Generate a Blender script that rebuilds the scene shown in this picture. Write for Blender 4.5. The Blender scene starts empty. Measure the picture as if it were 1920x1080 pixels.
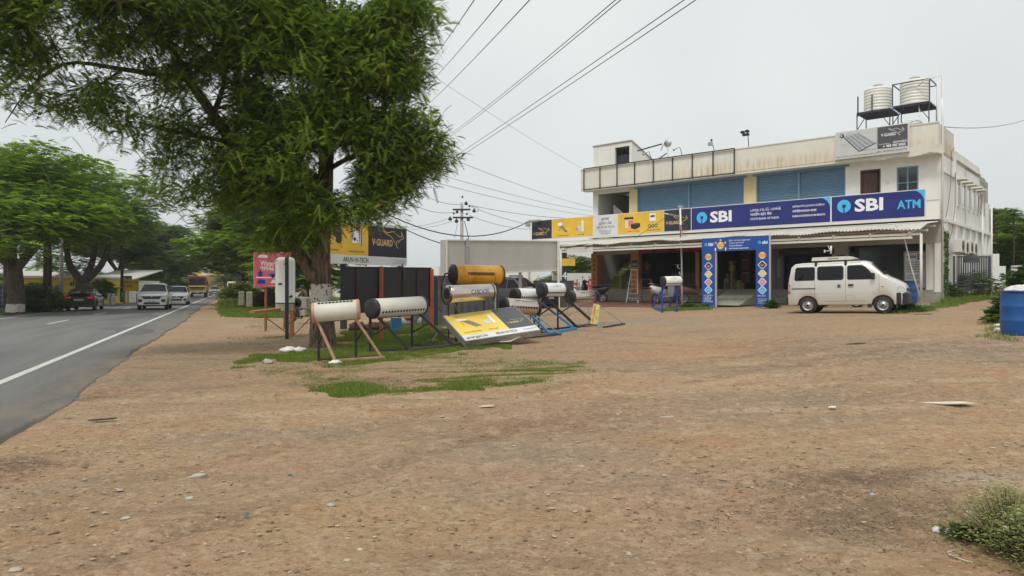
import bpy, math, random
import numpy as np
from mathutils import Vector, Matrix
random.seed(7); RNG = np.random.default_rng(11)
D = bpy.data
SC = bpy.context.scene
COL = SC.collection
# ------------------------------------------------------------------ camera
FP = 1333.0; HZ = 538.0; CZ = 1.6
cam = D.cameras.new('camera'); cam.lens = FP/1920*36; cam.sensor_width = 36
cam.clip_end = 3000; cam.clip_start = 0.05
co = D.objects.new('camera', cam); COL.objects.link(co)
co.location = (0, 0, CZ); co.rotation_euler = (math.radians(90-0.086), 0, 0)
SC.camera = co
# ------------------------------------------------------------------ sky
SUN_EL, SUN_AZ = 58.0, 200.0      # azimuth: degrees clockwise from +Y
w = D.worlds.new("World"); SC.world = w; w.use_nodes = True
nt = w.node_tree; nt.nodes.clear()
def N(nt, t, **k):
    n = nt.nodes.new(t)
    for a, b in k.items(): setattr(n, a, b)
    return n
def L(nt, a, b): nt.links.new(a, b)
out = N(nt, 'ShaderNodeOutputWorld'); bg = N(nt, 'ShaderNodeBackground')
sky = N(nt, 'ShaderNodeTexSky', sky_type='NISHITA'); sky.sun_disc = False
sky.sun_elevation = math.radians(SUN_EL); sky.sun_rotation = math.radians(SUN_AZ)
sky.dust_density = 6; sky.air_density = 1.0
hs = N(nt, 'ShaderNodeHueSaturation'); hs.inputs['Saturation'].default_value = 0.12
hs.inputs['Value'].default_value = 1.0
mx = N(nt, 'ShaderNodeMix', data_type='RGBA'); mx.inputs[0].default_value = 0.86
tc = N(nt, 'ShaderNodeTexCoord'); no = N(nt, 'ShaderNodeTexNoise'); no.inputs['Scale'].default_value = 1.6
no.inputs['Detail'].default_value = 4
cr = N(nt, 'ShaderNodeValToRGB')
cr.color_ramp.elements[0].position = 0.3; cr.color_ramp.elements[0].color = (5.5, 5.95, 6.1, 1)
cr.color_ramp.elements[1].position = 0.75; cr.color_ramp.elements[1].color = (7.1, 7.4, 7.3, 1)
L(nt, tc.outputs['Generated'], no.inputs['Vector']); L(nt, no.outputs['Fac'], cr.inputs['Fac'])
L(nt, sky.outputs[0], hs.inputs['Color']); L(nt, hs.outputs[0], mx.inputs[6]); L(nt, cr.outputs[0], mx.inputs[7])
L(nt, mx.outputs[2], bg.inputs['Color']); bg.inputs['Strength'].default_value = 0.1
L(nt, bg.outputs[0], out.inputs['Surface'])
sl = D.lights.new('sun', 'SUN'); sl.energy = 1.5; sl.angle = math.radians(14); sl.color = (1, 0.95, 0.87)
so = D.objects.new('sun', sl); COL.objects.link(so)
_a, _e = math.radians(SUN_AZ), math.radians(SUN_EL)
sd = Vector((math.sin(_a)*math.cos(_e), math.cos(_a)*math.cos(_e), math.sin(_e)))
so.rotation_euler = sd.to_track_quat('Z', 'Y').to_euler()
SC.view_settings.view_transform = 'Standard'; SC.view_settings.look = 'None'
SC.view_settings.exposure = 0.38; SC.view_settings.gamma = 1.0
SC.cycles.max_bounces = 6; SC.cycles.diffuse_bounces = 3; SC.cycles.transparent_max_bounces = 8
SC.cycles.use_adaptive_sampling = True
# ------------------------------------------------------------------ materials
MATS = {}
def mk(name, col, rough=.6, metal=0.0, var=.12, scale=3.0, bump=0.0, bscale=60.0, spec=0.5, col2=None, lo=.35, hi=.65, stretch=None, coat=0, det=5):
    m = D.materials.new(name); m.use_nodes = True; t = m.node_tree; b = t.nodes['Principled BSDF']
    b.inputs['Roughness'].default_value = rough; b.inputs['Metallic'].default_value = metal
    b.inputs['Specular IOR Level'].default_value = spec
    if coat: b.inputs['Coat Weight'].default_value = coat; b.inputs['Coat Roughness'].default_value = .08
    b.inputs['Base Color'].default_value = (*col, 1)
    if var or col2 or bump:
        tc = N(t, 'ShaderNodeTexCoord'); src = tc.outputs['Object']
        if stretch:
            mp = N(t, 'ShaderNodeMapping'); mp.inputs['Scale'].default_value = stretch
            L(t, src, mp.inputs[0]); src = mp.outputs[0]
    if var or col2:
        n = N(t, 'ShaderNodeTexNoise'); n.inputs['Scale'].default_value = scale; n.inputs['Detail'].default_value = det
        n.inputs['Roughness'].default_value = .65
        r = N(t, 'ShaderNodeValToRGB'); r.color_ramp.elements[0].position = lo; r.color_ramp.elements[1].position = hi
        c2 = col2 or tuple(min(1, c*(1+var)) for c in col); c1 = col if col2 else tuple(c*(1-var) for c in col)
        r.color_ramp.elements[0].color = (*c1, 1); r.color_ramp.elements[1].color = (*c2, 1)
        L(t, src, n.inputs['Vector']); L(t, n.outputs['Fac'], r.inputs['Fac']); L(t, r.outputs[0], b.inputs['Base Color'])
    if bump:
        n2 = N(t, 'ShaderNodeTexNoise'); n2.inputs['Scale'].default_value = bscale; n2.inputs['Detail'].default_value = 4
        bp = N(t, 'ShaderNodeBump'); bp.inputs['Strength'].default_value = bump; bp.inputs['Distance'].default_value = .02
        L(t, src, n2.inputs['Vector']); L(t, n2.outputs['Fac'], bp.inputs['Height']); L(t, bp.outputs[0], b.inputs['Normal'])
    MATS[name] = m
    return m
def mkleaf(name, c1, c2, c3=None, trans=.35):
    m = D.materials.new(name); m.use_nodes = True; t = m.node_tree; t.nodes.clear()
    o = N(t, 'ShaderNodeOutputMaterial'); at = N(t, 'ShaderNodeAttribute'); at.attribute_name = 'tint'
    r = N(t, 'ShaderNodeValToRGB'); r.color_ramp.elements[0].color = (*c1, 1); r.color_ramp.elements[1].color = (*c2, 1)
    if c3:
        e = r.color_ramp.elements.new(.93); e.color = (*c2, 1); r.color_ramp.elements[-1].color = (*c3, 1)
    L(t, at.outputs['Fac'], r.inputs['Fac'])
    d = N(t, 'ShaderNodeBsdfPrincipled'); d.inputs['Roughness'].default_value = .6; d.inputs['Specular IOR Level'].default_value = .25
    tr = N(t, 'ShaderNodeBsdfTranslucent'); mxs = N(t, 'ShaderNodeMixShader'); mxs.inputs[0].default_value = trans
    L(t, r.outputs[0], d.inputs['Base Color']); L(t, r.outputs[0], tr.inputs['Color'])
    L(t, d.outputs[0], mxs.inputs[1]); L(t, tr.outputs[0], mxs.inputs[2]); L(t, mxs.outputs[0], o.inputs['Surface'])
    MATS[name] = m; return m
# paints, metals, plastics
mk('white', (.74, .74, .72), .5, var=.06, scale=2); mk('offwhite', (.66, .65, .58), .55, var=.08, scale=2, col2=(.55, .52, .44), lo=.45, hi=.8)
mk('signwhite', (.68, .69, .71), .45, var=.09, scale=1.5); mk('signyellow', (.78, .49, .04), .40, var=.09, scale=1.2, bump=.03, bscale=1.5)
mk('palyellow', (.84, .62, .12), .42, var=.06, scale=1.5); mk('signblack', (.022, .027, .042), .35, var=.12)
mk('palblack', (.075, .08, .09), .42, var=.1); mk('signblue', (.018, .025, .17), .34, var=.14, scale=.9, bump=.03, bscale=1.2)
mk('archblue', (.012, .08, .34), .4, var=.08); mk('cyan', (.06, .50, .86), .4, var=0); mk('textwhite', (.85, .85, .86), .45, var=0)
mk('textgold', (.78, .50, .17), .4, var=0); mk('textblack', (.03, .03, .035), .5, var=0); mk('textred', (.55, .03, .08), .5, var=0)
mk('textblue', (.01, .06, .34), .4, var=0); mk('dark', (.014, .014, .016), .55, var=0); mk('blackplastic', (.02, .02, .022), .42, var=.1)
mk('rubber', (.022, .022, .023), .8, var=.2, scale=9); mk('steel', (.5, .49, .46), .3, 1, var=.1); mk('galv', (.42, .43, .43), .45, .7, var=.15, scale=5)
mk('brushed', (.60, .53, .46), .24, 1, var=.16, scale=2.5, stretch=(.5, 4, 4), bump=.08, bscale=3)
mk('blackpaint', (.018, .018, .02), .4, var=.2, col2=(.05, .035, .028), lo=.55, hi=.75); mk('brownpaint', (.07, .04, .03), .5, var=.2, col2=(.10, .08, .07), lo=.5, hi=.7)
mk('pinkpaint', (.52, .29, .20), .55, var=.2, col2=(.38, .2, .14), lo=.45, hi=.7, scale=7); mk('orangepaint', (.55, .13, .055), .5, var=.12)
mk('bluepaint', (.02, .14, .36), .38, var=.2, scale=5, col2=(.05, .22, .42)); mk('brightblue', (.03, .26, .55), .4, var=.12, scale=5)
mk('royal', (.015, .04, .42), .4, var=.1); mk('greyboard', (.50, .49, .46), .55, var=.08, scale=1.0, col2=(.43, .42, .385), bump=.03, bscale=2)
mk('blueboard', (.018, .021, .026), .5, var=.25, scale=.7); mk('tankyellow', (.80, .42, .02), .3, var=.05, col2=(.62, .24, .015), lo=.42, hi=.66, scale=3, stretch=(3, .7, .7))
mk('rust', (.20, .08, .035), .8, var=.3, scale=8); mk('cream', (.76, .745, .69), .75, var=.06, scale=1, bump=.04, bscale=25)
mk('creamyellow', (.66, .55, .29), .75, var=.08, scale=1.5); mk('sidewall', (.78, .78, .76), .8, var=.1, scale=.9, col2=(.64, .64, .61), lo=.45, hi=.75, stretch=(1, 1, .35), bump=.05, bscale=20)
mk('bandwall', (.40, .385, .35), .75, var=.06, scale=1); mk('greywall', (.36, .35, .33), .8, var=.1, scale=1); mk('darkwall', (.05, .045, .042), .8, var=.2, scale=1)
mk('woodbrown', (.10, .05, .03), .6, var=.3, scale=5); mk('orangewall', (.52, .21, .035), .65, var=.1, scale=2)
mk('maroon', (.10, .025, .02), .6, var=.15); mk('greenpaint', (.19, .22, .03), .6, var=.15, scale=3)
mk('step', (.30, .29, .24), .7, var=.12, scale=4); mk('tiles', (.17, .085, .065), .55, var=.25, scale=2.5, bump=.1, bscale=12)
mk('roofsheet', (.62, .60, .55), .5, .1, var=.1, scale=2, col2=(.42, .38, .32), lo=.5, hi=.8, stretch=(3, .5, 1)); mk('shutterblue', (.15, .265, .39), .5, .1, var=.05, scale=1)
mk('shuttergrey', (.15, .15, .145), .5, .3, var=.1); mk('navy', (.012, .018, .055), .45, var=.2); mk('navytop', (.02, .022, .03), .5, var=.1)
mk('tealdark', (.035, .055, .055), .12, var=.08, spec=.6); mk('glass', (.006, .007, .008), .06, var=0, spec=.3); mk('glassgrey', (.05, .06, .065), .06, var=0, spec=.8)
mk('windblue', (.17, .28, .36), .4, var=.1); mk('doorwood', (.085, .03, .02), .5, var=.35, scale=6, stretch=(4, 4, .6))
mk('tankwhite', (.70, .69, .64), .45, var=.05, scale=2); mk('navysteel', (.02, .026, .045), .45, var=.1)
mk('drumblue', (.008, .085, .30), .38, var=.12, scale=4, col2=(.012, .06, .19), lo=.5, hi=.72, coat=.1); mk('sack', (.72, .70, .66), .8, var=.15, scale=14, bump=.4, bscale=22)
mk('cardboard', (.34, .21, .11), .75, var=.12, scale=4); mk('stone', (.42, .39, .33), .85, var=.2, scale=8, bump=.5, bscale=25)
mk('plastic_white', (.72, .72, .72), .4, var=.1, scale=12); mk('pinksign', (.66, .15, .20), .5, var=.1); mk('salmon', (.62, .16, .14), .5, var=.1)
mk('yellowwall', (.72, .50, .02), .7, var=.12, scale=1.2, col2=(.55, .38, .02), lo=.5, hi=.8); mk('brick', (.30, .15, .09), .85, var=.3, scale=6)
mk('concrete', (.36, .35, .32), .8, var=.15, scale=2, bump=.2, bscale=20); mk('gateg', (.085, .09, .105), .5, .3, var=.1)
mk('vansilver', (.64, .625, .585), .30, .35, var=.02, scale=1, coat=.6); mk('carwhite', (.74, .75, .76), .3, var=.01, coat=.7); mk('carblack', (.006, .007, .010), .25, var=0, spec=.3, coat=.3)
mk('cargrey', (.30, .31, .32), .3, .5, var=0, coat=.5); mk('redlens', (.32, .01, .015), .15, var=0, coat=.8); mk('headlens', (.55, .56, .55), .08, .3, var=.25, scale=20, coat=1)
mk('busorange', (.62, .27, .05), .5, var=.15, scale=2); mk('busred', (.22, .025, .02), .5, var=.15, scale=2); mk('tankerblue', (.06, .30, .48), .4, var=.08)
mk('scooterblack', (.011, .012, .018), .3, var=0, coat=.5); mk('scooterpink', (.17, .07, .06), .35, var=0, coat=.5)
mk('shirtred', (.20, .012, .025), .8, var=.15); mk('jeans', (.035, .055, .10), .85, var=.2); mk('skin', (.18, .09, .05), .6, var=.05); mk('hair', (.01, .009, .008), .6, var=0)
mk('shirtdark', (.05, .055, .045), .8, var=.15); mk('tablewood', (.38, .17, .03), .55, var=.2, scale=6, stretch=(1, 6, 6))
mk('bluebuilding', (.14, .33, .50), .7, var=.05); mk('thatch', (.25, .14, .10), .85, var=.25, scale=6); mk('dirtpile', (.09, .05, .035), .95, var=.35, scale=8, bump=.6, bscale=20)
mk('lamp_glass', (.5, .5, .48), .2, var=0); mk('insul', (.03, .018, .015), .3, var=0); mk('teal', (.03, .20, .17), .5, var=.1); mk('rope', (.45, .4, .3), .8, var=.1)
mk('tagyellow', (.75, .62, .20), .5, var=.2, scale=9); mk('orangesign', (.75, .22, .05), .5, var=.08); mk('paper', (.62, .56, .46), .8, var=.12, scale=10)
# bark with a lime-wash band (world metres above the ground, paint stays put)
def mkbark(name, c1, c2, z0=None, z1=None):
    m = mk(name, c1, .9, var=.3, scale=10, col2=c2, lo=.38, hi=.60, stretch=(1.6, 1.6, .26), bump=1.0, bscale=14)
    if z0 is None: return m
    t = m.node_tree; b = t.nodes['Principled BSDF']; src = b.inputs['Base Color'].links[0].from_socket
    g = N(t, 'ShaderNodeNewGeometry'); s = N(t, 'ShaderNodeSeparateXYZ'); n = N(t, 'ShaderNodeTexNoise'); n.inputs['Scale'].default_value = 9
    n.inputs['Detail'].default_value = 6; n.inputs['Roughness'].default_value = .8
    L(t, g.outputs['Position'], s.inputs[0]); L(t, g.outputs['Position'], n.inputs['Vector'])
    def MA(op, a, b_):
        k = N(t, 'ShaderNodeMath', operation=op)
        for i, x in enumerate((a, b_)):
            if isinstance(x, (int, float)): k.inputs[i].default_value = x
            else: L(t, x, k.inputs[i])
        return k.outputs[0]
    zz = MA('ADD', s.outputs['Z'], MA('MULTIPLY', MA('SUBTRACT', n.outputs['Fac'], .5), .30))
    ms = MA('MULTIPLY', MA('GREATER_THAN', zz, z0), MA('LESS_THAN', zz, z1))
    n2 = N(t, 'ShaderNodeTexNoise'); n2.inputs['Scale'].default_value = 17; n2.inputs['Detail'].default_value = 4; L(t, g.outputs['Position'], n2.inputs['Vector'])
    ms = MA('MULTIPLY', ms, MA('GREATER_THAN', n2.outputs['Fac'], .41))
    q = N(t, 'ShaderNodeMix', data_type='RGBA'); L(t, ms, q.inputs[0]); L(t, src, q.inputs[6]); q.inputs[7].default_value = (.60, .56, .50, 1)
    L(t, q.outputs[2], b.inputs['Base Color']); return m
mkbark('bark', (.055, .034, .022), (.21, .15, .105), 1.22, 1.66)
mkbark('bark_dark', (.03, .021, .015), (.085, .062, .045))
mkbark('bark_lime', (.05, .036, .026), (.12, .085, .06), .15, .62)
mkleaf('leaf_main', (.075, .135, .022), (.27, .40, .045), (.36, .30, .08), .55)
mkleaf('leaf_bright', (.11, .20, .018), (.32, .47, .04), None, .45)
mkleaf('leaf_olive', (.11, .16, .026), (.25, .31, .055), (.20, .17, .05))
mkleaf('leaf_deep', (.075, .135, .026), (.175, .28, .055), None, .42)
mkleaf('leaf_far', (.07, .095, .06), (.13, .16, .10)); mkleaf('grass_blade', (.09, .155, .022), (.23, .32, .05), (.42, .36, .16))
mkleaf('weed_leaf', (.19, .22, .07), (.42, .43, .17), (.75, .74, .60), .3); mkleaf('shrub_leaf', (.03, .09, .015), (.10, .20, .03))
# ------------------------------------------------------------------ coordinates
def at(u, v, Y):                       # point seen at pixel (u,v) at true distance Y
    return Vector(((u-960)/FP*Y, Y, CZ-(v-HZ)/FP*Y))
GC = np.array([(-80, 60, 0), (-40, 60, 0), (-20, 20, 0), (-10, 8, 0), (-6, 6, 0), (-3, 3, .0), (0, 0, 0), (0, 4, .0), (3, 3, .03), (6, 6, .15), (-4, 10, .04),
 (-9, 20, .0), (-13, 32, 0), (-18, 45, 0), (-36, 90, 0), (-3.9, 13.6, .12), (-4.5, 17, .15), (-7, 17, .08), (-2, 15.5, .19), (0, 12, .16), (3, 12, .28), (0, 17, .24), (2, 20, .32), (3, 23, .40), (-3, 24, .2), (-8, 27, .05),
 (7, 12, .47), (10, 14, .64), (14, 14, .72), (8, 18, .55), (10.2, 24.5, .635), (12, 23, .70), (5, 30, .5), (5, 38, .55), (9, 34, .64), (13, 30, .74), (16.5, 28.4, .88), (18.6, 30, 1.03),
 (15, 20, .8), (22, 33, 1.2), (30, 36, 1.35), (30, 22, 1.0), (22, 17, .9), (-5, 40, .1), (0, 48, .4), (10, 60, .6), (40, 60, 1.3), (-12, 70, .05), (14, 8, .5), (20, 6, .5), (8, 3, .15), (60, 100, 1), (0, 110, .4), (-60, 160, 0), (-20, 150, .1)])
def gz(x, y):
    x = np.asarray(x, float); y = np.asarray(y, float)
    d2 = (x[..., None]-GC[:, 0])**2+(y[..., None]-GC[:, 1])**2
    s = 2.2+.045*np.abs(y)
    wt = np.exp(-d2/(2*s[..., None]**2))+1e-5/(1+d2)
    z = (wt*GC[:, 2]).sum(-1)/wt.sum(-1)
    return z if z.shape else float(z)
def gzf(x, y): return float(gz(x, y))
def gp(u, v):                           # pixel -> point on the ground
    k = (u-960)/FP; Y = 5.0; q = (v-HZ)/FP
    lo, hi = 1.0, 400.0
    for i in range(60):
        mid = (lo+hi)/2
        if CZ-q*mid > gzf(k*mid, mid): lo = mid
        else: hi = mid
    return Vector((k*lo, lo, gzf(k*lo, lo)))
# ------------------------------------------------------------------ mesh builder
class MB:
    def __init__(s, mat='white'): s.v = []; s.f = []; s.m = []; s.sm = []; s.slots = []; s.mat = mat
    def mi(s, mat):
        mat = mat or s.mat
        if mat not in s.slots: s.slots.append(mat)
        return s.slots.index(mat)
    def add(s, vs, fs, mat=None, sm=False):
        b = len(s.v); s.v += [tuple(v) for v in vs]; k = s.mi(mat)
        for f in fs: s.f.append(tuple(b+i for i in f)); s.m.append(k); s.sm.append(sm)
        return s
    def box(s, x0, x1, y0, y1, z0, z1, mat=None, M=None):
        vs = [Vector((x, y, z)) for x in (x0, x1) for y in (y0, y1) for z in (z0, z1)]
        if M is not None: vs = [M @ v for v in vs]
        return s.add(vs, [(0, 1, 3, 2), (4, 6, 7, 5), (0, 4, 5, 1), (2, 3, 7, 6), (0, 2, 6, 4), (1, 5, 7, 3)], mat)
    def bbox(s, x0, x1, y0, y1, z0, z1, r, mat=None, M=None):   # chamfered box
        vs = []; fs = []
        X = (x0, x1); Y = (y0, y1); Z = (z0, z1); idx = {}
        for i in (0, 1):
            for j in (0, 1):
                for k in (0, 1):
                    sx = r if i == 0 else -r; sy = r if j == 0 else -r; sz = r if k == 0 else -r
                    for a, p in (('x', (X[i], Y[j]+sy, Z[k]+sz)), ('y', (X[i]+sx, Y[j], Z[k]+sz)), ('z', (X[i]+sx, Y[j]+sy, Z[k]))):
                        idx[(i, j, k, a)] = len(vs); vs.append(Vector(p))
        for i in (0, 1): fs.append([idx[(i, j, k, 'x')] for j, k in ((0, 0), (1, 0), (1, 1), (0, 1))])
        for j in (0, 1): fs.append([idx[(i, j, k, 'y')] for i, k in ((0, 0), (1, 0), (1, 1), (0, 1))])
        for k in (0, 1): fs.append([idx[(i, j, k, 'z')] for i, j in ((0, 0), (1, 0), (1, 1), (0, 1))])
        for i in (0, 1):
            for j in (0, 1): fs.append([idx[(i, j, 0, 'x')], idx[(i, j, 1, 'x')], idx[(i, j, 1, 'y')], idx[(i, j, 0, 'y')]])
            for k in (0, 1): fs.append([idx[(i, 0, k, 'x')], idx[(i, 1, k, 'x')], idx[(i, 1, k, 'z')], idx[(i, 0, k, 'z')]])
        for j in (0, 1):
            for k in (0, 1): fs.append([idx[(0, j, k, 'y')], idx[(1, j, k, 'y')], idx[(1, j, k, 'z')], idx[(0, j, k, 'z')]])
        for i in (0, 1):
            for j in (0, 1):
                for k in (0, 1): fs.append([idx[(i, j, k, a)] for a in 'xyz'])
        if M is not None: vs = [M @ v for v in vs]
        return s.add(vs, fs, mat)
    def bar(s, a, b, w=.05, h=None, mat=None):
        a = Vector(a); b = Vector(b); h = h or w; d = (b-a); l = d.length
        if l < 1e-6: return s
        q = d.to_track_quat('X', 'Z').to_matrix().to_4x4(); M = Matrix.Translation(a) @ q
        return s.box(0, l, -w/2, w/2, -h/2, h/2, mat, M)
    def path(s, pts, r, n=8, mat=None, caps=True, sm=True, jit=0):
        pts = [Vector(p) for p in pts]; k = len(pts)
        rs = r if isinstance(r, (list, tuple)) else [r]*k
        vs = []; fs = []; prev = None
        for i, p in enumerate(pts):
            t = (pts[min(i+1, k-1)]-pts[max(i-1, 0)]); t = t.normalized() if t.length > 1e-9 else Vector((0, 0, 1))
            if prev is None:
                u = t.cross(Vector((0, 0, 1)));
                if u.length < .1: u = t.cross(Vector((1, 0, 0)))
                u.normalize()
            else:
                u = prev-t*prev.dot(t); u.normalize()
            prev = u; w_ = t.cross(u)
            if i == 0: JJ = [random.random()-.5 for _ in range(n)]
            for j in range(n):
                a = 2*math.pi*j/n; rr = rs[i]*(1+(jit*(JJ[j]+.5*(random.random()-.5)) if jit else 0))
                vs.append(p+u*math.cos(a)*rr+w_*math.sin(a)*rr)
        for i in range(k-1):
            for j in range(n):
                fs.append((i*n+j, i*n+(j+1) % n, (i+1)*n+(j+1) % n, (i+1)*n+j))
        s.add(vs, fs, mat, sm)
        if caps:
            b = len(s.v)-k*n; kk = s.mi(mat)
            s.f.append(tuple(b+j for j in range(n-1, -1, -1))); s.m.append(kk); s.sm.append(False)
            s.f.append(tuple(b+(k-1)*n+j for j in range(n))); s.m.append(kk); s.sm.append(False)
        return s
    def tube(s, a, b, r, n=8, mat=None, r2=None): return s.path([a, b], [r, r if r2 is None else r2], n, mat)
    def lathe(s, prof, o=(0, 0, 0), ax=(0, 0, 1), n=20, mat=None, sm=True):
        o = Vector(o); ax = Vector(ax).normalized(); u = ax.orthogonal().normalized(); w_ = ax.cross(u); vs = []; fs = []
        for (r, z) in prof:
            for j in range(n):
                a = 2*math.pi*j/n; vs.append(o+ax*z+(u*math.cos(a)+w_*math.sin(a))*max(r, 1e-4))
        for i in range(len(prof)-1):
            for j in range(n): fs.append((i*n+j, i*n+(j+1) % n, (i+1)*n+(j+1) % n, (i+1)*n+j))
        return s.add(vs, fs, mat, sm)
    def prism(s, poly, fn, d0, d1, mat=None):       # fn(a,b,d)->point
        n = len(poly); vs = [fn(a, b, d0) for a, b in poly]+[fn(a, b, d1) for a, b in poly]
        fs = [tuple(range(n-1, -1, -1)), tuple(range(n, 2*n))]+[(i, (i+1) % n, n+(i+1) % n, n+i) for i in range(n)]
        return s.add(vs, fs, mat)
    def blob(s, c, r, n=10, m=7, mat=None, jit=.15, seed=0):
        rr = random.Random(seed); c = Vector(c); vs = []; fs = []
        for i in range(m+1):
            th = math.pi*i/m
            for j in range(n):
                a = 2*math.pi*j/n; k = 1+(rr.random()-.5)*jit*2*(0 < i < m)
                vs.append(c+Vector((r[0]*math.sin(th)*math.cos(a)*k, r[1]*math.sin(th)*math.sin(a)*k, r[2]*math.cos(th)*k)))
        for i in range(m):
            for j in range(n): fs.append((i*n+j, i*n+(j+1) % n, (i+1)*n+(j+1) % n, (i+1)*n+j))
        return s.add(vs, fs, mat, True)
    def build(s, name, parent=None, world=False, label=None):
        me = D.meshes.new(name); vs = s.v
        if world and parent is not None:
            R = parent
            while R.parent: R = R.parent
            inv = wmat(R).inverted(); vs = [inv @ Vector(v) for v in vs]
        me.from_pydata([tuple(v) for v in vs], [], s.f)
        for k in s.slots: me.materials.append(MATS[k])
        me.polygons.foreach_set('material_index', s.m); me.polygons.foreach_set('use_smooth', s.sm)
        me.update()
        o = D.objects.new(name, me); COL.objects.link(o)
        if parent is not None: o.parent = parent
        if label: o['label'] = label
        return o
def wmat(R): return Matrix.Translation(R.location) @ R.rotation_euler.to_matrix().to_4x4()
def tag(o, label=None, cat=None, group=None, kind=None):
    if label: o['label'] = label
    if cat: o['category'] = cat
    if group: o['group'] = group
    if kind: o['kind'] = kind
    return o
def T(name, label, cat, loc=(0, 0, 0), rz=0, group=None):
    o = D.objects.new(name, None); COL.objects.link(o); o.location = loc; o.rotation_euler = (0, 0, rz)
    o.empty_display_size = .3
    return tag(o, label, cat, group)
def copy_tree(o, parent=None):
    c = o.copy(); COL.objects.link(c); c.parent = parent
    for ch in [q for q in D.objects if q.parent == o]: copy_tree(ch, c)
    return c
# flat text
_TC = {}
def text_mesh(body, bold):
    key = (body, bold)
    if key not in _TC:
        c = D.curves.new('t', 'FONT'); c.body = body; c.resolution_u = 2; c.offset = bold
        o = D.objects.new('t', c); COL.objects.link(o)
        m = o.to_mesh(); vs = [tuple(v.co) for v in m.vertices]; fs = [tuple(p.vertices) for p in m.polygons]
        o.to_mesh_clear(); D.objects.remove(o); D.curves.remove(c); _TC[key] = (vs, fs)
    return _TC[key]
class Face:                              # a drawing plane: origin, right, up; layers stand proud of it
    def __init__(s, o, xd, zd, mb, flip=False):
        s.o = Vector(o); s.x = Vector(xd).normalized(); s.z = Vector(zd).normalized(); s.n = s.x.cross(s.z); s.mb = mb
    def P(s, a, b, l=1): return s.o+s.x*a+s.z*b+s.n*(.003*l)
    def poly(s, pts, mat, l=1): s.mb.add([s.P(a, b, l) for a, b in pts], [tuple(range(len(pts)))], mat); return s
    def rect(s, a0, a1, b0, b1, mat, l=1): return s.poly([(a0, b0), (a1, b0), (a1, b1), (a0, b1)], mat, l)
    def disc(s, a, b, r, mat, l=1, n=24, ry=None): return s.poly([(a+r*math.cos(2*math.pi*i/n), b+(ry or r)*math.sin(2*math.pi*i/n)) for i in range(n)], mat, l)
    def stroke(s, pts, w_, mat, l=1):
        for i in range(len(pts)-1):
            (a, b), (c, d) = pts[i], pts[i+1]; L_ = math.hypot(c-a, d-b)
            if L_ < 1e-9: continue
            nx, ny = -(d-b)/L_*w_/2, (c-a)/L_*w_/2; ex, ey = (c-a)/L_*w_*.25, (d-b)/L_*w_*.25
            s.poly([(a-ex-nx, b-ey-ny), (c+ex-nx, d+ey-ny), (c+ex+nx, d+ey+ny), (a-ex+nx, b-ey+ny)], mat, l+.02*i)
        return s
    def text(s, body, a, b, h, mat, l=2, width=None, align='L', bold=.0, rot=0, shear=0):
        vs, fs = text_mesh(body, bold)
        if not vs: return s
        x0 = min(v[0] for v in vs); x1 = max(v[0] for v in vs); cap = .70
        k = h/cap; kx = (width/(x1-x0)) if width else k
        wd = (x1-x0)*kx; off = {'L': 0, 'C': -wd/2, 'R': -wd}[align]; c, sn = math.cos(rot), math.sin(rot)
        q = []
        for v in vs:
            p = (v[0]-x0)*kx+off+shear*v[1]*k; r = v[1]*k; q.append(s.P(a+p*c-r*sn, b+p*sn+r*c, l))
        s.mb.add(q, fs, mat); return s
    def scrawl(s, a, b, w_, h, mat, l=2, lines=1, gap=1.8, seed=1, align='L'):   # print too small to read in the photo
        rr = random.Random(seed)
        for i in range(lines):
            W = w_*(.75+.25*rr.random()) if i else w_; x = a-(W/2 if align == 'C' else 0)+(0 if align != 'R' else -W); e = x+W; yb = b-i*h*gap
            while x < e:
                ww = h*(.45+.3*rr.random()); hh = h*(.75+.35*rr.random()); s.rect(x, min(e, x+ww), yb, yb+hh*.28, mat, l)
                s.rect(x, min(e, x+ww*.3), yb, yb+hh, mat, l+.05)
                if rr.random() < .6: s.rect(x, min(e, x+ww*.85), yb+hh*.7, yb+hh, mat, l+.1)
                x += ww*1.18+(h*.5 if rr.random() < .16 else 0)
        return s
    def kangaroo(s, a, b, w_, mat, l=2, t=.021):
        up = [(0, 1), (.05, .90), (.11, .83), (.18, .79), (.25, .78), (.33, .81), (.41, .855), (.50, .86), (.58, .82), (.66, .73), (.75, .64), (.82, .61), (.88, .62), (.91, .69), (.875, .90), (.925, .73), (.96, .68), (1., .60), (.985, .53), (.90, .50), (.82, .44), (.75, .33), (.73, .29)]
        lo = [(.03, .88), (.10, .76), (.20, .68), (.33, .63), (.45, .50), (.55, .32), (.62, .17), (.70, .03), (.735, .0)]
        sm = [(.66, .20), (.645, .30), (.68, .38), (.735, .42)]
        for q in (up, lo, sm): s.stroke([(a+p*w_, b+r*w_*.60) for p, r in q], t*w_, mat, l)
        return s
    def vguard(s, a, b, w_, mt, mk_, l=2):    # name and leaping kangaroo
        s.text('V·GUARD', a, b+.03*w_, w_*.135, mt, l, width=w_*.64, bold=.02); s.kangaroo(a+w_*.33, b, w_*.67, mk_, l+1); return s
    def sbi(s, a, b, h, l=2, word='SBI', wmat_='textwhite', bg='signblue', k=1.0, wd=None):
        r = h*.56; s.disc(a+r, b+h*.5, r, 'cyan', l, 32); s.disc(a+r, b+h*.5, r*.30, bg, l+1, 20); s.rect(a+r-r*.085, a+r+r*.085, b+h*.5-r*1.02, b+h*.5, bg, l+2)
        s.text(word, a+2*r+h*.30*k, b, h, wmat_, l, width=wd or h*2.0*k, bold=.035); return s
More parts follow.
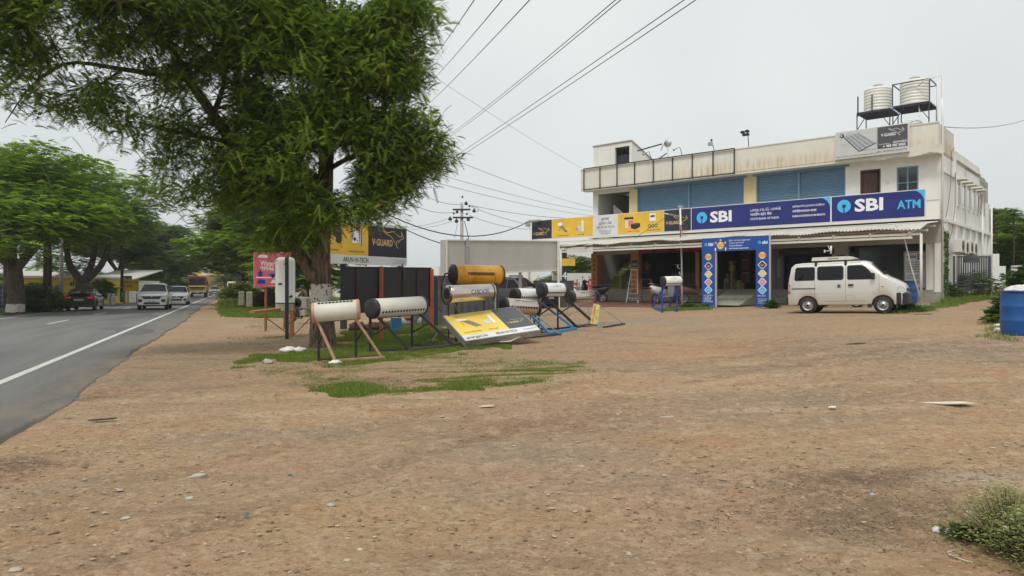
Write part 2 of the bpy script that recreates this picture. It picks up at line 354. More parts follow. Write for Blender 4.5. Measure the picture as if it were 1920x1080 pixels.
# ------------------------------------------------------------------ ground
def vnoise(x, y, seed=0):
    r = np.random.default_rng(seed).random((257, 257))
    xi = np.floor(x).astype(int); yi = np.floor(y).astype(int); fx = x-xi; fy = y-yi; fx = fx*fx*(3-2*fx); fy = fy*fy*(3-2*fy)
    g = lambda i, j: r[np.mod(i, 257), np.mod(j, 257)]
    return (g(xi, yi)*(1-fx)+g(xi+1, yi)*fx)*(1-fy)+(g(xi, yi+1)*(1-fx)+g(xi+1, yi+1)*fx)*fy
RDX, RDY = -.365, .931; RNX, RNY = .931, .365      # road direction and its right-hand normal
def roadoff(x, y): return RNX*x+RNY*y
def roadpt(off, s, z=0.0): return Vector((RNX*off+RDX*s, RNY*off+RDY*s, z))
TRACKS = ((2, -14, 25.5, .6, (.19, .13, .085)), (16, -6, 21, .55, (.20, .125, .075)), (-8, 40, 30.5, .5, (.45, .33, .21)), (4, 50, 37, .6, (.20, .14, .09)), (3, 60, 50.5, .5, (.46, .34, .22)), (22, 30, 22, .5, (.18, .13, .09)))
def make_ground():
    xs = np.concatenate([np.linspace(-900, -120, 12), np.linspace(-110, -26, 22), np.linspace(-25, -8.2, 57), np.arange(-8, 9, .09), np.linspace(9.2, 26, 70), np.linspace(27, 110, 28), np.linspace(120, 900, 12)])
    ys = np.concatenate([np.linspace(-300, -10, 8), np.linspace(-9, 2.9, 16), np.arange(3, 13, .09), np.linspace(13.1, 30, 110), np.linspace(30.4, 60, 60), np.linspace(62, 160, 34), np.linspace(180, 1500, 16)])
    X, Y = np.meshgrid(xs, ys); Z = gz(X, Y)
    near = np.clip(1-(np.hypot(X, Y)-8)/40, 0, 1)
    Z = Z+near*(.035*(vnoise(X*.5, Y*.9, 1)-.5)+.022*(vnoise(X*1.7+9, Y*2.3, 2)-.5)+.016*(vnoise(X*5, Y*5, 3)-.5)+.008*(vnoise(X*11, Y*11, 4)-.5))
    for cx, cy, R, k, col in TRACKS:
        for dr in (0, 1.35): q = np.abs(np.hypot(X-cx, Y-cy)-R-dr); Z = Z-near*(.022*np.exp(-(q/.11)**2)-.014*np.exp(-((q-.22)/.08)**2))*np.clip(vnoise(X*.8, Y*.8, 12)*2-.5, 0, 1)
    off = roadoff(X, Y); rd = np.clip((np.abs(off+6.7)-4.3)/.5, 0, 1)      # drop below the asphalt
    Z = np.where(rd < 1, Z*rd+(-.06)*(1-rd), Z)
    nx, ny = len(xs), len(ys); me = D.meshes.new('ground')
    co = np.stack([X.ravel(), Y.ravel(), Z.ravel()], 1); idx = np.arange(nx*ny).reshape(ny, nx)
    q = np.stack([idx[:-1, :-1], idx[:-1, 1:], idx[1:, 1:], idx[1:, :-1]], -1).reshape(-1, 4)
    me.vertices.add(len(co)); me.vertices.foreach_set('co', co.ravel().astype('f')); me.loops.add(q.size); me.loops.foreach_set('vertex_index', q.ravel().astype('i'))
    me.polygons.add(len(q)); me.polygons.foreach_set('loop_start', np.arange(0, q.size, 4, dtype='i')); me.polygons.foreach_set('use_smooth', np.ones(len(q), bool)); me.update()
    o = D.objects.new('ground', me); COL.objects.link(o); o['kind'] = 'structure'
    m = D.materials.new('dirt'); m.use_nodes = True; t = m.node_tree; b = t.nodes['Principled BSDF']; b.inputs['Roughness'].default_value = .95; b.inputs['Specular IOR Level'].default_value = .2
    g = N(t, 'ShaderNodeNewGeometry'); P = g.outputs['Position']
    def noise(sc, det=5, rg=.6, st=None, off=None):
        n = N(t, 'ShaderNodeTexNoise'); n.inputs['Scale'].default_value = sc; n.inputs['Detail'].default_value = det; n.inputs['Roughness'].default_value = rg
        s = P
        if st:
            mp = N(t, 'ShaderNodeMapping'); mp.inputs['Scale'].default_value = st
            if off: mp.inputs['Rotation'].default_value = (0, 0, off)
            L(t, s, mp.inputs[0]); s = mp.outputs[0]
        L(t, s, n.inputs['Vector']); return n.outputs['Fac']
    def ramp(f, a, b_):
        r = N(t, 'ShaderNodeMapRange'); r.inputs['From Min'].default_value = a; r.inputs['From Max'].default_value = b_; L(t, f, r.inputs[0]); return r.outputs[0]
    def mix(f, A, B, k=1.0):
        q = N(t, 'ShaderNodeMix', data_type='RGBA')
        if k != 1.0:
            mu = N(t, 'ShaderNodeMath', operation='MULTIPLY'); L(t, f, mu.inputs[0]); mu.inputs[1].default_value = k; f = mu.outputs[0]
        L(t, f, q.inputs[0])
        for i, c in ((6, A), (7, B)):
            if isinstance(c, tuple): q.inputs[i].default_value = (*c, 1)
            else: L(t, c, q.inputs[i])
        return q.outputs[2]
    c = mix(ramp(noise(.22, 4), .35, .65), (.395, .262, .146), (.275, .198, .122))
    c = mix(ramp(noise(.5, 6, .7, (1, 1.6, 1)), .50, .72), c, (.35, .165, .072), .7)
    c = mix(ramp(noise(.75, 6, .72, (.35, 2.2, 1), .1), .52, .75), c, (.165, .115, .070), .7)
    c = mix(ramp(noise(1.1, 6, .72, (.5, 1.8, 1), -.25), .55, .8), c, (.47, .345, .215), .65)
    def stain(px, py, rx, ry, col, k, rot=0):
        nonlocal c
        p = gp(px, py); mp = N(t, 'ShaderNodeMapping'); mp.vector_type = 'TEXTURE'; mp.inputs['Location'].default_value = (p.x, p.y, p.z); mp.inputs['Scale'].default_value = (rx, ry, 50); mp.inputs['Rotation'].default_value = (0, 0, rot)
        n = N(t, 'ShaderNodeTexNoise'); n.inputs['Scale'].default_value = 1.6; n.inputs['Detail'].default_value = 5; L(t, P, n.inputs['Vector'])
        ad = N(t, 'ShaderNodeVectorMath', operation='MULTIPLY_ADD'); L(t, n.outputs['Color'], ad.inputs[0]); ad.inputs[1].default_value = (rx*.9, ry*.9, 0); L(t, P, ad.inputs[2])
        sb = N(t, 'ShaderNodeVectorMath', operation='SUBTRACT'); L(t, ad.outputs[0], sb.inputs[0]); sb.inputs[1].default_value = (rx*.45, ry*.45, 0)
        L(t, sb.outputs[0], mp.inputs[0]); gr = N(t, 'ShaderNodeTexGradient', gradient_type='SPHERICAL'); L(t, mp.outputs[0], gr.inputs[0])
        n3 = noise(3.5, 6, .8); ml = N(t, 'ShaderNodeMath', operation='MULTIPLY'); L(t, gr.outputs['Fac'], ml.inputs[0]); L(t, ramp(n3, .3, .6), ml.inputs[1])
        c = mix(ramp(ml.outputs[0], .02, .45), c, col, k)
    stain(1620, 960, 1.3, .8, (.13, .085, .055), .55); stain(1700, 890, 1.0, .3, (.10, .065, .045), .6); stain(1560, 905, .9, .3, (.10, .06, .04), .7)
    stain(210, 735, .8, .9, (.13, .065, .04), .75); stain(10, 880, .7, .8, (.11, .06, .045), .8); stain(1080, 790, 1.5, .6, (.24, .10, .06), .55)
    stain(1290, 660, 3.5, 2.0, (.38, .19, .10), .6); stain(1760, 650, 4.2, 2.5, (.17, .15, .12), .65); stain(1240, 605, 5, 2.2, (.27, .23, .17), .6); stain(700, 715, 2.2, .8, (.13, .075, .05), .6)
    stain(900, 880, 2.5, 1.2, (.29, .22, .15), .6); stain(500, 610, 2.5, 4.5, (.42, .32, .21), .75, .35); stain(620, 655, 3.2, 1.6, (.10, .06, .035), .75); stain(1100, 605, 3.5, 1.8, (.25, .22, .18), .75); stain(1500, 620, 6, 2.5, (.36, .235, .13), .5); stain(1450, 760, 5, 1.2, (.21, .155, .105), .55); stain(1850, 895, .8, .3, (.50, .40, .30), .6)
    c = mix(ramp(noise(.42, 5, .7, (1, 1.3, 1), 1.1), .48, .60), c, (.40, .235, .15), .5)
    c = mix(ramp(noise(.36, 5, .7, (.8, 1.5, 1), 2.3), .52, .64), c, (.235, .19, .14), .6)
    def track(cx, cy, R, k, col):
        nonlocal c
        for dr in (0, 1.35):
            d = N(t, 'ShaderNodeVectorMath', operation='DISTANCE'); mp = N(t, 'ShaderNodeMapping'); mp.inputs['Scale'].default_value = (1, 1, 0); L(t, P, mp.inputs[0]); L(t, mp.outputs[0], d.inputs[0]); d.inputs[1].default_value = (cx, cy, 0)
            s_ = N(t, 'ShaderNodeMath', operation='SUBTRACT'); L(t, d.outputs['Value'], s_.inputs[0]); s_.inputs[1].default_value = R+dr; a_ = N(t, 'ShaderNodeMath', operation='ABSOLUTE'); L(t, s_.outputs[0], a_.inputs[0])
            r_ = N(t, 'ShaderNodeMapRange'); L(t, a_.outputs[0], r_.inputs[0]); r_.inputs[1].default_value = .24; r_.inputs[2].default_value = .08; m_ = N(t, 'ShaderNodeMath', operation='MULTIPLY'); L(t, r_.outputs[0], m_.inputs[0]); L(t, ramp(noise(1.3, 5, .75), .42, .62), m_.inputs[1]); c = mix(m_.outputs[0], c, col, min(1, k*1.35))
    for (cx, cy, R, k, col) in TRACKS: track(cx, cy, R, k, col)
    c = mix(ramp(noise(6, 6, .8), .50, .62), c, (.47, .355, .235), .6)
    c = mix(ramp(noise(9, 6, .8, (1, 1.5, 1), .5), .52, .64), c, (.18, .105, .06), .7)
    c = mix(ramp(noise(14, 6, .75), .50, .66), c, (.13, .086, .05), .62)
    v = N(t, 'ShaderNodeTexVoronoi'); v.inputs['Scale'].default_value = 26; v.inputs['Randomness'].default_value = 1; L(t, P, v.inputs['Vector'])
    pc = N(t, 'ShaderNodeSeparateColor'); L(t, v.outputs['Color'], pc.inputs[0])
    lt = N(t, 'ShaderNodeMath', operation='LESS_THAN'); L(t, v.outputs['Distance'], lt.inputs[0]); lt.inputs[1].default_value = .30
    gt = N(t, 'ShaderNodeMath', operation='GREATER_THAN'); L(t, pc.outputs[0], gt.inputs[0]); gt.inputs[1].default_value = .86
    ml = N(t, 'ShaderNodeMath', operation='MULTIPLY'); L(t, lt.outputs[0], ml.inputs[0]); L(t, gt.outputs[0], ml.inputs[1])
    c = mix(ml.outputs[0], c, (.46, .37, .27), .6)
    c = mix(ramp(noise(70, 4, .8), .54, .68), c, (.50, .40, .29), .5)
    c = mix(ramp(noise(55, 3, .8), .60, .70), c, (.08, .055, .04), .7)
    L(t, c, b.inputs['Base Color'])
    b1 = N(t, 'ShaderNodeBump'); b1.inputs['Strength'].default_value = .75; b1.inputs['Distance'].default_value = .02; L(t, noise(22, 7, .75), b1.inputs['Height'])
    b2 = N(t, 'ShaderNodeBump'); b2.inputs['Strength'].default_value = .5; b2.inputs['Distance'].default_value = .012; L(t, v.outputs['Distance'], b2.inputs['Height']); b2.invert = True; L(t, b1.outputs[0], b2.inputs['Normal'])
    L(t, b2.outputs[0], b.inputs['Normal']); me.materials.append(m)
make_ground()
def make_road():
    m = D.materials.new('asphalt'); m.use_nodes = True; t = m.node_tree; b = t.nodes['Principled BSDF']; b.inputs['Roughness'].default_value = .85; b.inputs['Specular IOR Level'].default_value = .3
    g = N(t, 'ShaderNodeNewGeometry'); mp = N(t, 'ShaderNodeMapping'); mp.inputs['Rotation'].default_value = (0, 0, -math.atan2(.365, .931)); L(t, g.outputs['Position'], mp.inputs[0])
    def nz(sc, st, det=5):
        k = N(t, 'ShaderNodeMapping'); k.inputs['Scale'].default_value = st; L(t, mp.outputs[0], k.inputs[0]); n = N(t, 'ShaderNodeTexNoise'); n.inputs['Scale'].default_value = sc; n.inputs['Detail'].default_value = det; n.inputs['Roughness'].default_value = .7; L(t, k.outputs[0], n.inputs['Vector']); return n.outputs['Fac']
    r1 = N(t, 'ShaderNodeValToRGB'); r1.color_ramp.elements[0].position = .35; r1.color_ramp.elements[0].color = (.150, .151, .150, 1); r1.color_ramp.elements[1].position = .65; r1.color_ramp.elements[1].color = (.205, .203, .197, 1); L(t, nz(1.1, (1, .06, 1)), r1.inputs[0])
    r2 = N(t, 'ShaderNodeValToRGB'); r2.color_ramp.elements[0].position = .42; r2.color_ramp.elements[0].color = (.62, .62, .62, 1); r2.color_ramp.elements[1].position = .6; r2.color_ramp.elements[1].color = (1.12, 1.1, 1.06, 1); L(t, nz(60, (1, 1, 1), 3), r2.inputs[0])
    q = N(t, 'ShaderNodeMix', data_type='RGBA', blend_type='MULTIPLY'); q.inputs[0].default_value = .8; L(t, r1.outputs[0], q.inputs[6]); L(t, r2.outputs[0], q.inputs[7]); sx_ = N(t, 'ShaderNodeSeparateXYZ'); L(t, mp.outputs[0], sx_.inputs[0]); mr = N(t, 'ShaderNodeMapRange'); L(t, sx_.outputs['X'], mr.inputs[0]); mr.inputs[1].default_value = -3.2; mr.inputs[2].default_value = -2.1
    nr = N(t, 'ShaderNodeMapRange'); L(t, nz(1.6, (1, .5, 1), 6), nr.inputs[0]); nr.inputs[1].default_value = .35; nr.inputs[2].default_value = .7; mm = N(t, 'ShaderNodeMath', operation='MULTIPLY'); L(t, mr.outputs[0], mm.inputs[0]); L(t, nr.outputs[0], mm.inputs[1])
    q2 = N(t, 'ShaderNodeMix', data_type='RGBA'); L(t, mm.outputs[0], q2.inputs[0]); L(t, q.outputs[2], q2.inputs[6]); q2.inputs[7].default_value = (.27, .21, .15, 1)
    pr = N(t, 'ShaderNodeMapRange'); L(t, nz(.35, (1, .25, 1), 1), pr.inputs[0]); pr.inputs[1].default_value = .60; pr.inputs[2].default_value = .615; q3 = N(t, 'ShaderNodeMix', data_type='RGBA'); L(t, pr.outputs[0], q3.inputs[0]); L(t, q2.outputs[2], q3.inputs[6]); q3.inputs[7].default_value = (.12, .12, .12, 1); q3.clamp_factor = True
    L(t, q3.outputs[2], b.inputs['Base Color'])
    bp = N(t, 'ShaderNodeBump'); bp.inputs['Strength'].default_value = .35; bp.inputs['Distance'].default_value = .01; L(t, nz(90, (1, 1, 1), 3), bp.inputs['Height']); L(t, bp.outputs[0], b.inputs['Normal']); MATS['asphalt'] = m
    mb = MB('asphalt'); ss = list(np.concatenate([np.arange(-14, 30, .12), np.arange(30, 90, .8), np.arange(90, 900, 12)]))
    vs = []; fs = []
    cols = [-11.6, -9, -6.7, -4.4]
    for i, s in enumerate(ss):
        j = float(vnoise(np.array(s*.35), np.array(.5), 8)-.5)*.5+float(vnoise(np.array(s*2.2), np.array(.5), 9)-.5)*.13+float(vnoise(np.array(s*7.), np.array(.5), 10)-.5)*.06
        e = -2.32+j+(.32*math.exp(-((s-11.2)/1.6)**2)) + .16*math.exp(-((s-7.5)/2.2)**2); e2 = -11.45+j*.6
        for o_, z in ((e2-.05, -.09), (e2, .035), (-10.2, .05), (-8.5, .062), (-6.9, .068), (-5.2, .062), (-3.6, .05), (e, .035), (e+.03, .01), (e+.07, -.08)): vs.append(roadpt(o_, s, z))
    n = 10
    for i in range(len(ss)-1):
        for j in range(n-1): fs.append((i*n+j, i*n+j+1, (i+1)*n+j+1, (i+1)*n+j))
    mb.add(vs, fs, None, True); o = mb.build('road'); o['kind'] = 'structure'
    mkp = mk('roadpaint', (.60, .59, .54), .7, var=.15, scale=8, col2=(.40, .39, .36), lo=.5, hi=.72)
    def zr(o_): return float(np.interp(o_, [-11.4, -10.2, -8.5, -6.9, -5.2, -3.6, -2.3], [.035, .05, .062, .068, .062, .05, .035]))+.004
    def strip(name, o_, w_, s0, s1):
        k = MB('roadpaint'); nn = max(1, int((s1-s0)/(2 if s0 < 60 else 30)))
        for i in range(nn):
            a = s0+(s1-s0)*i/nn; c = s0+(s1-s0)*(i+1)/nn; k.add([roadpt(o_-w_/2, a, zr(o_-w_/2)), roadpt(o_+w_/2, a, zr(o_+w_/2)), roadpt(o_+w_/2, c, zr(o_+w_/2)), roadpt(o_-w_/2, c, zr(o_-w_/2))], [(0, 1, 2, 3)])
        k.build(name)['kind'] = 'structure'
    strip('edge_line', -3.52, .15, -12, 500); strip('edge_line', -10.55, .13, -12, 500)
    for i in range(22): strip('centre_dash', -7.12, .13, 12+i*10.6+1, 12+i*10.6+5)
make_road()
# ------------------------------------------------------------------ scattered ground stuff
def mesh_np(name, co, faces_n, nf, mat, tint=None, parent=None, world=True):
    """co (V,3); faces all with faces_n corners, consecutive vertices"""
    me = D.meshes.new(name); co = np.asarray(co, 'f').reshape(-1, 3)
    if parent is not None and world:
        R = parent
        while R.parent: R = R.parent
        inv = np.array(wmat(R).inverted()); co = (co @ inv[:3, :3].T+inv[:3, 3]).astype('f')
    me.vertices.add(len(co)); me.vertices.foreach_set('co', co.ravel()); me.loops.add(len(co)); me.loops.foreach_set('vertex_index', np.arange(len(co), dtype='i'))
    me.polygons.add(nf); me.polygons.foreach_set('loop_start', np.arange(0, len(co), faces_n, dtype='i'))
    if tint is not None:
        a = me.attributes.new('tint', 'FLOAT', 'POINT'); a.data.foreach_set('value', np.asarray(tint, 'f'))
    me.materials.append(MATS[mat]); me.update()
    o = D.objects.new(name, me); COL.objects.link(o)
    if parent is not None: o.parent = parent
    return o
def inpoly(x, y, P):
    r = np.zeros(len(x), bool); n = len(P)
    for i in range(n):
        x1, y1 = P[i]; x2, y2 = P[(i+1) % n]
        c = ((y1 > y) != (y2 > y)) & (x < (x2-x1)*(y-y1)/(y2-y1+1e-12)+x1); r ^= c
    return r
def scatter(poly, dens, thr=.5, fs=1.5, seed=0, feather=.0):     # points inside a ground polygon, ragged by noise
    P = [(p.x, p.y) for p in poly]; xs = [p[0] for p in P]; ys = [p[1] for p in P]; r = np.random.default_rng(seed)
    A = (max(xs)-min(xs))*(max(ys)-min(ys)); n = int(A*dens); x = r.uniform(min(xs), max(xs), n); y = r.uniform(min(ys), max(ys), n)
    jx = x+(vnoise(x*2.1, y*2.1, seed+5)-.5)*feather; jy = y+(vnoise(x*2.1+40, y*2.1, seed+6)-.5)*feather
    k = inpoly(jx, jy, P) & (vnoise(x*fs, y*fs, seed+1)*.6+vnoise(x*fs*3.3, y*fs*3.3, seed+2)*.4+.42*(r.random(n)-.5) > thr) & ((roadoff(x, y) > -2.1) | (roadoff(x, y) < -11.7))
    return x[k], y[k]
GRASS = []
def grass(x, y, h, w_, lean=.5, seed=0):
    r = np.random.default_rng(seed); n = len(x); z = gz(x, y)-.015; a = r.uniform(0, 6.28, n); hh = h*r.uniform(.45, 1.25, n); L_ = lean*hh*r.uniform(.2, 1.2, n); b = r.uniform(0, 6.28, n)
    dx, dy = np.cos(a)*w_/2, np.sin(a)*w_/2; t = np.repeat(np.clip(r.normal(.5, .25, n), 0, 1), 3)
    v = np.stack([np.stack([x-dx, y-dy, z], 1), np.stack([x+dx, y+dy, z], 1), np.stack([x+np.cos(b)*L_, y+np.sin(b)*L_, z+hh], 1)], 1)
    GRASS.append((v.reshape(-1, 3), t))
def G(*p): return [gp(u, v) for u, v in p]
x, y = scatter(G((470, 668), (520, 662), (640, 652), (760, 646), (860, 646), (960, 640), (960, 648), (880, 662), (760, 672), (700, 684), (600, 690), (500, 684)), 5500, .46, 1.6, 3, 1.5); grass(x, y, .07, .012, seed=1)
x, y = scatter(G((640, 622), (740, 600), (830, 598), (860, 640), (760, 652), (640, 660)), 3600, .46, 1.3, 4, 1.3); grass(x, y, .09, .013, seed=2)
x, y = scatter(G((580, 735), (600, 716), (700, 716), (800, 712), (880, 704), (950, 694), (1040, 688), (1100, 692), (1060, 704), (980, 716), (900, 730), (780, 738), (660, 744)), 7500, .46, 1.3, 6, .8); grass(x, y, .04, .011, seed=3)
x, y = scatter(G((780, 728), (880, 708), (960, 694), (1085, 690), (1010, 712), (900, 730)), 5500, .26, 1.3, 7, .8); grass(x, y, .045, .011, seed=4)
x, y = scatter(G((480, 690), (600, 684), (760, 690), (840, 700), (720, 716), (560, 712)), 4200, .56, 1.2, 8, 1.0); grass(x, y, .04, .011, seed=5)
x, y = scatter(G((470, 670), (640, 655), (860, 648), (1000, 645), (1110, 690), (1000, 720), (760, 742), (580, 738), (470, 700)), 2600, .56, 1.1, 31, 1.2); grass(x, y, .04, .011, seed=31)
x, y = scatter(G((415, 578), (470, 571), (530, 572), (600, 578), (600, 594), (500, 597), (415, 594)), 420, .30, .5, 9, .8); grass(x, y, .20, .035, seed=6)
x, y = scatter(G((420, 566), (455, 558), (500, 556), (500, 566), (440, 570)), 260, .25, .4, 10, .8); grass(x, y, .25, .05, seed=7)
x, y = scatter([roadpt(-1.2, 60), roadpt(3, 60), roadpt(6, 200), roadpt(-1.2, 200)], 18, .40, .2, 11, 1.5); grass(x, y, .35, .15, seed=8)
x, y = scatter([roadpt(-11.9, 28), roadpt(-15, 22), roadpt(-30, 60), roadpt(-30, 160), roadpt(-12.3, 160)], 40, .42, .3, 12, 1.2); grass(x, y, .30, .07, seed=9)
x, y = scatter([roadpt(-12.2, 26), roadpt(-18, 20), roadpt(-18, 52), roadpt(-12.2, 52)], 260, .42, .5, 13, 1.2); grass(x, y, .24, .035, seed=10)
x, y = scatter(G((1230, 580), (1300, 575), (1330, 573), (1330, 581), (1240, 584)), 900, .35, 1.2, 14, .5); grass(x, y, .13, .02, seed=11)
x, y = scatter(G((1660, 590), (1720, 575), (1800, 566), (1860, 560), (1790, 574), (1700, 588)), 700, .38, .9, 15, .6); grass(x, y, .13, .022, seed=12)
x, y = scatter(G((1770, 572), (1765, 560), (1860, 553), (1919, 548), (1919, 560), (1850, 562)), 330, .35, .6, 16, .8); grass(x, y, .22, .035, seed=13)
x, y = scatter([Vector((21, 31, 0)), Vector((45, 26, 0)), Vector((70, 80, 0)), Vector((26, 60, 0))], 40, .30, .3, 17, 1.5); grass(x, y, .45, .08, seed=14)
x, y = scatter(G((1840, 610), (1885, 590), (1919, 585), (1919, 640), (1850, 640)), 800, .50, .9, 18, .6); grass(x, y, .09, .018, seed=15)
x, y = scatter(G((480, 598), (560, 600), (640, 600), (640, 618), (560, 640), (460, 650), (420, 640)), 200, .66, .7, 19, .8); grass(x, y, .06, .015, seed=16)
x, y = scatter([Vector((-6, 40, 0)), Vector((8, 46, 0)), Vector((30, 100, 0)), Vector((-30, 100, 0))], 14, .40, .3, 20, 1.5); grass(x, y, .4, .12, seed=17)
gv = np.concatenate([g[0] for g in GRASS]); gt = np.concatenate([g[1] for g in GRASS])
tag(mesh_np('grass', gv, 3, len(gv)//3, 'grass_blade', gt), 'short green grass in ragged patches on the brown dirt and along the road verges', 'grass', kind='stuff')
# gravel and stones lying on the dirt
def gravel():
    r = np.random.default_rng(5); n = 24000
    Y = 3.4+22*r.random(n)**1.7; X = (r.random(n)*1.6-.8)*Y; k = (roadoff(X, Y) > -2.0); X, Y = X[k], Y[k]
    n2 = 1500; Xa = -3.6+r.normal(0, 1.0, n2)-.2; Ya = 9+r.normal(0, 2.2, n2); k = (roadoff(Xa, Ya) > -2.05) & (roadoff(Xa, Ya) < -.6) & (Ya > 3.5); X = np.r_[X, Xa[k]]; Y = np.r_[Y, Ya[k]]
    n = len(X); s = (.0035+.015*r.random(n)**6)*(1+.03*Y); Z = gz(X, Y)+.004
    base = np.array([(1, 0, 0), (-.1, 1, .1), (-1, .1, 0), (.1, -1, -.1), (.1, .1, .75), (0, 0, -.7)]); tri = [(0, 1, 4), (1, 2, 4), (2, 3, 4), (3, 0, 4)]
    a = r.uniform(0, 6.28, n); V = base[None]*(1+.35*(r.random((n, 6, 1))-.5))*s[:, None, None]*np.array([1.4, .95, .55]); c, sn = np.cos(a)[:, None], np.sin(a)[:, None]
    W = np.stack([V[..., 0]*c-V[..., 1]*sn+X[:, None], V[..., 0]*sn+V[..., 1]*c+Y[:, None], V[..., 2]+Z[:, None]], -1)
    T_ = W[:, tri].reshape(-1, 3); tint = np.repeat(r.random(n), 12)
    m = D.materials.new('pebble'); m.use_nodes = True; t = m.node_tree; b = t.nodes['Principled BSDF']; b.inputs['Roughness'].default_value = .9
    at_ = N(t, 'ShaderNodeAttribute'); at_.attribute_name = 'tint'; rp = N(t, 'ShaderNodeValToRGB'); e = rp.color_ramp.elements; e[0].color = (.15, .11, .08, 1); e[1].color = (.50, .42, .32, 1); x = e.new(.45); x.color = (.27, .18, .11, 1); x = e.new(.85); x.color = (.36, .27, .18, 1)
    L(t, at_.outputs['Fac'], rp.inputs[0]); L(t, rp.outputs[0], b.inputs['Base Color']); MATS['pebble'] = m
    tag(mesh_np('gravel', T_, 3, len(T_)//3, 'pebble', tint), 'small loose gravel and pebbles strewn over the brown dirt yard', 'gravel', kind='stuff')
gravel()
def litter():          # dry leaves and twigs, thick at the lower right
    r = np.random.default_rng(9); X = []; Y = []
    for (u, v, sx, sy, n) in ((1640, 980, .8, .5, 4200), (1560, 900, .9, .35, 1200), (1720, 890, .6, .25, 500), (230, 745, .5, .7, 500), (600, 660, 1.8, .9, 900), (1850, 1060, .5, .4, 600), (900, 800, 4, 2.5, 500), (10, 890, .5, .5, 250)):
        p = gp(u, v); X.append(r.normal(p.x, sx, n)); Y.append(r.normal(p.y, sy, n))
    X = np.concatenate(X); Y = np.concatenate(Y); k = (roadoff(X, Y) > -2.0) & (Y > 3.3); X, Y = X[k], Y[k]; n = len(X)
    a = r.uniform(0, 6.28, n); l = r.uniform(.004, .015, n); w_ = l*r.uniform(.12, .45, n); Z = gz(X, Y)+.010
    d = np.stack([np.cos(a), np.sin(a), r.uniform(-.25, .4, n)], 1); e = np.stack([-np.sin(a), np.cos(a), r.uniform(-.4, .4, n)], 1); P = np.stack([X, Y, Z], 1)
    V = np.stack([P-d*l[:, None], P+e*w_[:, None], P+d*l[:, None], P-e*w_[:, None]], 1).reshape(-1, 3)
    m = D.materials.new('deadleaf'); m.use_nodes = True; t = m.node_tree; b = t.nodes['Principled BSDF']; b.inputs['Roughness'].default_value = .9
    at_ = N(t, 'ShaderNodeAttribute'); at_.attribute_name = 'tint'; rp = N(t, 'ShaderNodeValToRGB'); e = rp.color_ramp.elements; e[0].color = (.07, .045, .028, 1); e[1].color = (.28, .19, .11, 1); L(t, at_.outputs['Fac'], rp.inputs[0]); L(t, rp.outputs[0], b.inputs['Base Color']); MATS['deadleaf'] = m
    tag(mesh_np('leaf_litter', V, 4, n, 'deadleaf', np.repeat(r.random(n)**1.5, 4)), 'dry brown leaf litter and twigs lying thickest on the bare dirt at lower right', 'leaf litter', kind='stuff')
litter()
# ------------------------------------------------------------------ the two-storey bank and shop building
BA, BB = .745, .667; RX, RY, BL_ = 18.42, 30.5, 18.2; BROT = math.atan2(-BB, BA)
BO = Vector((RX-BA*BL_, RY+BB*BL_, 0.0))
def F(u, v=None, yo=0.0):              # pixel on the plane y=yo of the building frame -> local x (, z)
    k = (u-960)/FP; rx, ry = RX+BB*yo, RY+BA*yo; s = (rx-k*ry)/(BA+k*BB); x = BL_-s
    if v is None: return x
    return x, CZ+(HZ-v)*(ry+BB*s)/FP
def Bw(x, y, z=0.0): return Vector((BO.x+BA*x+BB*y, BO.y-BB*x+BA*y, z))
bld = T('commercial_building', 'two-storey white and cream commercial building with blue shutters above a long awning', 'building', BO, BROT)
FZ, ST, PB, PT = 1.48, 3.5, 7.30, 8.55     # ground floor, beam underside, parapet bottom and top
XR = BL_; x_st0, x_st1 = F(1121), F(1183); x_s1, x_s1b = F(1198), F(1316); x_s2b = F(1443)
def part(name, m, label=None): return m.build(name, bld, label=label)
# plinth, apron, steps
apz = lambda y: .60+(y+4.3)/4.3*.30
m = MB('tiles'); m.prism([(-4.3, .2), (0, .2), (0, .90), (-4.3, .60)], lambda a, b, d: Vector((d, a, b)), -.3, XR-2.9); m.box(XR-2.9, XR-.2, -2.6, 0, .3, .70); part('apron', m, 'worn red tiled forecourt in front of the shops')
m = MB('step')
m.box(-.0, XR-5.2, 0.0, 6, .3, FZ); m.box(XR-5.2, XR, 0.0, 11.5, .3, FZ)
for i in range(3): m.box(.1, XR-4.6, -1.15+i*.38+.003*i, 0.0, .66, .66+.205*(i+1)+.001*i)
m.box(XR-1.3, XR+.05, -.35, .0, .4, FZ-.12); m.box(XR-1.0, XR+.08, -.75, -.352, .4, 1.12)
part('plinth', m)
# ground floor walls
m = MB('greywall')
m.box(0, XR, 5.0, 5.2, FZ, 4.5)                                            # back wall
m.box(0, .2, 0.02, 5, FZ, 4.5)                                             # left end wall
m.box(x_st1+.05, x_st1+.2, .3, 5, FZ, 4.5); m.box(x_s1b, x_s1b+.15, .3, 5, FZ, 4.5); m.box(x_s2b-.12, x_s2b+.05, .3, 5, FZ, 4.5)
m.box(F(1566), F(1566)+.15, .3, 5, FZ, 4.5); part('inner_wall', m)
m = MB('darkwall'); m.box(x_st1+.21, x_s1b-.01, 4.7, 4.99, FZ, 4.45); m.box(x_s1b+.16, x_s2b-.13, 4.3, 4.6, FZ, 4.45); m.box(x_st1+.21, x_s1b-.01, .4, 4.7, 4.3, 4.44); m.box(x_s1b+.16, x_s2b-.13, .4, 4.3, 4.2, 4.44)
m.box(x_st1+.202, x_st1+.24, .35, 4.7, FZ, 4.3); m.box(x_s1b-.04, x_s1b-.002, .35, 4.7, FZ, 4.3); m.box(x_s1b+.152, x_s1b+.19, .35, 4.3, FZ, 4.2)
part('shop_interior', m)
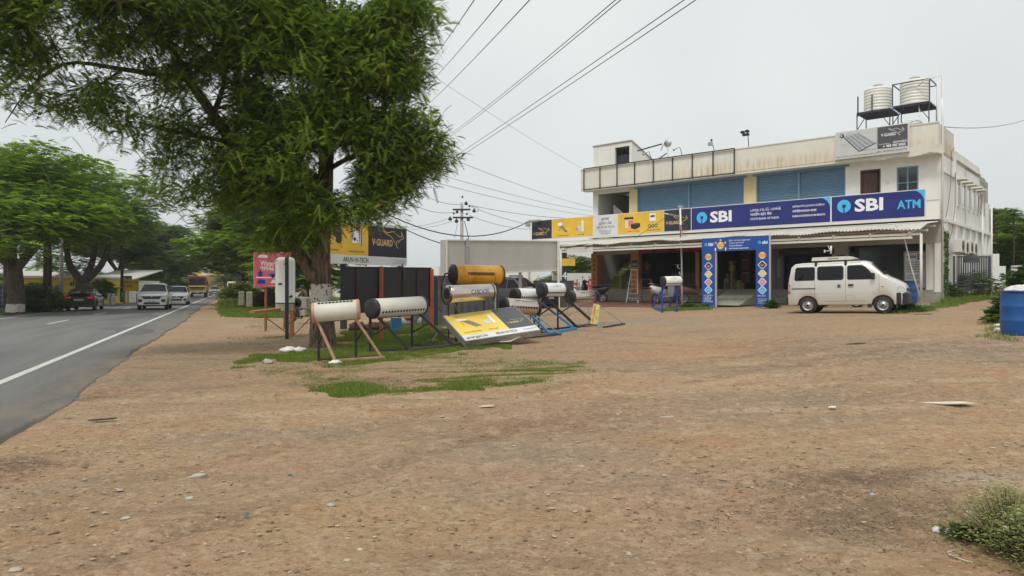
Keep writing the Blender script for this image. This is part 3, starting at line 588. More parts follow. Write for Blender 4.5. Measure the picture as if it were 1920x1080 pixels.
# front beam and end pillar
m = MB('bandwall'); m.box(-.002, XR, -.02, .28, ST, 4.47); part('front_beam', m)
part('corner_pillar', MB('cream').box(F(1752), XR, -.012, .35, FZ-.1, ST)); part('side_pillar', MB('cream').box(F(1735), F(1750), .1, .3, FZ, ST))
part('pillar', MB('bandwall').box(F(1560), F(1589), -.01, .3, FZ, ST)); m = MB('shuttergrey'); m.box(x_s2b+.06, F(1465), .25, .35, FZ, ST, 'shuttergrey')
z = FZ
while z < ST-.08: m.box(x_s2b+.07, F(1464), .215, .249, z+.012, z+.07, 'shuttergrey'); z += .082
m.box(F(1455), F(1460), .19, .213, 2.1, 3.0, 'step'); part('grey_shutter', m)
k = Face((F(1569), -.012, 2.3), (1, 0, 0), (0, 0, 1), None); mm = MB('greywall'); k.mb = mm; k.rect(0, .42, 0, .85, 'step', 1)
for i in range(8): k.rect(.05, .37, .08+i*.095, .12+i*.095, 'darkwall', 2)
part('notice_plate', mm)
# bank entrance with folding gate
m = MB('navy'); x0, x1 = F(1466), F(1559); m.box(x0, x1, .9, .95, FZ, ST)
n_ = 26
for i in range(n_+1): xx = x0+(x1-x0)*i/n_; m.box(xx-.022, xx+.022, .55, .60, FZ+.02, ST-.35)
part('folding_gate', m)
m = MB('navytop'); m.bbox(x0-.1, x1+.12, -.10, .26, ST-.36, ST-.08, .03); part('shutter_box', m)
# teller-machine room: dark glass, white notice board
m = MB('tealdark'); m.box(F(1591), F(1735), .9, .94, FZ, ST); part('glass_front', m, 'dark glass front of the cash machine room')
m = MB('blackplastic'); m.box(F(1591), F(1735), .2, .9, FZ-.001, FZ+.05); m.box(F(1640), F(1655), .84, .897, 2.0, 3.0, 'navytop'); m.box(F(1680), F(1695), .82, .897, 2.2, 3.1, 'navytop'); part('door_frame', m)
nb = T('notice_board', 'white framed notice board with dark printed lines standing by the corner pillar', 'notice board', Bw(F(1694, None, .45), .45, FZ), BROT)
m = MB('bandwall'); Wn = F(1750, None, .45)-F(1694, None, .45)-.25; m.bbox(0, Wn, 0, .08, .02, 1.72, .02); m.build('frame', nb)
m = MB('offwhite'); f = Face((0.07, -.003, .1), (1, 0, 0), (0, 0, 1), m); f.rect(0, Wn-.14, 0, 1.52, 'signwhite', 1)
f.disc(.10, 1.36, .06, 'cyan', 2, 16); f.text('SBI', .19, 1.30, .12, 'textblue', 2, width=.24, bold=.03); f.rect(.48, Wn-.2, 1.24, 1.48, 'signblue', 2); f.scrawl(.51, 1.38, Wn-.76, .05, 'textwhite', 3, 2, 1.6, 3)
for j, (yy, nn) in enumerate(((1.10, 3), (.78, 2), (.5, 2), (.2, 1))): f.scrawl(.06, yy, Wn-.28, .055, 'signblack', 2, nn, 1.9, j+5)
m.build('board', nb)
# shop pillars and painted numbers
m = MB('orangewall'); m.box(F(1303), F(1309), .05, .2, FZ, ST); part('thin_pillar', m); m = MB('orangewall'); m.box(-.1, x_st0, -.06, .25, .9, 3.6)
f = Face((0, -.06, 0), (1, 0, 0), (0, 0, 1), m)
for i, c in enumerate('9942467777'[:9]): f.text(c, (x_st0-.1)/2, 3.05-i*.265, .20, 'textblack', 1, align='C', bold=.03)
part('orange_pillar', m, 'orange painted pillar with a phone number in black digits'); m = MB('orangewall'); m.box(x_st1, x_s1, -.04, .30, FZ-.4, ST); f2 = Face((0, -.04, 0), (1, 0, 0), (0, 0, 1), m); f2.rect(x_st1+.06, x_s1-.06, 2.75, 3.15, 'signblack', 1); f2.rect(x_st1+.1, x_s1-.1, 2.82, 2.95, 'windblue', 2)
part('orange_pillar', m)
m = MB('maroon'); xa, xb = x_s1+.02, x_s1b+.3; m.box(xa, xb, -.09, -.022, ST-.02, 4.02); f = Face((xa, -.09, ST+.05), (1, 0, 0), (0, 0, 1), m)
f.text('அருண்', .1, .05, .30, 'textred', 1, width=1.9, bold=.03); f.text('டிரேடர்', 2.35, .05, .30, 'textred', 1, width=1.9, bold=.03); part('shop_fascia', m, 'dark red fascia with red painted lettering')
# shop counter and ceiling tube
m = MB('woodbrown'); m.box(x_s1+.9, x_s1b-1.1, 2.2, 2.7, FZ, FZ+.95); part('counter', m)
m = MB('white'); m.box(F(1252, None, 4), F(1266, None, 4), 4.6, 4.66, 2.95, 3.0); part('tube_lamp', m)
# staircase
m = MB('greenpaint'); xs0, xs1 = x_st0+.25, x_st0+1.35
for i in range(12): m.box(xs0, xs1, .5+i*.27, .5+(i+1)*.27+.01*(i < 11), FZ, FZ+.19*(i+1))
[m.box(xs0, xs1, .494+i*.27, .499+i*.27, FZ+.19*(i+1)-.035, FZ+.19*(i+1)-.01, 'darkwall') for i in range(12)]; m.prism([(.35, FZ), (3.8, FZ), (3.8, 4.4), (3.45, 4.4), (.35, 2.15)], lambda a, b, d: Vector((xs1+.002+d, a, b)), 0, .12, 'greywall')
m.prism([(.33, 2.155), (3.45, 4.405), (3.45, 4.33), (.33, 2.07)], lambda a, b, d: Vector((xs1-.02+d, a, b)), 0, .17)
m.box(xs1-.02, xs1+.15, .26, .345, FZ, 2.16); part('staircase', m, 'staircase with lime green steps and green edged parapet')
# upper storey
SH0, SH1, SH2, SH3 = F(1195), F(1395), F(1418), F(1585); xd0, xd1, xw0, xw1 = F(1613), F(1651), F(1681), F(1722)
m = MB('cream'); U0, U1 = 4.62, PB
zb = 5.0; zd = F(1613, 320)[1]; zwt = F(1681, 314)[1]; zwb = zwt-1.35
m.box(0, x_st0, 0, .2, U0, U1); m.box(x_st0+.001, F(1180), .001, .2, U1-.18, U1)
m.box(SH3, xd0, 0, .2, U0, U1); m.box(xd1, xw0, 0, .2, U0, U1); m.box(xw1, XR, 0, .2, U0, U1); m.box(xd0, xd1, 0, .2, zd, U1); m.box(xw0, xw1, 0, .2, zwt, U1); m.box(xw0, xw1, 0, .2, U0, zwb)
m.box(0, .2, .2, 5.2, U0, U1); m.box(.2, XR, 5.2, 5.4, U0, U1); m.box(SH0-.2, SH0-.05, .21, 5.2, U0, U1, 'greywall')
m.prism([(0, 6.6), (2.6, 4.7), (2.6, 4.4), (0, 4.4)], lambda a, b, d: Vector((x_st0+.3+a*.9, 1.2+d, b)), 0, .12); m.prism([(.0, 7.28), (2.9, 7.28), (2.9, 5.9)], lambda a, b, d: Vector((x_st0+.5+a, 2.0+d, b)), 0, .12)
part('front_wall', m)
part('yellow_pilaster', MB('creamyellow').box(F(1180), SH0, -.025, .2, U0, U1)); part('yellow_pilaster', MB('creamyellow').box(SH1, SH2, -.025, .2, U0, U1))
for (a, b, c) in ((SH0, F(1291), SH1), (SH2, F(1497), SH3)):
    m = MB('shutterblue'); m.box(a, c, .12, .14, U0, U1-.02); m.box(b-.05, b+.05, .02, .13, U0, U1-.12); m.box(a, a+.06, .02, .13, U0, U1-.12); m.box(c-.06, c, .02, .13, U0, U1-.12)
    z = U0+.05
    while z < U1-.2:
        for (p, q) in ((a+.06, b-.05), (b+.05, c-.06)): m.add([Vector((p, .118, z)), Vector((q, .118, z)), Vector((q, .085, z+.035)), Vector((p, .085, z+.035)), Vector((q, .118, z+.07)), Vector((p, .118, z+.07))], [(0, 1, 2, 3), (3, 2, 4, 5)])
        z += .085
    m.box(a-.18, c+.18, -.03, .11, U1-.12, U1-.005, 'shutterblue'); s = part('roller_shutter', m)
# door and window upstairs
m = MB('doorwood'); m.box(xd0, xd0+.07, -.01, .15, U0, zd); m.box(xd1-.07, xd1, -.01, .15, U0, zd); m.box(xd0+.07, xd1-.07, -.01, .15, zd-.07, zd); d = part('door_frame', m)
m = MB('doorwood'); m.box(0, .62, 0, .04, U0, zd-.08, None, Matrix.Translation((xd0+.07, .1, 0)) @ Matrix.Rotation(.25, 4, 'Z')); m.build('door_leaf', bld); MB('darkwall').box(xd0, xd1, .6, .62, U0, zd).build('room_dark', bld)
m = MB('windblue'); xm = (xw0+xw1)/2
for a in (xw0, xm-.03, xw1-.06): m.box(a, a+.06, .02, .1, zwb, zwt)
m.box(xw0, xw1, .021, .099, zwb, zwb+.06); m.box(xw0, xw1, .021, .099, zwt-.06, zwt); m.box(xw0, xw1, .022, .09, zwb+.62, zwb+.66); w_ = part('window', m); MB('glassgrey').box(xw0, xw1, .06, .066, zwb, zwt).build('pane', w_)
m = MB('cardboard'); m.box(xw0+.1, xm-.08, .10, .3, zwb+.75, zwt-.12); m.blob((xm-.3, .3, zwb+.35), (.2, .15, .14), mat='palyellow'); m.blob((xw1-.4, .3, zwb+.4), (.25, .15, .2), mat='windblue'); m.build('curtain', w_)
m = MB('offwhite'); a, b = F(1663, 342); m.box(a-.04, a+.08, -.03, -.001, b-.05, b+.05); part('switch_box', m)
# balcony slab, canopy slab, parapet
m = MB('cream'); m.box(-.1, XR+.0, -.42, .0, 4.49, 4.615); m.box(-.1, XR, -.40, -.30, 4.62, 5.32); m.box(-.1, XR+.002, -.43, -.27, 5.32, 5.37); part('balcony', m)
pm = mk('parapet', (.70, .675, .59), .8, var=.05, scale=1.0, bump=.05, bscale=15); t = pm.node_tree; bs = t.nodes['Principled BSDF']
# rain-washed rust stain along the lower half of the parapet (a mark that stays on it)
tc = N(t, 'ShaderNodeTexCoord'); sp = N(t, 'ShaderNodeSeparateXYZ'); L(t, tc.outputs['Object'], sp.inputs[0])
def _mr(src, a, b, c=0, d=1):
    r = N(t, 'ShaderNodeMapRange'); r.interpolation_type = 'SMOOTHSTEP'; L(t, src, r.inputs[0])
    for i, x_ in enumerate((a, b, c, d)): r.inputs[i+1].default_value = x_
    return r.outputs[0]
def _mul(a, b):
    k = N(t, 'ShaderNodeMath', operation='MULTIPLY')
    for i, s in enumerate((a, b)):
        if isinstance(s, (int, float)): k.inputs[i].default_value = s
        else: L(t, s, k.inputs[i])
    return k.outputs[0]
mp = N(t, 'ShaderNodeMapping'); mp.inputs['Scale'].default_value = (3.2, 1, .30); L(t, tc.outputs['Object'], mp.inputs[0]); ns = N(t, 'ShaderNodeTexNoise'); ns.inputs['Scale'].default_value = 1.8; ns.inputs['Detail'].default_value = 6; L(t, mp.outputs[0], ns.inputs['Vector'])
nl = N(t, 'ShaderNodeTexNoise'); nl.inputs['Scale'].default_value = .5; L(t, tc.outputs['Object'], nl.inputs['Vector'])
fac = _mul(_mul(_mul(_mr(sp.outputs['Z'], 7.3, 7.5), _mr(sp.outputs['Z'], 8.15, 7.65)), _mr(ns.outputs['Fac'], .30, .85)), _mul(_mr(sp.outputs['X'], 2.5, 8.5), _mr(nl.outputs['Fac'], .25, .5)))
q = N(t, 'ShaderNodeMix', data_type='RGBA'); L(t, fac, q.inputs[0]); src = bs.inputs['Base Color'].links[0].from_socket; L(t, src, q.inputs[6]); q.inputs[7].default_value = (.52, .33, .13, 1)
sm = N(t, 'ShaderNodeMix', data_type='RGBA'); L(t, _mul(_mr(nl.outputs['Fac'], .5, .7), _mr(ns.outputs['Fac'], .45, .7, 0, .55)), sm.inputs[0]); L(t, q.outputs[2], sm.inputs[6]); sm.inputs[7].default_value = (.45, .42, .36, 1); L(t, sm.outputs[2], bs.inputs['Base Color'])
m = MB('parapet'); m.box(-.45, XR, -.60, .0, PB, PB+.12); m.box(-.45, XR, -.62, -.48, PB+.121, PT); m.box(-.45, -.32, -.479, 1.2, PB+.121, PT); m.box(-.1, XR, .001, 11.0, PB, PB+.15, 'concrete')
m.box(XR-.14, XR, -.479, 2.6, PB+.151, PT); m.box(-.47, XR+.01, -.65, -.45, PT, PT+.05)
# ragged broken plaster at the right end
for i in range(14):
    xx = XR-2.6+i*.2; m.box(xx, xx+.2, -.625-.012*random.random(), -.60, PB-.02-.05*math.sin(i)-.04*random.random(), PB+.25+.3*random.random(), 'offwhite')
part('parapet', m, 'cream parapet streaked with orange rust stains')
# black steel frame on the left half of the parapet
m = MB('blackpaint'); us = (1095, 1125, 1157, 1190, 1225, 1261, 1298, 1337, 1377); xs_ = [F(u, None, -.66) for u in us]
for xx in xs_: m.box(xx-.025, xx+.025, -.70, -.655, PB+.02, PT+.08)
m.box(xs_[0], xs_[-1], -.735, -.701, PT+.03, PT+.08); m.box(xs_[0], xs_[-1], -.735, -.701, PB+.02, PB+.07); part('sign_frame', m, 'empty black steel sign frame bolted along the parapet')
# stair head room on the roof
m = MB('cream'); h0, h1 = F(1113, None, .6), F(1184, None, .6); zt = F(1184, 262, .6)[1]; o0, o1 = F(1153, None, .6), F(1180, None, .6); zt0 = F(1113, 278, .6)[1]; zt = (zt+zt0)/2
m.box(h0, o0, .6, .75, PB+.151, zt); m.box(o1, h1, .6, .75, PB+.151, zt); m.box(o0, o1, .6, .75, zt-.25, zt)
m.prism([(.751, PB+.151), (5.0, PB+.151), (5.0, zt-1.55), (.751, zt)], lambda a, b, d: Vector((h1-.15+d, a, b)), 0, .15); m.prism([(.751, PB+.151), (5.0, PB+.151), (5.0, zt-1.55), (.751, zt)], lambda a, b, d: Vector((h0+d, a, b)), 0, .15)
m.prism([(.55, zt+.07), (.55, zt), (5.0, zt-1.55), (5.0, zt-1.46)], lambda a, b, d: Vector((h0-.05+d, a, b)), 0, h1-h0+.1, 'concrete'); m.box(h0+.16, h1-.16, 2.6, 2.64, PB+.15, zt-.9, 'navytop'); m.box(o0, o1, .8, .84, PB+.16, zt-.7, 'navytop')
part('stair_room', m, 'small stair head room with sloping roof and dark opening')
# side wall
m = MB('sidewall'); zs = 7.45
m.box(XR-.2, XR, .36, 2.6, FZ-.8, PB); m.box(XR-.2, XR, 2.6, 9.3, FZ-.8, zs); m.box(XR-.25, XR+.06, 2.6, 9.35, zs, zs+.08); m.box(XR-.2, XR+.002, 9.3, 12.4, FZ-.8, 6.2); m.box(XR-3, XR-.2, 12.2, 12.4, FZ-.8, 6.2); m.box(XR-8, XR-.2, 10.9, 11, FZ, zs)
for yy in (.4, 2.5, 4.2, 5.9, 7.6, 9.1, 10.4, 11.6): m.box(XR+.001, XR+.12, yy, yy+.3, FZ-.8, 4.42)
m.box(XR+.001, XR+.16, .36, 12.4, 4.42, 4.56); m.box(XR+.001, XR+.09, 2.45, 2.75, 4.56, zs); m.box(XR+.001, XR+.07, .36, 2.45, 6.55, 6.7)
m.box(XR-.14, XR-.002, 2.62, 9.3, zs+.081, zs+.4)
part('side_wall', m)
m = MB('brick'); m.box(XR-.19, XR-.01, 9.5, 11.9, 6.2, 7.35, 'concrete'); m.box(XR-.01, XR+.01, 9.5, 10.7, 5.4, 7.35, 'concrete')
for i in range(9):
    for j in range(5): m.box(XR+.011, XR+.03, 9.52+j*.235+(.1 if i % 2 else 0), 9.72+j*.235+(.1 if i % 2 else 0), 5.45+i*.21, 5.62+i*.21, 'concrete')
part('block_wall', m, 'unplastered concrete block wall at the rear corner')
for yy in (3.3, 4.6, 5.9, 7.2, 8.4):
    m = MB('sidewall'); m.box(XR+.001, XR+.05, yy, yy+.55, 5.35, 6.55); s = part('window', m); MB('glassgrey').box(XR+.051, XR+.06, yy+.08, yy+.47, 5.42, 6.48).build('pane', s); MB('sidewall').box(XR+.001, XR+.38, yy-.12, yy+.67, 6.56, 6.64).build('hood', s)
def pipe(pts, r, mat, name='drain_pipe', label=None): part(name, MB().path(pts, r, 8, mat), label)
pipe([Vector((XR+.05, -.06, FZ-.5)), Vector((XR+.05, -.06, PT+.2)), Vector((XR+.03, -.1, PT+1.1))], .04, 'white')
pipe([Vector((XR+.16, 9.0, 1.2)), Vector((XR+.16, 9.0, 6.4))], .05, 'white'); pipe([Vector((XR+.16, 11.9, 1.2)), Vector((XR+.16, 11.9, 6.2))], .05, 'white')
pipe([Vector((XR+.03, .1, 4.3)), Vector((XR+.06, .9, 3.5)), Vector((XR+.1, 1.6, 4.0)), Vector((XR+.1, 2.3, 5.2)), Vector((XR+.1, 2.4, 6.8))], .012, 'blackplastic', 'loose_cable')
pipe([Vector((XR+.06, .5, 4.6)), Vector((XR+.08, .9, 5.1)), Vector((XR+.08, 1.5, 6.2)), Vector((XR+.08, 1.6, 7.6)), Vector((XR+.08, 2.3, 7.9))], .012, 'blackplastic', 'loose_cable')
# vine on the corner
r = np.random.default_rng(3); n = 1400; yy = r.uniform(.35, .6, n); zz = r.uniform(.9, 4.0, n); P = np.stack([np.full(n, XR+.03)+r.uniform(0, .12, n), yy, zz], 1); Rm = np.array(wmat(bld)); P = P @ Rm[:3, :3].T+Rm[:3, 3]
d1 = r.normal(0, .035, (n, 3)); d2 = r.normal(0, .035, (n, 3)); V = np.stack([P-d1, P+d2, P+d1, P-d2], 1).reshape(-1, 3); vine = T('climbing_vine', 'thin dark green vine climbing the corner edge of the white building', 'vine', Bw(XR+.05, .4, 1.0)); mesh_np('foliage', V, 4, n, 'leaf_deep', np.repeat(r.random(n), 4), vine); MB('bark_dark').path([Bw(XR+.04, .42, 1.0), Bw(XR+.06, .5, 2.2), Bw(XR+.05, .45, 3.9)], .012, 5).build('stem', vine, world=True)
# ------------------------------------------------------------------ AC condensers on the side wall
def ac(loc, rz, lab, grp=None, s=1.0):
    t = T('air_conditioner_unit', lab, 'air conditioner', loc, rz, grp); MB('offwhite').bbox(-.40*s, .40*s, -.15*s, .15*s, 0, .56*s, .015).build('casing', t)
    g = MB('dark'); g.lathe([(.21*s, 0), (.225*s, .012), (.001, .014)], (-.10*s, -.151*s, .28*s), (0, -1, 0), 20)
    for i in range(9): g.box(-.31*s, .11*s, -.172*s, -.168*s, (.09+i*.047)*s, (.095+i*.047)*s, 'galv')
    g.build('fan_grille', t); MB('galv').box(.4*s, .402*s, -.1*s, .1*s, .08*s, .48*s).build('side_vent', t)
    k = MB('galv'); k.box(-.32*s, -.28*s, -.15*s, .33*s, -.04, -.002); k.box(.28*s, .32*s, -.15*s, .33*s, -.04, -.002); k.build('bracket', t); return t
for (yo, z, lab) in ((1.0, 3.10, 'nearest condenser unit'), (2.0, 3.07, 'second condenser unit from the corner'), (3.1, 3.13, 'third condenser unit from the corner'), (4.1, 3.10, 'farthest condenser unit')):
    ac(Bw(XR+.50, yo, z), BROT+math.pi/2, lab+' bracketed high on the white side wall', 'condenser units on the side wall')
# ------------------------------------------------------------------ awning
YA = -2.5; SR = XR-F(997, None, YA); xL = F(1000, None, YA)
aw = T('awning', 'long corrugated metal awning with white pipe posts along the shop fronts', 'awning', Bw(0, YA, .66), BROT)
def AWm(): return MB('galv')
m = MB('roofsheet'); n = 150; xa, xb = xL, XR-.02; vs = []; fs = []
for j, (y, z) in enumerate(((-3.75, 3.88), (-2.52, 4.16), (0.0, 4.42))):
    for i in range(n*4+1):
        xx = xa+(xb-xa)*i/(n*4); ph = (i % 4); dz = (0, .035, .035, 0)[ph]; vs.append(Bw(xx, y, z+dz+(.03*math.sin(xx*1.3)+.02*math.sin(xx*3.1) if j == 0 else 0)))
N_ = n*4+1
for j in range(2):
    for i in range(N_-1): fs.append((j*N_+i, j*N_+i+1, (j+1)*N_+i+1, (j+1)*N_+i))
m.add(vs, fs); m.build('roof_sheet', aw, True)
m = MB('offwhite')
for (y, z) in ((-3.6, 3.68), (-2.4, 3.9), (-1.1, 4.15)): m.bar(Bw(xa, y, z), Bw(xb, y, z), .07, .09)
for i in range(15):
    xx = xa+.4+(xb-xa-.8)*i/14; m.bar(Bw(xx, -3.7, 3.74), Bw(xx, -.35 if xx > -.2 else -2.3, 4.28 if xx > -.2 else 4.0), .05, .07); m.bar(Bw(xx, -3.6, 3.55), Bw(xx, -3.6, 3.70), .04)
m.bar(Bw(xa, -3.6, 3.55), Bw(xb-.3, -3.6, 3.55), .08, .09); m.build('frame', aw, True)
for (u, v, yo) in ((1727, 571, -3.6), (1052, 574, -3.6), (1157, 574, -3.6)):
    x = F(u, None, yo); p = Bw(x, yo); z0 = gzf(p.x, p.y)-.05 if u > 1700 else .6
    if u == 1157: continue
    k = MB('offwhite').path([Bw(x, yo, z0), Bw(x, yo, 3.68)], .05, 10); k.lathe([(.16, 0), (.13, .08), (.05, .12)], Bw(x, yo, z0), n=10, mat='concrete'); k.build('post', aw, True)
# ------------------------------------------------------------------ long fascia signs above the awning
ZB, ZT = 4.42, 5.56
def long_sign(u0, u1, name, lab, draw, zb=ZB, zt=ZT, yo=YA, frame='white'):
    x0, x1 = F(u0, None, yo), F(u1, None, yo); t = T(name, lab, 'sign', Bw(x0, yo, zb), BROT); Wd = x1-x0; Hh = zt-zb
    k = MB(frame); k.box(0, Wd, 0, .14, 0, Hh); k.build('frame', t); g = MB('signwhite'); f = Face((0, -.002, 0), (1, 0, 0), (0, 0, 1), g); draw(f, Wd, Hh, lambda u: F(u, None, yo)-x0); g.build('face', t); return t
def heater_pic(f, a, b, s, l=3, dk='signblack'):
    f.poly([(a, b+.62*s), (a+.42*s, b+.62*s), (a+.95*s, b+.05*s), (a+.80*s, b-.02*s)], dk, l); f.poly([(a+.05*s, b+.60*s), (a+.40*s, b+.60*s), (a+.90*s, b+.07*s), (a+.79*s, b+.02*s)], 'windblue', l+1)
    f.poly([(a-.10*s, b+.66*s), (a-.06*s, b+.86*s), (a+.36*s, b+.90*s), (a+.44*s, b+.74*s), (a+.38*s, b+.60*s), (a-.04*s, b+.56*s)], 'textwhite', l+2); f.stroke([(a+.06*s, b+.58*s), (a+.02*s, b+.1*s)], .02*s, dk, l); f.stroke([(a+.02*s, b+.22*s), (a+.26*s, b+.38*s)], .02*s, dk, l)
def pump_pic(f, a, b, s, l=3):
    f.rect(a+.62*s, a+.84*s, b-.05*s, b+.95*s, 'textwhite', l); f.poly([(a, b), (a+.08*s, b+.42*s), (a+.5*s, b+.5*s), (a+.52*s, b+.02*s)], 'signwhite', l); f.disc(a+.14*s, b+.2*s, .12*s, 'galv', l+1, 16, .17*s)
def draw_shop(f, W_, H_, X):
    bl = [X(997), X(1035), X(1112), X(1158), X(1245), X(1296)]
    for i, c in enumerate(('signblack', 'signyellow', 'signwhite', 'signyellow', 'signblack')): f.rect(bl[i]+.015, bl[i+1]-.015, .03, H_-.03, c, 1)
    f.vguard(bl[0]+.12, .22, bl[1]-bl[0]-.3, 'textgold', 'textgold', 2)
    f.vguard(bl[4]+.12, .34, bl[5]-bl[4]-.3, 'textgold', 'textgold', 2)
    y0, y1 = bl[1], bl[2]; q = (y1-y0); heater_pic(f, y0+q*.17, .32, .66); pump_pic(f, y0+q*.60, .34, .62); f.text('SOLAR WATER HEATER', y0+q*.15, .12, .05, 'textblack', 2, width=q*.28, bold=.02); f.text('HEAT PUMP', y0+q*.64, .12, .05, 'textblack', 2, width=q*.16, bold=.02)
    y0, y1 = bl[2], bl[3]; c = (y0+y1)/2; f.text('அருண்', c, .86, .15, 'textblack', 2, width=.55, align='C', bold=.01); f.text('ஹை-டெக்', c, .62, .15, 'textblack', 2, width=.85, align='C', bold=.01)
    f.text('ARUN HI-TECH', c, .40, .13, 'textblack', 2, width=(y1-y0)*.74, align='C', bold=.01); f.scrawl(c, .28, (y1-y0)*.6, .035, 'textblack', 2, 4, 1.8, 4, 'C')
    y0, y1 = bl[3], bl[4]; q = y1-y0; f.rect(y0+q*.17, y0+q*.35, .36, .78, 'signwhite', 2); f.rect(y0+q*.24, y0+q*.35, .40, .74, 'orangesign', 3)
    for i in range(5): f.disc(y0+q*(.17+.04*i), .86, q*.022, 'signblack', 3, 10)
    f.rect(y0+q*.16, y0+q*.36, .79, .84, 'signblack', 2); f.poly([(y0+q*.30, .52), (y0+q*.40, .58), (y0+q*.50, .55), (y0+q*.50, .36), (y0+q*.40, .24), (y0+q*.30, .30)], 'signblack', 4); f.poly([(y0+q*.30, .52), (y0+q*.40, .58), (y0+q*.50, .55), (y0+q*.40, .48)], 'palblack', 5)
    f.rect(y0+q*.70, y0+q*.83, .62, 1.02, 'textwhite', 3); f.rect(y0+q*.72, y0+q*.81, .82, .92, 'signblack', 4); f.stroke([(y0+q*.77, .62), (y0+q*.77, .42)], .04, 'galv', 3)
    for dx in (.70, .77, .84): f.disc(y0+q*dx, .37, .09, 'signblack', 3, 14); f.disc(y0+q*dx, .37, .045, 'signwhite', 4, 10)
    f.text('SERVO SYSTEMS', y0+q*.22, .12, .05, 'textblack', 2, width=q*.26, bold=.02); f.text('PUMP MOTORS', y0+q*.66, .12, .05, 'textblack', 2, width=q*.26, bold=.02)
long_sign(997, 1296, 'shop_sign', 'long black yellow and white shop sign with gold kangaroos above the left awning', draw_shop)
def corner(f, W_, H_, s=.42):
    f.poly([(W_-s*1.15, H_-.02), (W_-s*.75, H_-.06), (W_-s*.38, H_-.18), (W_-s*.16, H_-.34), (W_-.02, H_-.55), (W_-.02, H_-.02)], 'cyan', 2)
def draw_sbi1(f, W_, H_, X):
    f.rect(.02, W_-.03, .03, H_-.03, 'signblue', 1); f.sbi(.30, .36, .50, 2, wd=1.12); corner(f, W_, H_)
    x = X(1407); f.text('பாரத ஸ்டேட் பாங்க்', x, .74, .11, 'textwhite', 2, width=X(1464)-x, bold=.01); f.text('भारतीय स्टेट बैंक', x, .53, .11, 'textwhite', 2, width=X(1447)-x, bold=.01); f.text('STATE BANK OF INDIA', x, .33, .095, 'textwhite', 2, width=X(1461)-x, bold=.01)
    x = X(1486); f.text('கரேகவுண்டம்பாளையம் கிளை', x, .78, .09, 'textwhite', 2, width=X(1546)-x, bold=.012); f.text('करेगौंडेनपालयम शाखा', x, .55, .10, 'textwhite', 2, width=X(1531)-x, bold=.012); f.text('KAREGOUNDENPALAYAM BRANCH', x, .34, .085, 'textwhite', 2, width=X(1547)-x, bold=.015)
def draw_sbi2(f, W_, H_, X):
    f.rect(.03, W_-.03, .03, H_-.03, 'signblue', 1); f.sbi(.26, .42, .50, 2, wd=1.12); corner(f, W_, H_); f.text('ATM', X(1682), .40, .34, 'cyan', 2, width=X(1726)-X(1682), bold=.02)
long_sign(1296, 1558, 'bank_sign', 'long dark blue bank sign with cyan keyhole disc, white letters and branch name', draw_sbi1)
long_sign(1558, 1735, 'bank_sign', 'dark blue bank sign with cyan ATM letters at the right end of the awning', draw_sbi2)
# rooftop sign on the parapet
def draw_roof(f, W_, H_, X):
    xb = X(1645); mk('palegrey', (.55, .56, .55), .45, var=.08); f.rect(.02, W_-.02, .02, H_-.02, 'palegrey', 1); f.rect(xb, W_-.05, .25, H_-.03, 'palblack', 2)
    q = xb; f.poly([(q*.22, H_*.80), (q*.58, H_*.88), (q*.96, H_*.44), (q*.60, H_*.22)], 'galv', 2)
    for i in range(9):
        a = i/8; f.stroke([(q*(.22+.36*a), H_*(.80+.08*a)), (q*(.60+.36*a), H_*(.22+.22*a))], .018, 'windblue' if i % 2 else 'signwhite', 3)
    f.stroke([(q*.20, H_*.80), (q*.58, H_*.20)], .035, 'dark', 4); f.stroke([(q*.58, H_*.20), (q*.97, H_*.44)], .03, 'dark', 4); f.disc(q*.16, H_*.84, .10, 'dark', 3, 14); f.disc(q*.145, H_*.85, .07, 'galv', 4, 14)
    f.stroke([(q*.14, H_*.78), (q*.14, H_*.48), (q*.34, H_*.56)], .015, 'galv', 3); f.text('SOLAR WATER HEATER', q*.62, H_*.20, .05, 'textblack', 2, width=q*.34)
    f.text('Address: # 1/178, Sathy Main Road, Opp to TNEB Office, Karegoundenpalayam, Coimbatore - 641 107.', .05, .07, .05, 'textblack', 2, width=q*.98, bold=.01); f.text('Mob : 909 707 5055, 63125 87774', xb+.02, .09, .07, 'textblack', 2, width=W_-xb-.1, bold=.01)
    w2 = W_-xb; f.vguard(xb+w2*.12, .72*H_-.14, w2*.74, 'textwhite', 'textwhite', 3); f.text('Authorised Dealer :', xb+.07, .43, .045, 'textwhite', 3, width=w2*.36, bold=.01); f.text('ARUN HITECH', xb+w2*.50, .44, .085, 'textwhite', 3, width=w2*.44, bold=.02); f.text('909 707 5055', xb+w2*.28, .295, .10, 'textwhite', 3, width=w2*.62, bold=.035); f.disc(xb+w2*.21, .34, .03, 'textwhite', 3, 8)
long_sign(1566, 1704, 'rooftop_sign', 'pale rooftop sign with solar panel picture and black kangaroo panel on the parapet', draw_roof, PB+.14, PT+.13, -.78)
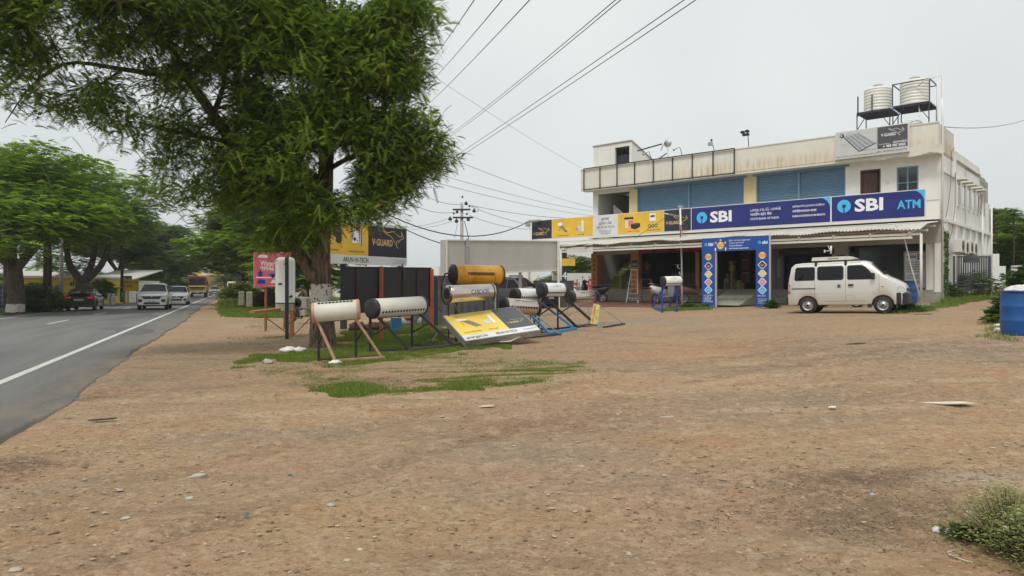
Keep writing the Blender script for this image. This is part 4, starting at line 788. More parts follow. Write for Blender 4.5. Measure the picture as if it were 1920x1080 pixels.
# ------------------------------------------------------------------ festive bank arch
ya = -4.35; xa0, xa1 = F(1316, None, ya), F(1442, None, ya); zA = .66; xi0, xi1 = F(1341, None, ya), F(1417, None, ya); HT = 3.86-zA
ar = T('banner_arch', 'blue bank banner arch with coloured diamond badges framing the shop entrance', 'banner', Bw(xa0, ya, zA), BROT)
W_ = xa1-xa0; lw = xi0-xa0; rw = xa1-xi1; Hd = HT-.62
m = MB('archblue'); m.box(0, lw, 0, .18, 0, HT); m.box(W_-rw, W_, 0, .18, 0, HT); m.box(lw, W_-rw, 0, .18, Hd, HT); m.box(lw, lw+.012, -.004, .17, 0, Hd-.002, 'offwhite'); m.box(W_, W_+.012, -.004, .17, 0, HT, 'offwhite'); m.build('frame', ar)
mk('pinkbadge', (.75, .25, .45), .5, var=0); m = MB('textwhite'); f = Face((0, -.002, 0), (1, 0, 0), (0, 0, 1), m)
def badge(cx, cz, col, r=.19):
    f.poly([(cx-r*1.08, cz), (cx-r*.3, cz-r*.86), (cx+r*.3, cz-r*.86), (cx+r*1.08, cz), (cx+r*.3, cz+r*.86), (cx-r*.3, cz+r*.86)], 'textwhite', 2); f.poly([(cx-r*.86, cz), (cx-r*.24, cz-r*.7), (cx+r*.24, cz-r*.7), (cx+r*.86, cz), (cx+r*.24, cz+r*.7), (cx-r*.24, cz+r*.7)], col, 3)
for (c0, wd) in ((0, lw), (W_-rw, rw)):
    cx = c0+wd/2
    for (zz, col) in ((2.33, 'palyellow'), (1.91, 'maroon'), (1.53, 'palyellow'), (1.16, 'pinkbadge'), (.80, 'cyan')):
        if zz == 2.33: f.disc(cx, zz, .155, 'palyellow', 2, 20); f.poly([(cx-.18, zz-.05), (cx+.18, zz-.05), (cx+.18, zz+.06), (cx-.18, zz+.06)], 'orangesign', 3); f.scrawl(cx, zz-.02, .24, .05, 'textwhite', 4, 1, seed=2, align='C')
        else: badge(cx, zz, col); f.scrawl(cx, zz, .13, .03, 'textwhite', 4, 2, 1.5, int(zz*10), 'C')
    f.sbi(c0+wd/2-.20, HT-.36, .13, 2, word='SBI' if c0 == 0 else 'sbi', bg='archblue', wd=.25)
f.disc(.93, HT-.36, .17, 'palyellow', 2, 22); f.rect(.74, 1.12, HT-.42, HT-.29, 'orangesign', 3); f.scrawl(.93, HT-.38, .3, .06, 'textwhite', 4, 1, seed=8, align='C')
for (a, b) in ((.70, -.24), (.93, -.12), (1.16, -.24)): f.disc(a, HT+b, .05, 'textgold', 3, 12)
for a in (.68, 1.18): f.rect(a-.03, a+.03, HT-.60, HT-.46, 'textwhite', 2)
f.text('இனிய பண்டிகை வாழ்த்துக்கள்', 1.34, HT-.18, .055, 'textwhite', 2, width=1.0, bold=.015); f.scrawl(1.34, HT-.29, .7, .05, 'textwhite', 2, 1, seed=4); f.text('Welcome festivities', 1.34, HT-.42, .065, 'textwhite', 2, width=.62, bold=.02); f.text('with abundant opportunities', 1.34, HT-.54, .065, 'textwhite', 2, width=.92, bold=.02)
f.scrawl(.10, .53, lw-.2, .05, 'textwhite', 2, 5, 1.45, 9); f.scrawl(W_-rw+.10, .53, rw-.25, .06, 'textwhite', 2, 1, seed=3); f.scrawl(W_-rw+.10, .40, rw-.18, .03, 'textwhite', 2, 4, 2.1, 6); f.scrawl(.1, .06, .28, .02, 'textwhite', 2, 1); f.disc(lw-.08, .09, .025, 'salmon', 2, 8); f.disc(W_-.08, .09, .025, 'salmon', 2, 8)
m.build('print', ar)
# ------------------------------------------------------------------ on the roof
def rod(m, a, b, r=.02, mat=None, n=6): m.path([a, b], r, n, mat); return m
def water_tank(u0, u1, vt, vb, yo, lab, plat, rail):
    k0, k1 = (u0-960)/FP, (u1-960)/FP; x = F((u0+u1)/2, None, yo); c = Bw(x, yo); Y = c.y; R = (k1-k0)*Y/2; z0 = CZ+(HZ-vb)/FP*Y; H = (vb-vt)/FP*Y
    t = T('water_tank', lab, 'water tank', (c.x, c.y, z0), BROT, 'rooftop water tanks'); pr = [(.01, 0), (R*.96, 0), (R, .03)]; z = .05; st = (H*.86-.1)/7
    for i in range(7): pr += [(R, z+.01), (R, z+st*.62), (R*.975, z+st*.72), (R*.975, z+st*.9)]; z += st
    pr += [(R, z), (R*.97, z+.06), (R*.80, z+.13), (R*.36, z+.18), (R*.34, z+.20)]
    MB('tankwhite').lathe(pr, n=32).build('body', t); MB('greywall').lathe([(R*.36, z+.20), (R*.37, z+.26), (R*.30, z+.29), (.01, z+.30)], n=20).build('lid', t)
    s = T('tank_stand', plat, 'tank stand', Bw(x, yo, PB+.15), BROT, 'steel stands under the water tanks'); m = MB('navysteel'); w_ = R*1.22; h = z0-PB-.15
    m.box(-w_, w_, -w_, w_, h-.05, h-.004); 
    for i in range(7): m.box(-w_, w_, -w_+i*w_/3-.03, -w_+i*w_/3+.03, h-.11, h-.051)
    m.build('platform', s)
    for a in (-1, 1):
        for b in (-1, 1): q = MB('navysteel'); q.box(a*w_-.04*(a > 0)*1-.0, a*w_+.04*(a < 0)+.0, b*w_-.04, b*w_+.0, -.01, h-.12); q.build('leg', s)
    q = MB('navysteel'); q.bar((-w_, -w_, h*.65), (-w_+.5, -w_, h-.1), .03); q.bar((w_, -w_, h*.65), (w_-.5, -w_, h-.1), .03); q.build('brace', s)
    if rail:
        q = MB('navysteel')
        for a in (-1, 1):
            for b in (-1, 1): q.box(a*w_-.02, a*w_+.02, b*w_-.02, b*w_+.02, h+.0, h+1.0)
        for b in (-1, 1): q.box(-w_, w_, b*w_-.018, b*w_+.018, h+.96, h+1.0); q.box(b*w_-.019, b*w_+.019, -w_, w_, h+.961, h+1.001)
        q.build('railing', s)
    else:
        for a in (-.95, -.1): MB('navysteel').box(a*w_, a*w_+.05, -w_-.05, -w_-.002, h-.2, h+.75).build('upright', s)
    return t
water_tank(1622, 1669, 162, 212, 2.0, 'ribbed white water tank on the left rooftop stand with two short posts', 'dark blue steel stand with two short posts under the left water tank', False)
water_tank(1690, 1740, 148, 200, 1.6, 'ribbed white water tank caged by a steel railing at the right roof corner', 'dark blue steel stand with a railing under the right water tank', True)
m = MB('white'); pr = T('riser_pipe', 'tall white plumbing pipes rising beside the right water tank', 'pipe', Bw(XR-.25, .3, PB+.15), BROT)
x = F(1757, None, .3); m.path([(F(1757, None, .3)-XR+.25, 0, 0), (F(1757, None, .3)-XR+.25, 0, 3.8)], .025, 8); x2 = x+.17-XR+.25; m.path([(x2, .05, 0), (x2, .05, 3.3), (x2-.7, .1, 3.25), (x2-.95, .2, 3.05)], .022, 8); m.path([(x2-.9, .2, 1.25), (x2-.2, 0, 1.25)], .015, 6); m.path([(x-XR-.75, 1.0, 3.0), (x-XR-.3, .1, .6)], .028, 8); m.build('pipe', pr)
dp = T('loose_pipe_pile', 'weathered concrete lump with tangled pipes on the right roof corner', 'rubble', Bw(XR-1.1, -.2, PT+.05), BROT); MB('concrete').bbox(-.5, .4, -.2, .3, 0, .12, .03).build('slab', dp); q = MB('white').path([(-.5, -.1, .14), (-.1, 0, .32), (.3, .05, .16)], .02, 6); q.path([(-.3, 0, .13), (.2, .1, .28), (.4, .15, .14)], .015, 6, 'rust'); q.build('pipe', dp)
def flood(u, v, yo, lab, kind):
    x = F(u, None, yo); p = Bw(x, yo, PT+.05); t = T('roof_floodlight', lab, 'floodlight', p, BROT, 'floodlights along the parapet'); s = 1.0
    if kind == 0: MB('blackpaint').path([(0, 0, 0), (-.18, 0, .55), (-.42, -.1, .42)], .018, 6).build('arm', t); MB('galv').path([(-.36, -.1, .46), (-.5, -.12, .40)], [.03, .07], 10).build('lamp', t)
    elif kind == 1: MB('blackpaint').path([(0, 0, 0), (-.12, 0, .45), (-.18, 0, .62)], .018, 6).build('arm', t); MB('galv').bbox(-.34, -.08, -.14, .0, .36, .56, .03).build('lamp', t); MB('blackpaint').blob((-.18, 0, .66), (.06, .05, .06)).build('camera_head', t)
    else:
        MB('blackpaint').path([(0, 0, 0), (-.06, 0, .78)], .02, 6).build('arm', t); q = MB('blackpaint'); q.bbox(-.32, .02, -.1, .06, .62, .74, .02); q.bbox(-.40, -.22, -.14, .06, .76, .88, .02); q.bbox(-.16, .02, -.14, .06, .78, .90, .02); q.build('lamp', t)
flood(1222, 0, -.4, 'small bent-arm floodlight nearest the stair head room', 0); flood(1280, 0, -.4, 'small bent-arm floodlight just right of the rooftop dish', 0); flood(1340, 0, -.4, 'single square floodlight with a camera above the parapet', 1); flood(1404, 0, -.4, 'twin black floodlights on a short pole above the parapet', 2)
sd_ = T('satellite_dish', 'small pale satellite dish on a pole behind the parapet', 'satellite dish', Bw(F(1252, None, .3), .3, PB+.15), BROT); MB('galv').path([(0, 0, 0), (0, 0, 2.1)], .025, 8).build('pole', sd_); MB('offwhite').lathe([(.01, .06), (.18, .03), (.29, 0), (.30, .01), (.18, .045), (.01, .075)], (-.25, -.1, 2.0), (-.8, -.5, .4), 20).build('dish', sd_); MB('galv').lathe([(.001, -.02), (.2, -.02), (.22, 0), (.2, .02), (.001, .02)], (0, 0, 2.15), (.2, -1, 0), 16).build('drum_antenna', sd_)
bb = T('ridge_bar', 'dark metal bar lying loose against the stair head room roof', 'metal bar', Bw(F(1215, None, .5), -.3, PT+.05), BROT); MB('blackpaint').bar((-.2, 0, .7), (1.3, .1, .9), .06).build('bar', bb); MB('blackpaint').bar((1.0, 0, .0), (1.6, .1, .35), .05).build('prop', bb)
# ------------------------------------------------------------------ solar water heaters on the ground
def heater(lab, A, B, R, nh, phi, tank, cap, feet, stand, rear=True, tops=(.08, .92), bw=.04, base=None, ring=None, rear_drop=None, draw=None, hr=.030, brace=True, capw=.06, name='solar_water_heater', cat='water heater', vert=True, grp='solar water heaters standing in the yard', domed=False):
    A = at(*A); B = at(*B); ax = (B-A); Ln = ax.length; ax.normalize(); n = Vector((ax.y, -ax.x, 0)).normalized()
    if n.y > 0: n = -n
    up = ax.cross(n).normalized();
    if up.z < 0: up = -up
    mid = (A+B)/2; g = gzf(mid.x, mid.y); t = T(name, lab, cat, (mid.x, mid.y, g), math.atan2(ax.y, ax.x), grp)
    m = MB(tank); m.lathe([(R*.2, 0), (R*.93, .0), (R, .012), (R, Ln-.012), (R*.93, Ln), (R*.2, Ln)] if not domed else [(.01, -.03), (R*.5, -.02), (R*.88, 0), (R, .05), (R, Ln-.05), (R*.88, Ln), (.01, Ln+.02)], A, ax, 36)
    m.build('tank', t, True)
    def sp(s, ph, rr): return A+ax*s+(n*math.cos(ph)+up*math.sin(ph))*rr
    if nh:
        h = MB('dark'); ph = math.radians(phi); s0 = Ln*.10 if nh < 12 else Ln*.06
        for i in range(nh):
            s = s0+(Ln-2*s0)*(i+.5)/nh; c = sp(s, ph, R+.004); d = (n*math.cos(ph)+up*math.sin(ph)); tt = d.cross(ax)
            h.add([c+ax*(hr*math.cos(a))+tt*(hr*math.sin(a)) for a in [k*math.pi/6 for k in range(12)]], [tuple(range(12))])
        h.build('tube_holes', t, True)
    for e, (o, d) in enumerate(((A, -ax), (B, ax))):
        MB(cap).lathe([(R*1.035, -capw), (R*1.04, -.004), (R*1.03, .012), (R*.92, .03), (R*.5, .036), (.001, .036)], o, d, 32).build('end_cap', t, True)
    if ring:
        for o in (A+ax*.05, B-ax*.05): MB(ring).lathe([(R*1.015, -.012), (R*1.03, 0), (R*1.015, .012)], o, ax, 32).build('band', t, True)
    if draw:
        q = MB('textblack'); draw(q, sp, Ln, R); q.build('lettering', t, True)
    if feet:
        f1, f2 = [gp(*f)+Vector((0, 0, .03)) for f in feet]; p1 = A+ax*Ln*tops[0]-up*R*.9+n*R*.25; p2 = A+ax*Ln*tops[1]-up*R*.9+n*R*.25; 
        for (p, f) in ((p1, f1), (p2, f2)): MB(stand).bar(p, f, bw, bw).build('sloping_leg', t, True)
        if base: MB(base).bar(f1-(f2-f1).normalized()*.05, f2+(f2-f1).normalized()*.05, bw*1.7, bw*1.5).build('base_bar', t, True)
        rr = []
        if rear:
            for p, s in ((p1, 1), (p2, -1)):
                q = p-n*R*1.1; zt = q.z+R*.1; gq = Vector((q.x, q.y, gzf(q.x, q.y)-.03)); MB(rear if isinstance(rear, str) else stand).bar(gq, Vector((q.x, q.y, zt)), bw*.9, bw*.9).build('rear_leg', t, True); rr.append((gq, Vector((q.x, q.y, zt))))
            m = MB(rear if isinstance(rear, str) else stand); m.bar(rr[0][1]-Vector((0, 0, .03)), rr[1][1]-Vector((0, 0, .03)), bw*.8, bw*.8); m.bar(p1-Vector((0, 0, .0)), p2, bw*.8, bw*.8)
            m.bar(p1, rr[0][1], bw*.7); m.bar(p2, rr[1][1], bw*.7)
            if brace:
                for i, f in ((0, f1), (1, f2)):
                    m.bar(rr[i][0]+Vector((0, 0, .08)), f+Vector((0, 0, .02)), bw*.6); pm_ = (p1, p2)[i]; m.bar(rr[i][0]*.55+rr[i][1]*.45, pm_*.72+f*.28, bw*.55)
            m.build('frame', t, True)
    return t
# printing wrapped on the curved tank front
def wrap(q, sp, s0, ph0, body, h, wd, R, mat, kang=False):
    vs, fs = text_mesh(body, .015); x0 = min(v[0] for v in vs); x1 = max(v[0] for v in vs); ky = h/.7
    q.add([sp(s0+(v[0]-x0)*wd/(x1-x0), ph0+v[1]*ky/R, R+.004) for v in vs], fs, mat)
t1 = heater('white tank with pink rings on a pink bench frame before the trunk', (588, 586.5, 13.75), (672, 580, 13.9), .195, 10, 62, 'offwhite', 'pinkpaint', ((629, 680), (716, 674)), 'pinkpaint', rear='blackpaint', base='pinkpaint', capw=.025, bw=.045, hr=.03)
t2 = heater('white tank with black ends and a row of fifteen holes on a black steel frame', (697, 579, 15.4), (790, 572.5, 16.7), .215, 15, -22, 'offwhite', 'blackplastic', ((768, 660), (852, 651)), 'blackpaint', base='brownpaint', bw=.06, capw=.05, hr=.030)
def lett(body, f0, f1, ph, h, mat): return lambda q, sp, Ln, R: wrap(q, sp, Ln*f0, math.radians(ph), body, h, Ln*(f1-f0), R, mat)
def plate_orange(q, sp, Ln, R):
    a = [Ln*.22, Ln*.78]
    for i in range(6):
        p0, p1 = math.radians(-4+3*i), math.radians(-1+3*i); q.add([sp(a[0], p0, R+.003), sp(a[1], p0, R+.003), sp(a[1], p1, R+.003), sp(a[0], p1, R+.003)], [(0, 1, 2, 3)], 'woodbrown')
    [q.add([sp(Ln*(.40+.055*k), math.radians(1), R+.005), sp(Ln*(.43+.055*k), math.radians(1), R+.005), sp(Ln*(.43+.055*k), math.radians(10), R+.005), sp(Ln*(.40+.055*k), math.radians(10), R+.005)], [(0, 1, 2, 3)], 'rust') for k in range(6)]; q.add([sp(Ln*.24+math.cos(k)*.04, math.radians(6)+math.sin(k)*.2, R+.005) for k in [i*.6283 for i in range(10)]], [tuple(range(10))], 'orangesign')
t3 = heater('big orange yellow tank with black end caps on top behind the silver tank', (849, 514.5, 18.2), (938, 516, 18.9), .255, 0, 0, 'tankyellow', 'blackplastic', None, 'blackpaint', capw=.03, draw=plate_orange)
m = MB('blackpaint'); A = at(849, 514.5, 18.2); B = at(938, 516, 18.9)
for p in (A*.93+B*.07, A*.07+B*.93):
    for d in (-.12, .18): m.bar((p.x, p.y+d, gzf(p.x, p.y)-.03), (p.x, p.y+d, p.z-.2), .04)
    m.bar((p.x, p.y-.2, p.z-.26), (p.x, p.y+.25, p.z-.26), .04)
m.bar(A-Vector((0, 0, .25)), B-Vector((0, 0, .25)), .04); m.build('stand_frame', t3, True)
m = MB('blackplastic'); a = A+Vector((-.02, -.15, .05)); m.path([a, a+Vector((-.16, -.03, -.04)), a+Vector((-.24, -.05, -.25)), a+Vector((-.25, -.05, -.6)), a+Vector((-.18, -.05, -.78)), a+Vector((-.10, -.05, -.82))], .022, 8); m.build('hose', t3, True)
t4 = heater('dull silver steel tank lettered in blue, below the orange tank', (841, 552, 17.0), (921, 547.5, 17.7), .215, 0, 0, 'brushed', 'brushed', ((878, 628), (945, 622)), 'galv', rear='blackpaint', capw=.02, bw=.035, draw=lett('CASCADE', .42, .84, -4, .10, 'textblue'), domed=True)
t5 = heater('plain white tank with black left cap and ten holes on a bright blue frame', (964, 553, 20.6), (1013, 554, 21.3), .20, 10, -18, 'white', 'blackplastic', ((1030, 627), (1078, 619)), 'bluepaint', rear='blackpaint', base='brightblue', bw=.06, capw=.1, hr=.030)
t6 = heater('low silver steel tank with ten holes partly hidden behind the leaning sign', (944, 573, 18.4), (1007, 577, 19.0), .205, 10, -3, 'brushed', 'blackplastic', ((985, 636), (1050, 629)), 'galv', rear='blackpaint', base='blackpaint', bw=.025, capw=.05, draw=lett('Solar Water Heater', .25, .85, 42, .05, 'rust'), hr=.030)
def vg(q, sp, Ln, R):
    wrap(q, sp, Ln*.26, math.radians(22), 'V·GUARD', .045, Ln*.34, R, 'galv'); pts = [(0, 1), (.11, .83), (.25, .78), (.41, .855), (.58, .82), (.75, .64), (.88, .62), (.92, .8), (1., .60), (.82, .44), (.73, .29)]; lo = [(.03, .88), (.20, .68), (.45, .50), (.62, .17), (.735, .0)]
    for pl in (pts, lo):
        for i in range(len(pl)-1):
            (a, b), (c, d) = pl[i], pl[i+1]; f = lambda x, y, o: sp(Ln*(.42+.32*x), math.radians(18)+(y*.13)/R+o, R+.005); q.add([f(a, b, -.02), f(c, d, -.02), f(c, d, .02), f(a, b, .02)], [(0, 1, 2, 3)], 'galv')
t7 = heater('white tank with faint kangaroo print and black left cap, highest of the right cluster', (1014, 543.5, 20.6), (1057, 543.5, 21.2), .205, 10, -24, 'white', 'blackplastic', ((1082, 615), (1117, 610)), 'blackpaint', base='brownpaint', bw=.06, capw=.1, draw=vg, hr=.030)
t8 = heater('rightmost silver steel tank of the cluster with black left cap and thin pipe legs', (1068, 557, 22.6), (1115, 555.5, 23.6), .20, 15, -24, 'brushed', 'blackplastic', ((1133, 615), (1170, 609)), 'galv', rear='galv', base='blackpaint', bw=.028, capw=.09, draw=lett('Solar Guard', .3, .75, 38, .07, 'rust'), hr=.022)
t9 = heater('small white tank on a blue slanted stand in front of the ladders', (1243, 527.5, 28.6), (1276, 526.5, 28.9), .195, 10, -30, 'white', 'blackplastic', ((1222, 577), (1253, 578)), 'royal', rear='royal', base='windblue', bw=.06, capw=.04, draw=vg, hr=.026)
# ------------------------------------------------------------------ leaning sign
P4 = [Vector(p) for p in ((-1.06, 16.2, .36), (.70, 17.21, .56), (.09, 18.18, 1.10), (-1.68, 17.17, .90))]
e1 = (P4[1]-P4[0]); e2 = (P4[3]-P4[0]); Ws, Hs = e1.length, e2.length; e1n = e1.normalized(); e2n = (e2-e1n*e2.dot(e1n)).normalized()
lg = T('leaning_sign', 'faded yellow and grey sign box leaning back against the water heaters', 'sign', (P4[0].x, P4[0].y, gzf(P4[0].x, P4[0].y)), math.atan2(e1.y, e1.x)); nn = e1n.cross(e2n)
m = MB('greyboard'); m.prism([(0, 0), (Ws, 0), (Ws, Hs), (0, Hs)], lambda a, b, d: P4[0]+e1n*a+e2n*b-nn*d, .16, 0, 'galv'); m.build('box_frame', lg, True)
m = MB('palyellow'); f = Face(P4[0], e1n, e2n, m); xb = Ws*.64; f.rect(.02, xb, .25, Hs-.02, 'palyellow', 1); f.rect(xb, Ws-.02, .25, Hs-.02, 'palblack', 1); f.rect(.02, Ws-.02, .02, .25, 'signwhite', 1)
f.poly([(.30, .92), (.52, .90), (.74, .58), (.56, .56)], 'galv', 2); f.poly([(.20, .96), (.22, 1.02), (.48, .98), (.47, .90), (.25, .90)], 'textwhite', 3); f.stroke([(.30, .9), (.30, .66)], .01, 'dark', 2); f.rect(1.06, 1.14, .62, 1.02, 'textwhite', 3); f.poly([(.84, .66), (.86, .82), (1.02, .84), (1.03, .62)], 'signwhite', 2)
f.text('SOLAR WATER HEATER', .14, .34, .045, 'textblack', 2, width=.46, bold=.01); f.text('HEAT PUMP', .80, .34, .045, 'textblack', 2, width=.26, bold=.01); f.vguard(xb+.08, .48, Ws-xb-.22, 'tagyellow', 'tagyellow', 2)
f.text('அருண் ஹை-டெக்', .08, .08, .085, 'textblack', 2, width=.55, bold=.01); f.text('ARUN HI-TECH', .86, .085, .10, 'textblack', 2, width=.58, bold=.015); f.text('Ph: 98422 87774', Ws-.40, .11, .05, 'gateg', 2, width=.34); m.build('face', lg, True)
q = MB('offwhite'); a = P4[0]-nn*.16; q.path([a+e1n*.9-nn*.0, a+e1n*1.2-Vector((0, .05, .02)), a+e1n*1.5-Vector((0, .06, -.06))], [.01, .02, .006], 6); q.build('torn_trim', lg, True)
# small upright tag board tied to the stand
tb = gp(1122, 612); t = T('tag_board', 'narrow faded yellow board with slanting red letters propped among heater legs', 'board', tb, .1)
m = MB('tagyellow'); o = at(1107, 607, 20.2); xd = Vector((.95, .2, -.12)).normalized(); zd = Vector((.13, 0, 1)).normalized(); m.prism([(0, 0), (.22, 0), (.21, .56), (.02, .58)], lambda a, b, d: o+xd*a+zd*b+xd.cross(zd)*d, -.02, 0); m.build('board', t, True)
m = MB('textred'); f = Face(o, xd, zd, m); f.text('CITY CANON', .10, .04, .065, 'textred', 1, width=.48, rot=math.pi/2, bold=.02); f.text('service', .17, .14, .04, 'textblue', 1, width=.28, rot=math.pi/2); m.build('lettering', t, True)
# ------------------------------------------------------------------ yard boards and billboards
def panel_sign(name, lab, cat, Pl, Pr, z0l, z0r, z1l, z1r, th, posts, mat, draw=None, postmat='galv', pr=.06, grp=None):
    Pl = Vector((*Pl, 0)); Pr = Vector((*Pr, 0)); d = (Pr-Pl); Wd = d.length; d.normalize(); t = T(name, lab, cat, (Pl.x, Pl.y, gzf(Pl.x, Pl.y)), math.atan2(d.y, d.x), grp); n = Vector((d.y, -d.x, 0))
    m = MB(mat); m.prism([(0, z0l), (Wd, z0r), (Wd, z1r), (0, z1l)], lambda a, b, q: Pl+d*a+Vector((0, 0, b))-n*q, th, 0); m.build('panel', t, True)
    for a, zt, off in posts: p = Pl+d*a+n*off; MB(postmat).bar((p.x, p.y, gzf(p.x, p.y)-.05), (p.x, p.y, zt), pr, pr).build('post', t, True)
    if draw:
        q = MB('signwhite'); zt = lambda a: z0l+(z0r-z0l)*a/Wd; f = Face(Pl+Vector((0, 0, z0l))+n*.002, d, (0, 0, 1), q); draw(f, Wd, z1l-z0l); q.build('face', t, True)
    return t, Pl, d, n, Wd
# black board back with orange posts
t, Pl, d, n, Wd = panel_sign('black_board', 'long blank black board on orange posts standing right of the tree trunk', 'board', (-4.12, 17.3), (-2.5, 22.0), .92, 1.0, 2.07, 2.17, .05, (), 'blueboard')
for a, mt_, w_ in ((Wd*.36, 'orangepaint', .09), (Wd-.05, 'orangepaint', .10)): p = Pl+d*a+n*.05; MB(mt_).bar((p.x, p.y, gzf(p.x, p.y)-.05), (p.x, p.y, 2.15), w_, w_).build('post', t, True)
for a in (.12, .62, .80): p = Pl+d*a*Wd*1+n*.015; MB('maroon').bar((p.x, p.y, 1.0), (p.x, p.y, 2.1), .035, .03).build('batten', t, True)
p = Pl+d*(Wd*.5)+n*.02; MB('blackpaint').bar(Pl+Vector((0, 0, 2.085)), Pl+d*Wd+Vector((0, 0, 2.185)), .06, .03).build('top_rail', t, True)
# dark post right of it
p = gp(817, 612); t = T('black_post', 'short black steel post standing between the black board and silver tank', 'post', p); MB('navysteel').box(-.07, .07, -.05, .05, -.05, 1.72).build('shaft', t); MB('navysteel').bar((-.22, 0, .5), (0, 0, .75), .03).bar((.22, 0, .5), (0, 0, .75), .03).build('brace', t)
# grey sheet fence behind
mk('sheetgrey', (.12, .125, .13), .6, .2, var=.2, scale=1.2, stretch=(.3, 1, 6)); m = MB('sheetgrey'); a = at(770, 590, 25.5); b = at(935, 590, 27.5); fn = T('sheet_fence', 'low dark grey corrugated sheet fence behind the orange tank', 'fence', (a.x, a.y, gzf(a.x, a.y)), math.atan2(b.y-a.y, b.x-a.x))
vs = []; fs = []; N2 = 60
for i in range(N2+1):
    p = a.lerp(b, i/N2); o = .03*math.sin(i*1.3); vs += [(p.x, p.y+o, .05), (p.x, p.y+o, 2.02)]
for i in range(N2): fs.append((2*i, 2*i+2, 2*i+3, 2*i+1))
m.add(vs, fs); m.box(a.x, b.x, b.y+.6, b.y+.66, .0, .05); m.build('sheet', fn, True)
# yellow billboard
def draw_bb(f, W_, H_):
    xb = W_*.50; f.rect(.02, xb, .34, H_-.02, 'signyellow', 1); f.rect(xb, W_-.03, .34, H_-.02, 'signblack', 1); f.rect(.02, W_-.03, .02, .34, 'signwhite', 1)
    f.vguard(xb+.20, .70, W_-xb-.40, 'textgold', 'textgold', 2); f.text('ARUN HI-TECH', xb-1.28, .10, .17, 'textblack', 2, width=1.28, bold=.015); f.text('SOLAR WATER HEATERS', xb-2.2, .47, .05, 'textblack', 2, width=.7, bold=.02); f.text('ON GRID SOLAR ROOFTOP SYSTEM', xb-1.0, .45, .05, 'textblack', 2, width=.78, bold=.02)
    f.text('No. 1/178, Sathy Main Road, Karegoundenpalayam,', W_-.12, .24, .035, 'textblack', 2, width=.8, align='R'); f.text('Coimbatore - 641107', W_-.12, .17, .035, 'textblack', 2, width=.62, align='R'); f.text('Ph : 98422 87774, 63125 55055', W_-.12, .10, .035, 'textblack', 2, width=.74, align='R')
    f.poly([(xb-.72, .95), (xb-.74, H_-.16), (xb-.44, H_-.12), (xb-.44, .86)], 'palblack', 2); f.rect(xb-.40, xb-.34, .70, H_-.14, 'palblack', 2); f.rect(xb-.44, xb-.40, .72, H_-.14, 'textwhite', 3)
    f.poly([(xb-.86, .82), (xb-.88, 1.24), (xb-.84, 1.29), (xb-.52, 1.29), (xb-.48, 1.25), (xb-.48, .84), (xb-.52, .78), (xb-.82, .77)], 'textwhite', 4); f.disc(xb-.70, .92, .065, 'signblack', 5, 14); f.disc(xb-.56, .86, .03, 'palblack', 5, 10)
    f.rect(xb-1.75, xb-1.38, .95, H_-.10, 'palblack', 2); f.poly([(xb-1.62, .80), (xb-1.62, 1.12), (xb-1.34, 1.12), (xb-1.34, .82), (xb-1.40, .74), (xb-1.55, .74)], 'signblack', 4)
t, Pl, d, n, Wd = panel_sign('billboard', 'yellow and black billboard with gold kangaroo behind the black board', 'billboard', (-6.40, 24.13), (-4.12, 27.86), 2.39, 2.49, 3.87, 3.98, .12, ((1.05, 2.42, -.1), (4.1, 2.5, -.1)), 'offwhite', draw_bb, 'navysteel', .2)
# grey back of the big billboard
t, Pl, d, n, Wd = panel_sign('blank_billboard', 'large blank grey back of a billboard on white pipe posts above the tanks', 'billboard', (-2.27, 24.6), (1.83, 28.9), 2.02, 2.26, 3.23, 3.47, .32, ((2.6, 2.3, -.15), (3.9, 2.35, -.15)), 'greyboard', None, 'galv', .12)
MB('galv').bar(Pl+d*.95+n*.04+Vector((0, 0, 2.1)), Pl+d*.95+n*.04+Vector((0, 0, 3.32)), .08, .08).build('post', t, True); p = Pl+d*(Wd+.02)+n*.06; MB('offwhite').bar((p.x, p.y, gzf(p.x, p.y)-.05), (p.x, p.y, 3.48), .16, .1).build('post', t, True)
m = MB('offwhite'); m.bar(Pl+n*.02+Vector((0, 0, 2.03)), Pl+n*.02+Vector((0, 0, 3.22)), .05); m.bar(Pl+n*.02+Vector((0, 0, 3.22)), Pl+d*Wd+n*.02+Vector((0, 0, 3.46)), .04); m.bar(Pl+n*.02+Vector((0, 0, 2.03)), Pl+d*Wd+n*.02+Vector((0, 0, 2.27)), .05); m.build('edge_trim', t, True)
